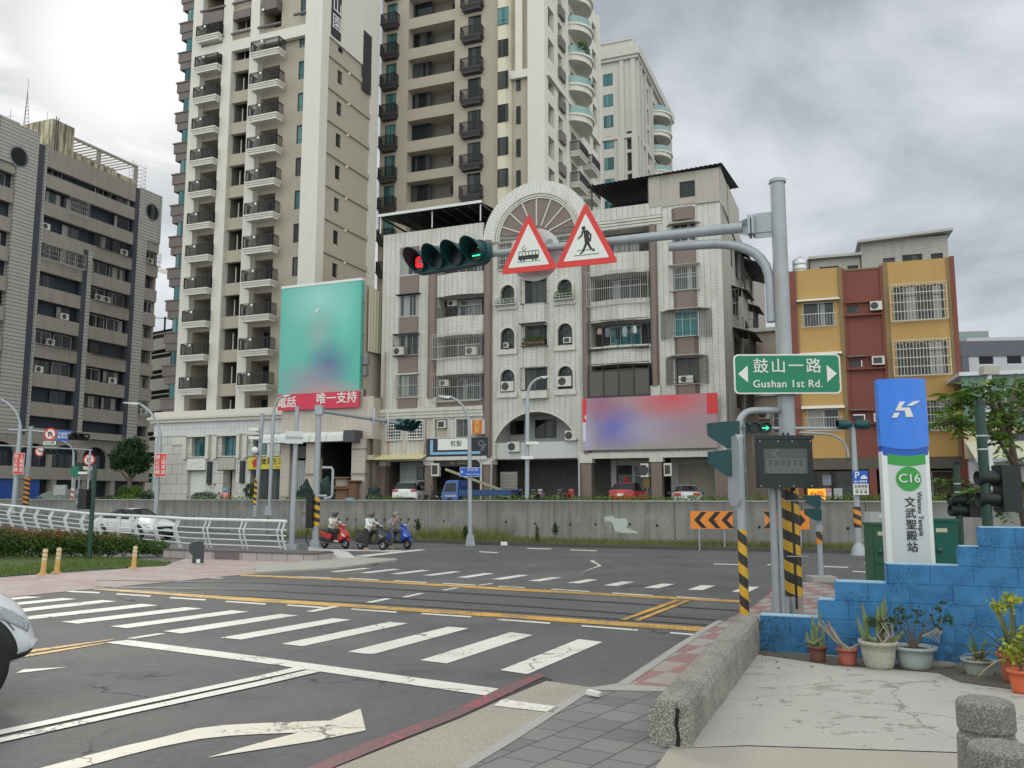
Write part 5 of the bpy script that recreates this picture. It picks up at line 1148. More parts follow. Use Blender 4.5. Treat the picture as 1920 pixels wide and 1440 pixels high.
# cornices & plain bands
m = MB()
for z0_, z1_, pr in ((7.8,8.05,.18),(8.05,8.3,.26),(8.3,8.58,.34)): m.box(-27.75,-18.35,-pr,.02,z0_,z1_)
for k_ in range(3): m.box(-23.4,-18.4,-.06-.05*k_,.02,21.25+.22*k_,21.42+.22*k_); m.box(-9.6,-4.2,-.06-.05*k_,.02,21.35+.22*k_,21.52+.22*k_)
m.box(-9.7,-4.2,-.12,.2,22.0,23.05) if False else None
m.box(-28.1,-17.9,-.5,.1,4.42,4.7); m.box(-10.7,-.3,-.3,.1,4.35,4.75); m.box(-15.05,-13.05,-.45,0,8.93,9.5)
m.box(-23.35,-22.4,-.3,.02,8.6,9.4); m.box(-5.25,-4.55,-.28,.02,8.7,9.45); m.build('cornice', CREAM, mid)
m = MB(); m.box(-9.6,-4.2,-.12,.14,22.02,22.95); m.box(-4.2,0,0,.2,22.0,22.6); parts(m, 'parapet', TILEW, mid)
m = MB()
for a, b_ in ((17.94,19.5),(14.66,16.1),(11.4,12.9),(8.6,9.55),(21.3,21.9)): m.box(-25.9,-24.2,-.14,.02,a,b_)
for a, b_ in ((18.04,19.7),(14.7,16.18),(11.38,12.85),(8.57,9.46),(21.4,22.3)): m.prism([(-3.5,.02),(-3.2,-.28),(-2.05,-.28),(-1.75,.02)],a,b_,'z')
m.box(-22.6,-18.4,-.02,.1,8.42,9.1); m.box(-9.75,-5.25,-.02,.1,8.40,8.98); parts(m, 'brown_panel', TILEB, mid)
for x0, x1, z0_, z1_ in ((-23.25,-22.5,9.35,21.2),(-18.35,-17.68,4.7,21.6),(-10.32,-9.75,4.7,21.6),(-5.17,-4.62,9.4,21.3)):
    m = MB(); m.tube([((x0+x1)/2,-.08,z0_),((x0+x1)/2,-.08,z1_)], (x1-x0)/2, 14); m.build('brown_column', TILEB, mid)
m = MB()
for a, b_ in ((17.9,19.55),(14.6,16.15),(11.35,12.95),(9.45,9.6)): m.box(-26.05,-24.05,-.24,.0,a,a+.1)
for a in (17.95,14.65,11.35,19.68,16.15,12.8,9.42): m.prism([(-3.65,.02),(-3.25,-.36),(-2.0,-.36),(-1.6,.02)],a,a+.08,'z')
parts(m, 'sill', CREAM, mid)
def bulge(mb, x0, x1, z0_, z1_, bl, back=.12, n=24):
    pts = []
    for i in range(n+1):
        t = i/n; s = max(0., min(1., (t-.16)/.68)); pts.append((x0+(x1-x0)*t, -.06-bl*sin(pi*s)**.6 if s > 0 and s < 1 else -.06))
    for (ax_, ay), (bx, by) in zip(pts[:-1], pts[1:]): mb.add([(ax_,ay,z0_),(bx,by,z0_),(bx,by,z1_),(ax_,ay,z1_),(ax_,back,z0_),(bx,back,z0_),(bx,back,z1_),(ax_,back,z1_)], [(0,1,2,3),(3,2,6,7),(0,4,5,1)])
for a, b_ in ((17.46,19.26),(14.23,15.74),(11.1,12.5)): m = MB(); bulge(m, -22.5, -18.4, a, b_, .3); m.build('balcony_parapet', TILEW, mid)
for a, b_ in ((17.88,19.41),(14.36,15.96),(11.15,12.55)): m = MB(); bulge(m, -9.72, -5.2, a, b_, .3); m.build('balcony_parapet', TILEW, mid)
for a, b_ in ((18.1,19.6),(14.5,16.2),(11.25,12.9)): m = MB(); m.prism([(-15.02,.01),(-14.85,-.4),(-13.25,-.4),(-13.08,.01)],a,b_,'z'); m.build('bay_panel', TILEW, mid)
# backs of recesses
m = MB()
for x0, x1, zz in ((-22.5,-18.4,BL_z),(-9.72,-5.2,BR_z)):
    for a, b_ in zz: m.quad((x0,1.39,a),(x1,1.39,a),(x1,1.39,b_),(x0,1.39,b_))
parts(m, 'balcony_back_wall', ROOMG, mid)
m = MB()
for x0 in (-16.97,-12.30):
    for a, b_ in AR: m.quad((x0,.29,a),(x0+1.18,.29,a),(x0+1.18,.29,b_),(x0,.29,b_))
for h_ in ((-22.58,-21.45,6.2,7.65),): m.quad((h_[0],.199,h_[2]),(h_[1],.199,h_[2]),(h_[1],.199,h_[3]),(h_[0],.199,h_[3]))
parts(m, 'dark_opening_back', ROOM, mid)  # dark backing sheets, the room shade is put into their colour
for i, (a, b_) in enumerate(WL_z):
    win(mid, -25.9, -24.2, a, b_, .05, 3, 1, ALUS if i != 3 else ALUD, GLC)
    if i == 2: cage(mid, -26.3, -24.1, a-.1, b_, .4, CAGED, .16, 1, top=True)
    if i == 3: cage(mid, -26.1, -24.1, a-.05, b_, .3, CAGEW, .14, 1)
    if i == 1: m = MB(); m.box(-26.15,-24.0,-.42,.05,b_+.0,b_+.06); m.build('canopy', CAGED, mid)
for i, (a, b_) in enumerate(BL_z):
    win(mid, -21.3, -19.2, a+.1, b_-.12, 1.3, 3, 2, ALUS, GLC)
    if i >= 2: cage(mid, -22.7, -18.45, a-.15, b_+.1, .6, CAGEW, .17 if i == 3 else .14, 1, fancy=(i == 2))
    else:
        m = MB()
        for q in range(15): x = -22.3+q*.27; m.box(x-.015,x+.015,-.02,.0,a,a+.75); 
        for q in range(5): x = -22.0+q*.78; m.tube([(x+.2*cos(t*pi/8),-.02,a+.5+.22*sin(t*pi/8)) for t in range(17)], .015, 5, False)
        m.box(-22.5,-18.4,-.02,.01,a+.72,a+.77); m.build('balcony_railing', CAGED, mid)
for i, (a, b_) in enumerate(BR_z):
    win(mid, -8.6, -6.2, a+.05, b_-.12, 1.3, 3, 2, ALUS if i else ALUD, GLC if i != 2 else GLT)
    if i == 1: cage(mid, -9.85, -5.25, a-.4, b_+.2, .5, CAGEW, .16, 1)
    if i in (2, 3):
        m = MB(); m.box(-9.8,-5.25,-.5,-.46,a-.25,a-.2); m.box(-9.8,-5.25,-.5,-.46,b_+.02,b_+.07)
        for q in range(5): x = -9.8+q*1.13; m.box(x,x+.04,-.5,-.46,a-.2,b_)
        m.box(-9.8,-5.25,-.5,0,a-.29,a-.25); m.box(-9.8,-5.25,-.49,-.47,b_-.45,b_-.42); m.build('balcony_enclosure', CAGED, mid)
        if i == 3:
            for q in range(4): win(mid, -9.74+q*1.13, -8.65+q*1.13, a-.18, b_-.46, -.47, 1, 1, CAGED, glass_mat('mesh_screen_%d' % q, (.12,.11,.10), .5), .02)
    if i == 0:
        m = MB()
        for q in range(16): x = -9.6+q*.29; m.box(x-.014,x+.014,-.03,-.01,a,a+.6)
        m.box(-9.7,-5.2,-.03,0,a+.58,a+.63); m.build('balcony_railing', CAGED, mid)
cl = [(-8.9,.45,(.35,.22,.24)),(-8.3,.7,(.12,.14,.2)),(-7.5,.9,(.02,.02,.025)),(-7.0,.75,(.25,.33,.35)),(-6.3,.55,(.55,.55,.52))]
for i, (x, L, c) in enumerate(cl):
    m = MB(); m.prism([(x-.13,13.85),(x+.13,13.85),(x+.18,13.6),(x+.15,13.85-L),(x-.14,13.87-L),(x-.18,13.6)], -.44, -.40); o = m.build('hanging_clothes', mat('cloth_%d' % i, c, .9), None); o.location = mid.location; o.rotation_euler = mid.rotation_euler
    tag(o, ['small pinkish top', 'dark navy garment', 'black garment', 'pale blue grey garment', 'white bundled shirt'][i]+' drying on the line of the third floor balcony', 'laundry', 'laundry on the balcony line')
for i, (a, b_) in enumerate(CB_z):
    win(mid, -14.95, -13.15, a, b_, .05, 3 if i else 2, 1, ALUD, GLD)
    if i != 1: cage(mid, -15.15, -13.1, a, b_+.02, .5, CAGED, .5, 0)
m = MB(); 
for zq in (13.0,13.1,14.45,14.5): m.box(-15.05,-13.15,-.62,-.58,zq-.02,zq+.02)
for q in range(11): x = -15.0+q*.18; m.box(x-.015,x+.015,-.61,-.59,13,14.45)
m.box(-15.1,-13.05,-.65,0,12.86,12.92); m.box(-15.2,-13.1,-.7,0,14.6,14.66); m.build('window_cage', CAGED, mid)
PLL = leaf_mat('balcony_plants', (.03,.09,.02), (.10,.20,.05))
def planter(label, x0, x1, z, y=-.45, n=260, pots=0, bx=True, hgt=.35):
    o = thing('planter', label, 'planter', wpos(mid, (x0+x1)/2, y, z), mid.rotation_euler.z, 'planters on the white block'); w_ = x1-x0; m = MB()
    if pots:
        for q in range(pots): m.lathe([(.08,0),(.11,.2),(.10,.2)], 10, (-w_/2+w_*(q+.5)/pots,0,0))
        m.build('pots', POTR, o)
    if bx:
        m = MB()
        for zq in (0,.2,.4): m.box(-w_/2,w_/2,-.2,-.18,zq,zq+.03); m.box(-w_/2,w_/2,.15,.17,zq,zq+.03)
        for q in range(7): m.box(-w_/2+w_*q/6-.015,-w_/2+w_*q/6+.015,-.2,-.18,0,.42)
        m.box(-w_/2,w_/2,-.2,.3,-.04,0); m.build('rack', CAGEW, o)
    m = MB(); leaves(m, [((0,0,.3+hgt*.4),(w_*.52,.24,hgt)),((-w_*.35,-.05,.25),(.25,.2,hgt*.9)),((w_*.3,0,.4),(.3,.2,hgt*.8))], n, .13, int(x0*10) % 97, .3, .3); m.build('plants', PLL, o)
planter('row of terracotta pots with green plants at the bay window of the third floor', -15.05, -13.15, 13.0, -.5, 420, 8, False)
planter('pale rack with a bushy plant under the upper right arched window', -12.5, -10.9, 16.3, -.32, 330)
planter('pale rack with a few thin plants under the upper left arched window', -17.4, -15.6, 16.3, -.32, 120)
for i, x in enumerate((-16.97,-12.30)):
    for j_, (a, b_) in enumerate(AR):
        m = MB(); m.box(x+.02,x+1.16,.2,.24,a+.9,a+.95); m.box(x+.57,x+.61,.2,.24,a,b_-.02); m.box(x+.02,x+1.16,.2,.24,a,a+.05)
        for q in (45, 135): m.tube([(x+.59,.22,a+.93),(x+.59+.55*cos(radians(q)),.22,a+.93+.55*sin(radians(q)))], .018, 4)
        w_o = m.build('window', ALUD, mid); p_ = MB(); zs_ = b_-.59; p_.prism([(x+.02,a)]+[(x+.59+.58*cos(pi-q*pi/12), zs_+.58*sin(q*pi/12)) for q in range(13)]+[(x+1.16,a)], .25, .27); p_.build('pane', GLD, w_o)
ac('white air conditioner under the lower left arched window', mid, -16.35, .1, 9.6, 1.0, .75); ac('white air conditioner filling the lower right arched window', mid, -11.75, .1, 9.75, 1.05, .75)
ac('small window air conditioner in the middle right arched window', mid, -11.5, .1, 13.0, .6, .42, flat=True); ac('small box air conditioner at the middle left arched window', mid, -16.45, .05, 12.95, .35, .4, flat=True)
ac('air conditioner in the caged left bay of the third floor', mid, -25.8, -.1, 12.95, .95, .65); ac('air conditioner low in the fancy caged balcony of the third floor', mid, -19.3, -.15, 12.55, .9, .65)
ac('air conditioner high in the open fourth floor left balcony', mid, -21.7, 1.3, 16.9, .8, .5); ac('air conditioner behind the white cage of the second floor left balcony', mid, -21.9, .4, 10.3, .8, .5)
ac('air conditioner behind the bay cage right of the banner top', mid, -2.7, -.02, 9.55, 1.0, .5)
# right bay windows with cages
for i, (a, b_) in enumerate(WR_z): win(mid, -3.45, -1.8, a, b_, .08, 3, 2, ALUS if i != 3 else mat('brown_window_frame', (.12,.07,.05), .5), GLT if i == 2 else GLC)
cage(mid, -3.7, -1.6, 16.2, 18.0, .4, CAGEW, .15, 1, top=True)
m = MB(); m.prism([(-3.9,.02),(-3.5,-.6),(-1.8,-.6),(-1.4,.02)],21.05,21.13,'z'); m.prism([(-4.1,.02),(-3.4,-.75),(-1.9,-.75),(-1.2,.02)],11.42,11.5,'z'); m.prism([(-4.5,.02),(-3.6,-.7),(-1.7,-.7),(-.8,.02)],14.75,14.82,'z'); m.build('canopy', plaster_mat('canopy_grey', (.36,.34,.31)), mid)
def screens(z0_, z1_, x0, x1, w_):
    m = MB()
    for s in (-1, 1):
        xi, xo = (x0, x0-w_) if s < 0 else (x1, x1+w_); n = 9
        for i in range(n+1):
            t = i/n; x = xi+(xo-xi)*t; y = -.65+.55*t; m.box(x-.012,x+.012,y-.012,y+.012,z0_,z1_)
        for i in range(13):
            z = z0_+(z1_-z0_)*i/12; m.add([(xi,-.65,z-.012),(xo,-.1,z-.012),(xo,-.1,z+.012),(xi,-.65,z+.012)], [(0,1,2,3)])
    for z in (z0_, z1_, z0_+.3): m.box(x0,x1,-.66,-.63,z-.02,z+.02)
    for x in (x0, (x0+x1)/2, x1): m.box(x-.02,x+.02,-.66,-.63,z0_,z1_)
    m.build('window_cage', CAGED, mid)
screens(12.75, 14.72, -3.45, -1.8, .95); screens(9.45, 11.38, -3.5, -1.75, .6)
for x in (-17.2, -12.3): win(mid, x, x+1.2, 19.2, 21.3, .1, 2, 2, ALUS, GLC); cage(mid, x, x+1.2, 19.1, 21.35, .12, CAGEW, .12, 4)
# mezzanine windows
for x0, x1 in ((-26.9,-25.55),(-24.95,-23.6)): win(mid, x0, x1, 6.2, 7.58, .12, 2, 1, WFR, GLD); cage(mid, x0-.02, x1+.02, 6.1, 7.6, .22, mat('white_bars', (.72,.72,.69), .5), .2, 5, t=.026)
win(mid, -20.7, -19.6, 6.2, 7.6, .1, 2, 1, ALUS, GLD); m = MB()
for q in range(-4, 9): m.tube([(-20.7+.16*q if q > 0 else -20.7, -.02, 6.2-(.0 if q > 0 else .16*q)), (min(-19.6, -20.7+.16*q+1.1), -.02, 6.2+min(1.4, (1.1 if q <= 0 else -19.6+20.7-.16*q)))], .012, 4)
m.box(-20.75,-19.55,-.03,0,6.15,6.2); m.box(-20.75,-19.55,-.03,0,7.6,7.65); m.build('window_grille', CAGEW, mid)
ac('window air conditioner in the pale boarded opening beside the shop sign', mid, -21.95, .15, 6.95, .75, .6, flat=True); m = MB(); m.box(-22.56,-21.47,.12,.16,6.22,7.62); m.build('board', mat('pale_board', (.44,.39,.32), .8), mid)
m = MB()
for h_ in ((-26.9,-25.55,6.2,7.58),(-24.95,-23.6,6.22,7.55),(-22.58,-21.45,6.2,7.65),(-20.7,-19.6,6.2,7.6)):
    a, b_, c, e = h_; m.box(a-.14,a,-.08,.02,c-.1,e+.14); m.box(b_,b_+.14,-.08,.02,c-.1,e+.14); m.box(a,b_,-.08,.02,e,e+.14); m.box(a,b_,-.12,.02,c-.1,c)
m.build('window_surround', CREAM, mid)
m = MB(); m.tube([(-23.45,-.12,7.7),(-23.45,-.12,5.6),(-23.55,-.15,4.75)], .06, 8); m.tube([(-10.75,-.35,4.7),(-10.6,-.35,4.2),(-10.55,-.5,1.3)], .07, 8); m.tube([(-18.9,-.4,4.6),(-18.4,-.4,4.2),(-18.4,-.4,1.3)], .09, 8); m.tube([(-17.0,-.4,4.6),(-17.5,-.4,4.3),(-17.6,-.4,1.3)], .07, 8); parts(m, 'drain_pipe', CAGEW, mid)
# recess in the big arch
m = MB(); m.quad((-17.4,2.99,4.4),(-10.8,2.99,4.4),(-10.8,2.99,8),(-17.4,2.99,8)); m.box(-17.4,-10.8,.3,.42,4.4,5.7); m.quad((-17.39,0.36,4.4),(-17.39,3,4.4),(-17.39,3,8),(-17.39,.36,8)); m.quad((-10.81,.36,4.4),(-10.81,.36,8),(-10.81,3,8),(-10.81,3,4.4)); m.build('arch_recess_wall', plaster_mat('pale_grey_wall', (.56,.56,.55), .05, .2), mid)
win(mid, -15.25, -13.55, 6.2, 7.6, 2.85, 2, 1, ALUD, GLD); win(mid, -17.3, -16.2, 6.5, 7.6, 2.85, 1, 1, ALUD, GLD); win(mid, -11.9, -10.9, 6.3, 7.4, 2.85, 1, 1, ALUD, GLD)
ac('air conditioner on the left of the pale wall inside the big arch', mid, -15.9, .28, 5.0, .95, .75); ac('air conditioner on the right edge inside the big arch', mid, -11.35, .28, 5.75, .85, .7)
# ground floor arcade
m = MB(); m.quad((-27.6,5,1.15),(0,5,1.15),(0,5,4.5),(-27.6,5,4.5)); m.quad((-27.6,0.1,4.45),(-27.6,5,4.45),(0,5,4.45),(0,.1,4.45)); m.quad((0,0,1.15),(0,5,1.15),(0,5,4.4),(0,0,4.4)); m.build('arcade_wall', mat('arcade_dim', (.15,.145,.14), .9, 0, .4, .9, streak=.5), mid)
for x0, x1 in ((-27.8,-26.9),(-23.3,-22.6),(-18.4,-17.5),(-10.55,-9.7),(-5.3,-4.55),(-.9,-.05)):
    m = MB(); m.box(x0,x1,-.25,.45,1.15,4.42); parts(m, 'pillar', TILEB, mid); m = MB(); m.box(x0-.1,x1+.1,-.35,.5,4.05,4.43); m.build('pillar_cap', CREAM, mid)
m = MB(); m.box(-4.45,-1.0,2.2,2.4,1.15,4.4)
m.build('shutter_surround', GREYP, mid); m = MB()
for q in range(17): m.prism([(2.2,1.25+q*.16),(2.14,1.3+q*.16),(2.14,1.38+q*.16),(2.2,1.41+q*.16)], -3.9, -1.1, 'x')
m.build('roller_shutter', mat('beige_shutter', (.36,.33,.28), .6, .1, .08, 3, streak=.2), mid)
m = MB(); m.box(-9.0,-8.6,2.4,2.7,1.15,4.4); m.box(-9.0,-5.4,2.5,2.7,3.95,4.4); m.box(-7.4,-7.25,2.5,2.7,1.15,3.95); m.build('shopfront_frame', GREYP, mid); win(mid, -8.6, -7.4, 1.2, 3.3, 2.6, 1, 1, ALUD, GLD, name='door'); win(mid, -7.25, -5.4, 1.2, 3.95, 2.62, 2, 2, ALUS, GLD)
m = MB(); m.box(-8.05,-7.7,2.5,2.55,2.4,3.05); m.build('red_poster', mat('poster_red', (.5,.03,.04), .6), mid); m = MB(); m.box(-6.6,-6.1,2.5,2.55,2.3,3.0); m.build('yellow_poster', mat('poster_ochre', (.45,.26,.10), .6), mid)
ac('upright air conditioner on the left side of the brown pillar below the banner', mid, -5.75, -.1, 3.0, .55, .95); ac('upright air conditioner on the right side of the brown pillar below the banner', mid, -4.1, -.1, 3.05, .55, .9, flat=True)
m = MB(); m.box(-26.6,-23.5,1.6,1.8,1.15,4.4); m.build('house_front', plaster_mat('pale_metal_front', (.44,.46,.47), .05, .2, lines=.35), mid); win(mid, -25.0, -23.8, 3.0, 4.0, 1.5, 2, 1, ALUD, GLD); win(mid, -24.8, -23.9, 1.2, 2.9, 1.5, 1, 2, ALUS, GLC, name='door')
ac('upright air conditioner on the pillar below the dark shop sign', mid, -22.3, -.15, 3.2, .7, 1.0, flat=True); ac('small air conditioner by the door behind the white car', mid, -23.75, 1.4, 3.3, .5, .8)
m = MB()
for q in range(9): m.box(-17.1,-15.9,.45,.5,1.3+q*.24,1.46+q*.24)
m.box(-17.2,-15.8,.5,.6,1.2,3.5); m.build('louvre', mat('louvre_grey', (.26,.25,.235), .6), mid)
m = MB(); m.box(-22.6,-18.4,2.9,3.1,1.15,4.4); m.build('shop_front', mat('shop_dark', (.035,.033,.035), .6, 0, .4, 1.5), mid)
text('20 2000', .36, mat('dim_silver', (.30,.29,.27), .5), mid, (-20.4,-.28,4.22), sp=1.25); m = MB(); m.box(-22.5,-18.5,-.26,-.2,3.95,4.42); m.build('sign_fascia', mat('fascia_black', (.018,.017,.018), .5), mid)
# yellow awning
r = thing('awning', 'pale yellow corrugated awning over the white car', 'awning', wpos(mid, -25.6, 0, 0), mid.rotation_euler.z); m = MB(); n = 44
vs = []
for i in range(n+1):
    x = -2.55+5.1*i/n; c = .03*(i % 2); vs += [(x,.0,4.95+c),(x,-1.5,4.5+c)]
m.add(vs, [(2*i,2*i+1,2*i+3,2*i+2) for i in range(n)]); m.build('sheet', mat('pale_yellow_sheet', (.62,.55,.30), .5, 0, .1, 3, streak=.3), r); m = MB(); m.tube([(-2.4,0,3.9),(-1.2,-1.4,4.48)], .03, 6); m.tube([(2.3,0,3.9),(2.3,-1.4,4.48)], .03, 6); m.build('strut', CAGED, r)
# roof: sunburst arch
r0x, r0z = -13.95, 21.4; m = MB(); n = 36
def ringp(R_, i): a = pi-i*pi/n; return (r0x+R_*cos(a), r0z+R_*sin(a))
for i in range(n): m.prism([ringp(3.62,i),ringp(3.62,i+1),ringp(4.5,i+1),ringp(4.5,i)], -.12, .9)
def radial():
    mt, t, b, o = newmat('arch_tiles'); x, y, z = t.sep(obj_co(t)); a = t.math('ARCTAN2', t.math('SUBTRACT', z, r0z), t.math('SUBTRACT', x, r0x)); f = t.math('FRACT', t.math('MULTIPLY', a, 18))
    col = t.mix(t.math('LESS_THAN', f, .1), (.66,.65,.61), (.24,.235,.22)); col = t.mix(t.math('MULTIPLY', t.ramp(t.noise(t.scale(obj_co(t), (1.5,1.5,.3)), 2, 5), .5, .75), .4), col, (.2,.19,.17)); t.put(b.inputs['Base Color'], col); b.inputs['Roughness'].default_value = .5; return mt
m.build('arch_wall', radial(), mid)
m = MB()
for R0, R1, pr in ((3.46,3.60,.2),(3.28,3.42,.15),(3.12,3.25,.1)):
    for i in range(n): m.prism([ringp(R0,i),ringp(R0,i+1),ringp(R1,i+1),ringp(R1,i)], -pr, .3)
for q in range(1, 8): a = pi*q/8; m.M = Matrix.Translation((r0x,0,r0z)) @ Matrix.Rotation(-a, 4, 'Y'); m.box(1.0,3.15,-.08,.1,-.05,.05); m.M = None
m.build('arch_moulding', CREAM, mid); m = MB(); m.prism([ringp(3.2,i) for i in range(n+1)], .0, .4); m.build('sunburst_panel', TILEB, mid)
# roof canopies
m = MB(); m.add([(-27.8,-.6,24.7),(-18.4,-.6,24.6),(-18.4,7,25.4),(-27.8,7,25.5),(-27.8,-.6,24.76),(-18.4,-.6,24.66),(-18.4,7,25.46),(-27.8,7,25.56)], [(0,3,2,1),(4,5,6,7),(0,1,5,4),(3,0,4,7),(1,2,6,5)])
for q in range(9): m.box(-27.6+q*1.14,-27.5+q*1.14,-.4,6.5,24.45,24.58)
m.build('roof_canopy', mat('dark_canopy', (.035,.036,.037), .7), mid); m = MB(); m.box(-27.85,-18.35,-.68,-.6,24.6,24.82); m.tube([(-27.6,-.5,23.2),(-27.6,-.5,24.6)], .06, 6); m.tube([(-22.9,-.3,23.2),(-22.9,-.3,24.6)], .05, 6); m.tube([(-18.55,-.4,23.2),(-18.55,-.4,24.6)], .05, 6); m.build('canopy_edge', WFR, mid)
m = MB(); m.box(-27.5,-18.5,6.5,6.7,22,25.3); m.box(-27.6,0,0.3,26,22.0,22.1); m.box(-9.5,-5.0,5,5.2,22,25); m.quad((-5.0,.2,22.1),(-5.0,5.2,22.1),(-5.0,5.2,25),(-5.0,.2,25)); m.build('roof_deck', mat('roof_dim', (.05,.05,.05), .9, 0, .3, 1), mid)  # near-black back walls paint the shade under the roof canopies
m = MB(); n = 60; vs = []
for i in range(n+1): x = -9.7+10.0*i/n; c = .05*(i % 2); zz = 24.72+(x+9.7)*.035; vs += [(x,-.5,zz+c),(x,8,zz+1.0+c)]
m.add(vs, [(2*i,2*i+2,2*i+3,2*i+1) for i in range(n)]); m.build('corrugated_roof', mat('dark_corrugated', (.06,.06,.06), .6, .2), mid)
PM = plaster_mat('beige_sheet_metal', (.42,.385,.33), .08, .45, .6, (.16,.11,.07), 30)
m = MB(); holes_wall(m, -5.1, .05, 22.55, 24.95, [(-2.85,-1.73,23.05,24.25,.15)], -.06, .15); m.box(-5.1,-4.25,-.16,-.07,22.6,24.85); m.box(-1.7,.02,-.14,-.07,22.45,24.9)
m.add([(.06,-.06,22.5),(.06,9,21.6),(.06,9,24.2),(.06,-.06,25.05)], [(0,1,2,3)]); m.add([(.09,3.2,22.0),(.09,9,20.9),(.09,9,24.6),(.09,3.2,24.8)], [(0,1,2,3)]); m.build('rooftop_shed', PM, mid); win(mid, -2.85, -1.73, 23.05, 24.25, .02, 4, 1, ALUD, GLD); m = MB(); m.box(-9.55,-9.45,-.05,.05,22.9,24.7); m.box(-5.2,-5.05,-.05,.05,22.9,24.8); m.build('shed_post', CAGED, mid)
# dirty side face with cages
SIDE = plaster_mat('dirty_side_wall', (.40,.37,.33), .12, .7, .85, (.13,.115,.095))
m = MB(); hs = [(4.2,5.6,18.8,20.6),(6.4,8.4,18.5,20.6),(11,12.4,18.5,20.4),(15,16.5,18.3,20.2),(4.5,7.4,15.2,17.0),(10,13,15.0,17.0),(16,18,15,17),(4.5,8,11.8,13.6),(11,14,11.6,13.5),(17,19,11.6,13.4),(5,8,8.2,10.0),(11,14,8.2,10)]
holes_wall(m, 0, 26, 1.15, 22.5, hs, 0.0, .3, ax='y', inv=1); m.build('side_wall', SIDE, mid)
for a, b_, c, e in hs: o = win(mid, 0, b_-a, c, e, 0, 2, 2, ALUD, GLD); o.location = (-.12, a, c); o.rotation_euler = (0, 0, pi/2)
for a, b_, c, e, pr, mt in ((4.3,7.7,14.9,17.0,.7,CAGEW),(9.9,13.2,14.6,16.9,.8,CAGED),(4.2,8.6,11.4,13.8,1.1,CAGED),(10.8,14.4,11.2,13.6,.9,CAGED),(6.2,8.6,18.2,20.6,.4,CAGED),(16,18.4,11.3,13.5,.8,CAGED),(4.8,8.4,7.9,10,.8,CAGED)):
    o = cage(mid, 0, b_-a, c, e, pr, mt, .12, 4); o.location = (0, a, 0); o.rotation_euler = (0, 0, pi/2)
    m = MB(); m.prism([(0,e+.25),(pr+.5,e-.25),(pr+.5,e-.2),(0,e+.3)], a-.2, b_+.2, 'y'); m.build('awning', mat('black_awning', (.03,.03,.03), .7), mid)
m = MB(); m.tube([(.1,9.5,22),(.1,9.5,1.3)], .07, 8); m.tube([(.1,1.0,9),(.1,1.0,1.3)], .05, 6); parts(m, 'drain_pipe', CAGEW, mid)
m = MB(); m.prism([(0,20.6),(1.9,19.9),(1.9,20.0),(0,20.75)], 9, 17, 'y'); m.tube([(.05,10,19),(1.7,10,20.0)], .05, 6); m.build('awning', mat('black_awning', (.03,.03,.03), .7), mid)
# banner (blurred print), shop signs
def soft_print(name, stops, base, x0, x1, z0_, z1_):
    mt, t, b, o = newmat(name); x, y, z = t.sep(obj_co(t)); u_ = t.ramp(x, x0, x1); v_ = t.ramp(z, z0_, z1_); col = base
    for (cu, cv, ru, rv, c, k) in stops:
        du = t.math('DIVIDE', t.math('SUBTRACT', u_, cu), ru); dv = t.math('DIVIDE', t.math('SUBTRACT', v_, cv), rv)
        q = t.math('SQRT', t.math('ADD', t.math('MULTIPLY', du, du), t.math('MULTIPLY', dv, dv))); col = t.mix(t.math('MULTIPLY', t.ramp(q, 1., 0.), k), col, c)
    t.put(b.inputs['Base Color'], col); b.inputs['Roughness'].default_value = .5; return mt
o = frame('banner', 'long red violet and grey printed banner on the white block above the shops', mid.location, (.923,-.385), 'banner')
m = MB(); m.box(-10.2,-.55,-.5,-.42,4.95,8.72); m.build('cloth', soft_print('banner_print', [(.5,.05,1.1,.55,(.33,.31,.29),1.),(.25,.45,.28,.5,(.12,.14,.50),1.),(.5,.4,.3,.35,(.40,.36,.52),.8),(.75,.45,.3,.3,(.34,.22,.30),.7),(.68,.95,.34,.42,(.66,.08,.11),1.),(.15,.9,.2,.4,(.32,.10,.20),.8),(.02,.25,.1,.6,(.45,.43,.62),.7)], (.40,.26,.29), -10.2, -.55, 4.75, 8.72), o)
m = MB(); m.box(-10.25,-9.95,-.52,-.505,7.0,8.7); m.box(-1.25,-.5,-.52,-.505,7.3,8.72); parts(m, 'red_corner', mat('banner_red', (.66,.035,.045), .5), o); m = MB(); m.prism([(-10.1,7.35),(-9.95,7.55),(-9.95,7.15)],-.54,-.525); m.build('arrow_mark', WHT, o); m = MB(); m.box(-10.24,-10.0,-.515,-.505,5.6,7.0); m.build('pale_corner', mat('banner_pale', (.6,.6,.72), .5), o)
def board(name, label, x0, x1, z0_, z1_, mt, y=-.45, d_=.25, base=mid):
    r = thing(name, label, 'shop sign', wpos(base, (x0+x1)/2, y, (z0_+z1_)/2), base.rotation_euler.z); m = MB(); m.box(-(x1-x0)/2,(x1-x0)/2,0,d_,-(z1_-z0_)/2,(z1_-z0_)/2); m.build('board', mt, r); return r
r = board('shop_sign', 'dark blue barber shop sign with a white panel and pale blue bars', -23.1, -17.85, 4.6, 6.12, mat('shop_navy', (.010,.016,.026), .4))
m = MB(); m.box(-1.58,1.2,-.06,-.002,-.15,.72); m.build('white_panel', WHT, r); text('剪髮', .5, BLKS, r, (-.0,-.07,.3), bold=.0); m = MB(); m.box(-2.25,-2.0,-.07,-.002,-.5,.65); m.box(-2.0,2.05,-.07,-.002,-.5,-.3); parts(m, 'blue_bar', mat('pale_blue_bar', (.22,.42,.62), .4, 0, .3, 1.5), r); m = MB()
for cx_, cz_, rr_ in ((2.1,.3,.2),(2.35,.1,.12),(2.2,-.15,.1)): m.tube([(cx_+rr_*cos(t*pi/8),-.02,cz_+rr_*sin(t*pi/8)) for t in range(15)], .025, 5)
m.build('scroll_ornament', ALUS, r)
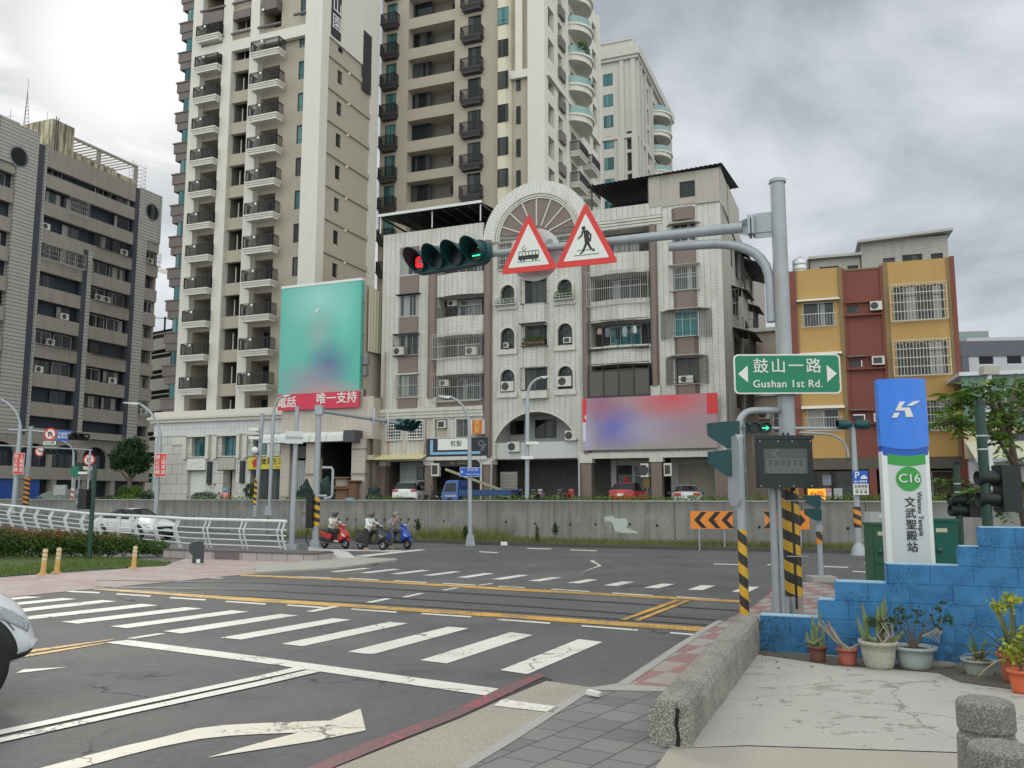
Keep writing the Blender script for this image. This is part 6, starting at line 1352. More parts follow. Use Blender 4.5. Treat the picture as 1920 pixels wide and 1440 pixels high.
r = thing('shop_sign', 'small projecting light box with orange red hair wash characters', 'shop sign', wpos(mid, -18.65, -.7, 6.9), mid.rotation_euler.z-radians(8)); m = MB(); m.box(-.52,.52,-.02,.4,-.55,.55); m.build('box', WHT, r); m = MB(); m.box(-.40,.50,-.03,-.021,-.53,.53); m.build('red_panel', mat('sign_orange_red', (.62,.13,.03), .4), r); text('洗\n髮', .5, mat('sign_yellow_text', (.75,.5,.12), .4), r, (.05,-.04,0), bold=.02, ls=.95)
# ---------------- low building with the billboard
STN = tile_mat('beige_stone_cladding', (.52,.45,.39), (.30,.26,.23), 1.5, 1.6, .012, .06, 0, .35)
lw = frame('low_building', 'low beige stone clad building with open ground floor under the billboard', at(718, 800, 69), (.923,-.385))
m = MB(); holes_wall(m, -9.75, -.9, 1.15, 9.6, [(-8.85,-7.0,1.15,6.3,.5),(-5.95,-2.6,1.15,6.3,.5),(-1.4,-.9,1.15,4.6,5),(-1.4,-.9,4.9,6.2,4)], 0, .3); m.quad((-.9,0,1.15),(-.9,12,1.15),(-.9,12,9.6),(-.9,0,9.6)); m.box(-9.75,-.9,.01,12,9.5,9.6); m.build('stone_wall', STN, lw)
m = MB(); m.quad((-8.85,4.9,1.15),(-7,4.9,1.15),(-7,4.9,6.3),(-8.85,4.9,6.3)); m.quad((-5.95,7.9,1.15),(-2.6,7.9,1.15),(-2.6,7.9,6.3),(-5.95,7.9,6.3)); m.box(-8.85,-7,3.9,4.4,4.0,5.2)
for x0, x1, dd in ((-8.85,-7,4.9),(-5.95,-2.6,7.9)): m.quad((x0-.02,.5,1.15),(x0-.02,dd,1.15),(x0-.02,dd,6.3),(x0-.02,.5,6.3)); m.quad((x1+.02,.5,1.15),(x1+.02,.5,6.3),(x1+.02,dd,6.3),(x1+.02,dd,1.15)); m.quad((x0,.5,6.28),(x0,dd,6.28),(x1,dd,6.28),(x1,.5,6.28))
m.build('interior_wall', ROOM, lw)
m = MB(); m.box(-2.65,-1.4,-.3,.1,1.15,6.2); m.box(-7.0,-5.95,-.3,.1,1.15,6.2); parts(m, 'pillar', STN, lw); m = MB(); m.box(-2.68,-1.37,-.32,.12,3.3,3.5); m.box(-2.68,-1.37,-.32,.12,5.3,5.45); m.box(-7.03,-5.92,-.32,.12,3.3,3.5); parts(m, 'pillar_band', mat('grey_stone_band', (.23,.21,.20), .7), lw)
m = MB()
for q in range(5): m.prism([(0,6.0),(-1.15,6.0),(-1.15,6.45),(-.7,6.75),(0,6.85)], -11.0+q*1.62+.03, -11.0+(q+1)*1.62-.03, 'x')
m.prism([(0,5.98),(-1.1,5.98),(-1.1,6.4),(-.7,6.7),(0,6.8)], -2.9, -1.9, 'x'); o = m.build('canopy', mat('white_canopy', (.70,.70,.69), .45, 0, .08, 2), lw); m = MB(); m.box(-2.88,-1.85,-1.2,0.02,5.92,6.84); m.build('canopy_end', mat('canopy_dark_end', (.07,.07,.08), .6), lw)
m = MB(); m.box(-8.0,-5.6,-.25,.0,4.75,5.75); m.build('dark_sign_board', mat('dark_board', (.055,.05,.05), .6), lw); m = MB()
for q in range(7): m.box(-8.9+q*.2,-8.76+q*.2,.5,.56,1.2,4.6)
parts(m, 'folding_door', ALUS, lw)
m = MB(); m.box(-9.75,-1.9,-.02,.5,9.6,10.2); m.quad((-1.9,0,9.6),(-1.9,9,9.6),(-1.9,9,16.9),(-1.9,0,18.9)); m.quad((-.6,1,7.4),(-.6,10,7.4),(-.6,10,13.3),(-.6,1,13.3)); m.build('upper_wall', plaster_mat('beige_upper_wall', (.50,.43,.36), .06, .2), lw)
m = MB(); vs = []; n = 40
for i in range(n+1): y = .2+7*i/n; c = .06*(i % 2); vs += [(-1.7+y*.12+c,y,13.3),(-1.7+y*.12+c,y,18.9-y*.28)]
m.add(vs, [(2*i,2*i+2,2*i+3,2*i+1) for i in range(n)]); m.build('corrugated_side', mat('cream_corrugated', (.47,.44,.33), .5, 0, .1, 2), lw)
m = MB(); m.box(-1.95,-1.5,-.1,.35,12.2,12.9); m.box(-1.95,-1.6,-.1,.3,11.3,12.0); parts(m, 'electric_box', mat('grey_box', (.2,.2,.2), .6), lw)
r = frame('billboard', 'tall teal billboard with a blurred violet foot above a red strip', lw.location, (.923,-.385), 'billboard')
m = MB(); m.add([(-9.95,-.35,9.95),(-2.05,-.35,9.95),(-2.05,-.35,19.3),(-9.95,-.35,19.15),(-9.95,.05,9.95),(-2.05,.05,9.95),(-2.05,.05,19.3),(-9.95,.05,19.15)], [(0,1,2,3),(7,6,5,4),(0,4,5,1),(1,5,6,2),(2,6,7,3),(3,7,4,0)])
m.build('print', soft_print('billboard_print', [(.2,.55,.35,.6,(.16,.50,.42),.8),(.5,.85,.5,.3,(.36,.66,.62),.9),(.5,.55,.22,.28,(.30,.44,.42),.9),(.62,.25,.32,.26,(.10,.16,.32),1.),(.4,.14,.5,.18,(.34,.26,.36),.8),(.55,.0,.6,.14,(.60,.25,.32),.8),(.8,.7,.2,.4,(.22,.62,.52),.7)], (.10,.46,.38), -9.95, -2.05, 10, 19.2), r)
m = MB(); m.box(-9.98,-2.02,-.38,.06,19.1,19.3); m.build('frame_top', WHT, r); m = MB(); m.box(-9.9,-2.0,-.40,-.36,8.72,10.05); m.build('red_strip', mat('strip_red', (.62,.03,.075), .45), r); text('電話', .98, WHT, r, (-9.0,-.42,9.33), bold=.03); text('唯一支持', .98, WHT, r, (-4.15,-.42,9.5), bold=.03)
m = MB(); m.prism([(-6.55,14.85+1.9),(-6.35,17.05),(-5.95,17.1),(-6.2,16.95),(-6.5,16.72)],-.37,-.355); m.build('white_mark', WHT, r)
# ---------------- cream tower on the left
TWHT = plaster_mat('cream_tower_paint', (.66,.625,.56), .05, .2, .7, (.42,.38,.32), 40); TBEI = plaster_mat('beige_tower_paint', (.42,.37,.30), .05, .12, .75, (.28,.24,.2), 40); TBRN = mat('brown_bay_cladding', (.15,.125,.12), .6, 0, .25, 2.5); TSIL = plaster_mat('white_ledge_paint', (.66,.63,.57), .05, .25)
SHAFT = plaster_mat('shade_toned_shaft_wall', (.19,.175,.155), .05, .1)  # recess walls, colour darkened to hold the shade inside the tower bays
t1 = frame('tower_block', 'tall cream apartment tower with stacked black railed balconies', at(335, 700, 86), (.93,-.367)); TOP = 60
m = MB(); FL = [12.07+3.33*k for k in range(-1, 15)]
for x0, x1 in ((-.35,.85),(3.6,4.8),(7.05,8.15),(13.7,15.65)): m.box(x0,x1,0,1.3,1.15,TOP)
m.box(.85,13.7,.02,.5,46.75,47.9); parts(m, 'pillar', TWHT, t1)
m = MB(); HH = [(.87,3.58,z,z+2.55,1.6) for z in FL]+[(8.17,10.3,z,z+2.55,1.6) for z in FL]+[(12.55,13.65,z+.55,z+2.45,.2) for z in FL]
holes_wall(m, .85, 3.6, 8, TOP, HH, .7, 1.6); holes_wall(m, 8.15, 13.7, 8, TOP, HH, .7, .2); m.build('beige_wall', TBEI, t1)
m = MB()
for z in FL: m.box(4.8,7.05,.35,.85,z-.75,z+.45)
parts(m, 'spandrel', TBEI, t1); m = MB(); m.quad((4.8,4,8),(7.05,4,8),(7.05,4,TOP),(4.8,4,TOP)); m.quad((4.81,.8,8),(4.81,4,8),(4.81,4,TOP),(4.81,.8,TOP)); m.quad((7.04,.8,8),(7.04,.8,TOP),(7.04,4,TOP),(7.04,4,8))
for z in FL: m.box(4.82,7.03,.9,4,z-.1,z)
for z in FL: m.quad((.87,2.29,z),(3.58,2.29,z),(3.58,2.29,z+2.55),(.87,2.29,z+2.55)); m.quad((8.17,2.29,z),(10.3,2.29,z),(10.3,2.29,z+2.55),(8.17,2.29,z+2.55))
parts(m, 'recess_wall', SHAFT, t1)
m = MB()
for z in FL:
    m.box(5.45,5.55,1.2,1.25,z,z+2.3)
parts(m, 'shaft_pipe', TWHT, t1)
def balcony(r, x0, x1, z, pr, y0=.0, sl=TSIL, hr=1.15, cap=True):
    o = MB(); o.box(x0-.06,x1+.06,y0-pr-.06,y0,z-.14,z); o.box(x0+.04,x1-.04,y0-pr+.04,y0,z-.34,z-.14); o.box(x0+.12,x1-.12,y0-pr+.12,y0,z-.58,z-.34); so = o.build('balcony', sl, r)
    k = MB(); n = int((x1-x0)/.125)
    for i in range(n+1): x = x0+(x1-x0)*i/n; k.box(x-.024,x+.024,y0-pr+.02,y0-pr+.05,z+.06,z+hr-.12)
    n2 = max(2, int(pr/.13))
    for i in range(n2+1):
        y = y0-pr+.03+(pr-.03)*i/n2
        for xx in (x0+.02,x1-.02): k.box(xx-.014,xx+.014,y-.024,y+.024,z+.06,z+hr-.12)
    for zz in (.05,hr-.12,hr): k.box(x0,x1,y0-pr+.01,y0-pr+.06,z+zz-.03,z+zz+.03); k.box(x0,x0+.05,y0-pr+.061,y0,z+zz-.03,z+zz+.03); k.box(x1-.05,x1,y0-pr+.061,y0,z+zz-.03,z+zz+.03)
    for xx in (x0+.03,(x0+x1)/2,x1-.03): k.box(xx-.035,xx+.035,y0-pr+.0,y0-pr+.07,z,z+hr)
    ro = k.build('railing', RAILB, so); return so
b0 = balcony(t1, .75, 3.65, 0, .75); b1 = balcony(t1, 8.05, 11.45, 0, 1.1)
for k_, z in enumerate(FL[1:12]+[FL[12]]):
    for src in (b0, b1):
        if src is b1 and k_ > 10: continue
        c = src if k_ == 0 else copytree(src, t1); c.location = (0, .0 if src is b0 else .0, z)
    m = MB(); plate(m, disc(.13, 10, (1.9, z+.95)), -.8, -.76); plate(m, disc(.13, 10, (9.4, z+.98)), -1.15, -1.1); m.build('round_lamp', WHT, t1)
for z in FL[12:]:
    for x0, x1 in ((.9,3.5),(8.3,10.2)): m = MB(); m.box(x0+.3,x1+.1,-.2,.6,z+1.55,z+2.75); parts(m, 'brown_bay', TBRN, t1)
    m = MB(); m.box(4.9,7.0,-.1,.5,z+1.4,z+2.3); parts(m, 'brown_bay', TBRN, t1); m = MB(); m.box(.6,3.8,-.15,.1,z-.2,z-.02); m.box(4.7,7.1,-.15,.1,z-.2,z-.02); m.box(8.0,10.8,-.15,.1,z-.2,z-.02); m.box(12.3,13.75,-.15,.1,z+.3,z+.48); parts(m, 'ledge', TBRN, t1)
for z in FL:
    win(t1, 1.5, 3.5, z+.05, z+2.3, 2.2, 3, 1, ALUD, GLD); win(t1, 8.4, 10.2, z+.05, z+2.3, 2.2, 3, 1, ALUD, GLD); win(t1, 12.57, 13.63, z+.57, z+2.43, .8, 2, -1, ALUD, GLT if RND.random() < .6 else GLD)
# left bays in profile
m1, m2 = MB(), MB()
for k_ in range(15):
    z = 10.3+3.33*k_; m1.box(-2.3,-.35,.2,3.4,z,z+1.0); m1.box(-2.1,-.35,.3,3.3,z-.8,z); m1.box(-2.4,-.35,.1,3.5,z+1.0,z+1.12)
parts(m1, 'brown_bay', TBRN, t1)
for k_ in range(15):
    z = 10.3+3.33*k_; win(t1, -1.35, -.36, z+1.12, z+2.55, .25, 2, 1, ALUD, GLT); o = win(t1, 0, 2.9, z+1.12, z+2.55, 0, 3, 1, ALUD, GLT); o.location = (-1.35, 3.2, z+1.12); o.rotation_euler = (0, 0, -pi/2)
m = MB(); m.quad((-.35,.3,1.15),(-.35,14,1.15),(-.35,14,TOP),(-.35,.3,TOP)); m.build('left_wall', TBEI, t1)
# right side face
m = MB(); HS = [(3.2,4.1,z+.9,z+2.3) for z in FL]; holes_wall(m, 1.0, 9.4, 8, 46.9, HS, 15.45, .2, ax='y', inv=1); m.quad((15.3,10.9,8),(6,10.9,8),(6,10.9,TOP),(15.3,10.9,TOP)); m.build('side_wall', TBEI, t1)
m = MB(); m.box(15.3,15.65,9.4,10.9,8,TOP); m.box(15.3,15.65,1.3,9.4,46.9,TOP); parts(m, 'side_pillar', TWHT, t1)
m = MB()
for z in FL[1:12]: m.box(15.3,15.62,1.3,9.4,z-.45,z+.05)
for z in FL[1:12]: m.prism([(15.45,z+.05),(15.56,z+.05),(15.56,z+.08),(15.45,z+.08)], 1.3, 9.4, 'y')
parts(m, 'side_ledge', TBEI, t1)
for z in FL: o = win(t1, 0, .9, z+.9, z+2.3, 0, 2, -1, ALUD, GLD); o.location = (15.32, 3.2, z+.9); o.rotation_euler = (0, 0, pi/2); m = MB(); m.ell((15.5,5.2,z+2.75), (.16,.16,.16), 10, 6); m.build('vent_cap', WHT, t1)
m = MB(); m.box(15.65,15.72,7.6,9.2,44.2,50.8); m.build('louvre', mat('louvre_black', (.03,.03,.03), .7), t1); m = MB(); m.box(15.65,15.8,1.5,3.1,47.2,56); m.build('sign_panel', mat('signpanel_dark', (.028,.03,.033), .5), t1); text('山\n園', 1.7, WHT, t1, (15.83,2.3,49.5), rot=(pi/2, 0, pi/2), bold=.01, ls=1.05)
# podium
POD = tile_mat('podium_stone', (.62,.61,.58), (.30,.29,.28), 1.3, .95, .03, .04, 0, .2, .5, .6); PB = tile_mat('podium_white_tiles', (.66,.66,.65), (.42,.42,.41), .5, .9, .02, .04, 0, .15, 0., .5)
m = MB(); X = lambda px: -2+(px-300)*.0636
PH = [(2.95,4.8,5.45,7.3,.6),(6.5,8.2,5.45,7.3,.6),(10.1,12.3,5.45,7.3,.6),(2.6,4.75,1.15,4.1,.5),(6.8,8.25,1.15,4.1,1.2),(9.9,14.3,1.15,4.1,.8),(13.1,14.3,5.4,7.0,.4)]
holes_wall(m, -1.6, 14.4, 1.15, 7.45, PH, -1.0, .5); m.quad((-1.6,-1,1.15),(-1.6,12,1.15),(-1.6,12,7.45),(-1.6,-1,7.45)); m.build('podium_wall', POD, t1)
m = MB(); m.box(-1.7,14.4,-1.1,3,7.45,8.75); m.build('podium_band', PB, t1); m = MB(); m.box(-2.0,14.4,-1.4,3,8.75,9.05); m.box(-2.2,14.4,-1.6,3,9.05,9.3); m.box(-2.0,14.4,-1.3,2,9.3,9.62); m.box(-1.8,14.4,-1.1,2,9.62,9.85)
for x in (2.4,6.0,9.5): m.box(x-.35,x+.1,-1.3,-1,5.2,7.45); m.box(x+2.4,x+2.75,-1.3,-1,5.2,7.45); m.box(x-.3,x+2.8,-1.3,-1,7.3,7.5)
m.box(.6,2.4,-1.12,-1,6.6,7.3); m.build('cornice', TWHT, t1)
for a, b_ in ((2.95,4.8),(6.5,8.2),(10.1,12.3)): win(t1, a, b_, 5.45, 7.3, -.5, 2, -1, ALUD, GLT)
win(t1, 13.1, 14.3, 5.4, 7.0, -.7, 2, 1, ALUD, GLT); win(t1, 9.9, 14.3, 1.2, 4.1, -.35, 3, 2, ALUD, GLD, name='shop_window'); win(t1, 6.8, 8.25, 1.2, 4.1, .1, 1, 1, ALUD, GLD, name='door')
m = MB(); m.box(2.62,4.73,-.62,-.55,1.15,4.1); m.build('roller_shutter', mat('white_shutter', (.70,.70,.68), .6, 0, .04, 2), t1); m = MB()
for x in (5.3,9.1): m.box(x-.22,x+.22,-1.25,-1,2.9,4.95)
parts(m, 'wall_lantern', ALUD, t1); m = MB(); m.box(-2.9,-1.65,.2,3,1.15,4.0); m.build('teal_net', mat('teal_net', (.10,.40,.33), .7, 0, .25, 2.5), t1)
text('明誠一路\n115', .26, BLKS, t1, (5.5,-1.02,2.6), ls=1.1)
def psign(label, x0, x1, c, txt=None): r = board('shop_sign', label, x0, x1, 4.15, 5.25, c, -1.12, .14, t1); m = MB(); w_ = (x1-x0)/2; m.box(-w_-.05,w_+.05,.02,.16,-.62,-.56); m.box(-w_-.05,w_+.05,.02,.16,.56,.62); m.build('frame', ALUD, r); return r
r = psign('white shop sign with a faint grey line drawing above the white shutter', 2.55, 4.75, WHT); m = MB(); m.tube([(-.7,-.01,-.3),(-.3,-.01,.1),(0,-.01,.0),(.4,-.01,.3),(.7,-.01,.1)], .012, 4); m.tube([(.3,-.01,-.3),(.6,-.01,-.25),(.8,-.01,-.3)], .012, 4); m.build('drawing', mat('line_grey', (.3,.3,.4), .6), r)
psign('plain beige shop sign above the dark doorway of the podium', 6.2, 8.2, mat('sign_beige', (.45,.42,.37), .6))
r = psign('yellow shop sign with a red flower emblem and dark characters', 9.7, 14.2, mat('sign_yellow', (.68,.56,.05), .45)); m = MB()
for q in range(5): plate(m, disc(.24, 14, (-1.3+.3*cos(q*1.257+.3), .02+.26*sin(q*1.257+.3))), -.02, -.002)
m.build('emblem', mat('emblem_red', (.55,.08,.04), .5), r); text('寶島生活館', .62, BLKS, r, (.75,-.01,.1), bold=.02); text('SINCE 1976', .16, BLKS, r, (1.2,-.01,-.38))
# ---------------- central tower behind
t2 = frame('tower_block', 'beige apartment tower rising behind the arch block with dark window bays', at(1022, 300, 88), (.93,-.367)); BM = [33.5,37.0,40.7,44.45,48.1,51.8,55.5,59.2]; LOW = 22.; T2T = 64.
m = MB(); BH = [(-16.7,-10.85,z+.75,z+3.15,2.2) for z in [29.8,26.1]+BM]; bz = [z+.2 for z in [29.8,26.1]+BM]; DH = [(-9.2,-7.6,z+.2,z+2.9,.3) for z in bz]+[(-19.6,-18.2,z+.2,z+2.9,.3) for z in bz]
holes_wall(m, -20.2, -5.6, LOW, T2T, BH+DH, .5, .3); m.quad((-20.2,.5,LOW),(-20.2,15,LOW),(-20.2,15,T2T),(-20.2,.5,T2T)); m.quad((-4.0,.6,LOW),(-1.9,.6,LOW),(-1.9,.6,T2T),(-4.0,.6,T2T)); m.build('beige_wall', TBEI, t2)
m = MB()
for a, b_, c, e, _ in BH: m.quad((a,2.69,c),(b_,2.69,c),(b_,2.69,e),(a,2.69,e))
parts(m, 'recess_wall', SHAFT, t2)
for a, b_, c, e, _ in BH: win(t2, a+.05, a+2.4, c+.05, e-.1, 1.6, 3, 1, ALUD, GLD); win(t2, b_-1.3, b_-.3, c+1.2, e-.35, 2.6, 1, 1, ALUD, GLD)
CBAY = plaster_mat('cream_bay_paint', (.66,.60,.47), .05, .1)
m = MB(); m.prism([(-5.6,.5),(-5.2,-.45),(-4.3,-.45),(-3.95,.5)],LOW,T2T,'z'); m.build('cream_bay', CBAY, t2)
for z in bz:
    gm = GLT if RND.random() < .6 else GLD; o = win(t2, -5.2, -3.95, z+.5, z+2.5, -.52, 2, -1, ALUD, gm); win(t2, -3.45, -2.95, z+.5, z+2.5, .52, 1, -1, ALUD, gm)
    win(t2, -9.2, -7.6, z+.2, z+2.9, .6, 2, 1, ALUD, GLD, name='door'); win(t2, -19.6, -18.2, z+.2, z+2.9, .6, 2, 1, ALUD, GLT, name='door')
BSL = mat('dark_balcony_slab', (.055,.05,.052), .6, 0, .2, 2)
bb = balcony(t2, -9.75, -7.3, 0, .9, .5, BSL); bc = balcony(t2, -19.9, -17.9, 0, .9, .5, BSL)
for k_, z in enumerate(bz):
    for src in (bb, bc): c = src if k_ == 0 else copytree(src, t2); c.location = (0, 0, z+.15)
m = MB(); m.box(-1.95,.0,-.0,.8,LOW,T2T); m.box(-5.0,-1.95,.1,.5,46.4,47.3); m.box(-3.4,-2.6,.1,.55,47.3,T2T); parts(m, 'pillar', TWHT, t2)
m = MB(); HS = [(1.2,3.2,z+.4,z+2.7,.6) for z in bz]+[(4.6,6.2,z+.2,z+2.7,.8) for z in bz]+[(9.2,11.6,z+.2,z+2.7,.8) for z in bz]+[(14.6,17,z+.2,z+2.7,.8) for z in bz]+[(18.4,20.2,z+.3,z+2.7,.5) for z in bz]
holes_wall(m, 0.8, 21.4, LOW, T2T, HS, -.01, .5, ax='y', inv=1); m.build('side_wall', TWHT, t2); m = MB()
for a, b_, c, e, d_ in HS: m.quad((-d_-.005,a,c),(-d_-.005,b_,c),(-d_-.005,b_,e),(-d_-.005,a,e))
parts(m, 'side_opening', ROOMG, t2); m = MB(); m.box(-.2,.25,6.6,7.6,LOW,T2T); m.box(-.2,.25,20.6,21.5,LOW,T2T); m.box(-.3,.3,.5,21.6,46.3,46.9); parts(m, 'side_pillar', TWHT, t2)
m = MB()
for z in bz: m.box(-.05,.35,4.5,6.3,z-.3,z+.9); 
parts(m, 'brown_bay', TBRN, t2)
bs = balcony(t2, 0, 3.4, 0, 1.2, 0, TSIL); bs.rotation_euler = (0, 0, pi/2); firsts = True
for k_, z in enumerate(bz[:5]+bz[5:6]):
    for yy, hz in ((8.6, 0), (13.8, .3)):
        if z > 43: continue
        c = bs if firsts else copytree(bs, t2); firsts = False; c.rotation_euler = (0, 0, pi/2); c.location = (0, yy, z+hz)
GRL = mat('green_glass_rail', (.24,.37,.35), .1, 0, .1, 2)
def round_balcony(r, xc_, yc_, z, R_, n=14):
    m = MB(); P = [(xc_+R_*.8*sin(i*pi/n), yc_-R_*cos(i*pi/n)) for i in range(n+1)]; m.prism(P, z-.5, z+.15, 'z'); P2 = [(xc_+R_*.9*sin(i*pi/n), yc_-R_*1.04*cos(i*pi/n)) for i in range(n+1)]; m.prism(P2, z+.15, z+.4, 'z'); o = m.build('round_balcony', TSIL, r); k = MB()
    for i in range(n): a, b_ = P[i], P[i+1]; k.quad((a[0],a[1],z+.4),(b_[0],b_[1],z+.4),(b_[0],b_[1],z+1.3),(a[0],a[1],z+1.3))
    k.build('glass_rail', GRL, o); return o
for z in bz:
    if z > 43: round_balcony(t2, 0, 10.6, z+.2, 2.6)
for lab, yy, zz in (('trailing green plants on the upper round balcony of the centre tower', 8.7, 53.5), ('small bushy plants on the lower round balcony of the centre tower', 10.2, 49.8)):
    o = thing('balcony_plant', lab, 'plant', wpos(t2, .9, yy, zz), t2.rotation_euler.z); m = MB(); leaves(m, [((.7,0,0),(.6,1.0,.45)),((1.0,.8,-.3),(.4,.6,.5))], 220, .3, 5, .2, .6); m.build('leaves', PLL, o); m = MB(); m.tube([(0,0,-.6),(.8,.2,.1)], .05, 5); m.build('stem', mat('hedge_stem', (.09,.065,.04), .9), o)
# ---------------- far right tower
t3 = frame('tower_block', 'paler cream tower with corniced roof and round glass balconies far behind', at(1195, 300, 131), (.93,-.367)); zf = [66.85-3.5*k for k in range(10)]
m = MB(); holes_wall(m, -7, 0, 20, 72.5, [(-5.3,-3.75,z,z+2.0,.3) for z in zf]+[(-1.6,-.8,z-.6,z+2.4,.6) for z in zf[3:]]+[(-.4,-.1,z-.6,z+2.4,.4) for z in zf[:3]], 0, .3); HS = [(a,b_,z-.4,z+2.3,.8) for z in zf for a, b_ in ((3,4.4),(7,9),(12,16),(20,22),(24,25.5))]; holes_wall(m, 0, 27, 20, 71, HS, 0, .6, ax='y', inv=1); m.build('cream_wall', plaster_mat('far_tower_paint', (.52,.50,.46), .04, .2), t3)
m = MB()
for a, b_, c, e, d_ in HS: m.quad((-d_+.01,a,c),(-d_+.01,b_,c),(-d_+.01,b_,e),(-d_+.01,a,e))
for z in zf[3:]: m.quad((-1.6,.55,z-.6),(-.8,.55,z-.6),(-.8,.55,z+2.4),(-1.6,.55,z+2.4))
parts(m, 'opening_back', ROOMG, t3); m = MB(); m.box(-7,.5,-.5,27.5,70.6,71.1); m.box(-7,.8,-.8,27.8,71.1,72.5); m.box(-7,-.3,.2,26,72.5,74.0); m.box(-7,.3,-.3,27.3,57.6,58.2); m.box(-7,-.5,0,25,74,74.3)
for y in (.3,2.2,5.2,10,18,23,26.2): m.box(0,.4,y,y+.7,20,70.6)
for x in (-2.6,-.75): m.box(x,x+.7,-.3,0,58.2,70.6)
m.box(-3.0,-2.0,-.3,0,20,57.6); m.box(-.8,.2,-.3,0,20,57.6); m.build('cornice', mat('far_tower_paint'), t3)
for z in zf: win(t3, -5.3, -3.75, z, z+2.0, -.05, 2, 1, ALUD, GLT); round_balcony(t3, .2, 14, z-.6, 3.)
# ---------------- grey tiled block at far left
lt = frame('apartment_building', 'long weathered grey tiled apartment block with round windows at the left edge', at(60, 600, 98), (.367,.93))
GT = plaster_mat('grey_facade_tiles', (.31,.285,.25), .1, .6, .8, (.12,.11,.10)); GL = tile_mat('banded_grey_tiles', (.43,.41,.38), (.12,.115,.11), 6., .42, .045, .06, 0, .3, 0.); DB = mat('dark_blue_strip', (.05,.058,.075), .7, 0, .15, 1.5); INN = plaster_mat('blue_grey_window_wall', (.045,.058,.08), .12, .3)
ST = [11.6+3.35*k-.85 for k in range(0, 9)]   # bottoms of the concrete bands
m = MB()
for k_, z in enumerate(ST):
    zt_ = z+1.6 if k_ < 8 else z+1.6
    for x0, x1 in ((-14,-3.7),(.25,6.3),(7.6,13.85),(16.15,18.4)):
        if k_ >= 6 and x0 == .25: m.box(.25,13.85,-.25,.3,z,zt_); continue
        if k_ >= 6 and x0 == 7.6: continue
        m.box(x0,x1,-.25,.3,z,zt_)
m.box(-14,-3.7,-.25,.3,40.2,41.6); m.box(.25,13.85,-.25,.3,40.0,42.3); m.box(-14,18.4,.9,14,41.5,41.7); m.box(18.1,18.4,.0,14,1,42); parts(m, 'concrete_band', GT, lt)
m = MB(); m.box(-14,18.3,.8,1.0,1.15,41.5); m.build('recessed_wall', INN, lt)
m = MB(); m.box(-3.6,-1.0,-.4,.5,8.5,43.4); m.box(-.1,.28,-.35,.3,8.5,42.6); m.box(6.9,7.55,-.35,.3,8.5,31.6); m.box(14.5,16.1,-.4,.5,6,42.2); m.box(-14,-3.6,-.4,.5,38.6,43.6); m.box(16.1,18.4,-.4,.3,35.5,42.2); parts(m, 'tile_column', GL, lt)
m = MB(); m.box(-1.0,-.1,-.3,.3,8.5,42.3); m.box(6.25,6.9,-.3,.3,8.5,31.6); m.box(13.85,14.5,-.3,.3,8.5,42.0); parts(m, 'blue_strip', DB, lt)
for x, z in ((-3.45, 39.7), (16.7, 39.5)):
    m = MB(); plate(m, disc(1.25, 28, (x, z)), -.43, -.38); a = m.build('round_window', mat('round_rim', (.2,.22,.25), .6), lt); k = MB(); plate(k, disc(1.05, 28, (x, z)), -.46, -.432); k.build('pane', GLD, a)
for k_ in range(9):
    z0_ = (ST[k_]+1.62); z1_ = z0_+1.7
    for x0, x1 in ((-13,-4.2),(.4,6.1),(7.8,13.7),(16.3,18.1)):
        L = x1-x0; n = max(1, int(L/2)); 
        for q in range(n):
            if RND.random() < .16 and L > 3: continue
            a = x0+L*q/n+RND.uniform(.05,.3); b_ = x0+L*(q+1)/n-RND.uniform(.05,.4); win(lt, round(a,1), round(a,1)+round((b_-a)*2)/2, z0_+.1, z1_-.1, .45 if RND.random() < .7 else .1, 2, 1, RND.choice([ALUD, ALUD, ALUS, WFR]), RND.choice([GLD, GLD, GLC]))
for x0, x1, k_, mt in ((3.6,6.2,7,CAGEW),(.5,3.2,5,CAGEW),(3.3,6.2,5,CAGEW),(8,13.5,6,CAGED),(8,13.6,2,CAGED),(.5,5.8,2,CAGED),(8,13.6,4,CAGED),(16.3,18.3,6,CAGED),(16.2,18.3,0,CAGEW)):
    z0_ = ST[k_]+1.62; cage(lt, x0, x1, z0_-.2 if k_ != 7 else z0_-.5, z0_+1.5, .6, mt, .25, 2, y=-.25, top=RND.random() < .4)
for i, (x, k_, lab) in enumerate(((4.2,3,'near the middle strip'),(9.0,4,'first of two side by side'),(10.2,4,'second of two side by side'),(2.5,2,'under the broad window'),(11.9,1,'near the right strip'),(1.2,1,'by the blue strip'),(12.6,6,'high beside the right strip'),(17.0,6,'on the narrow end bay'),(.8,6,'high on the left bay'),(17.3,0,'low on the narrow end bay'))):
    ac('air conditioner on the grey block %s, %s level up' % (lab, ['lowest','second','third','fourth','fifth','sixth','seventh'][k_]), lt, x, -.0, ST[k_]+1.62, 1.0, .75)
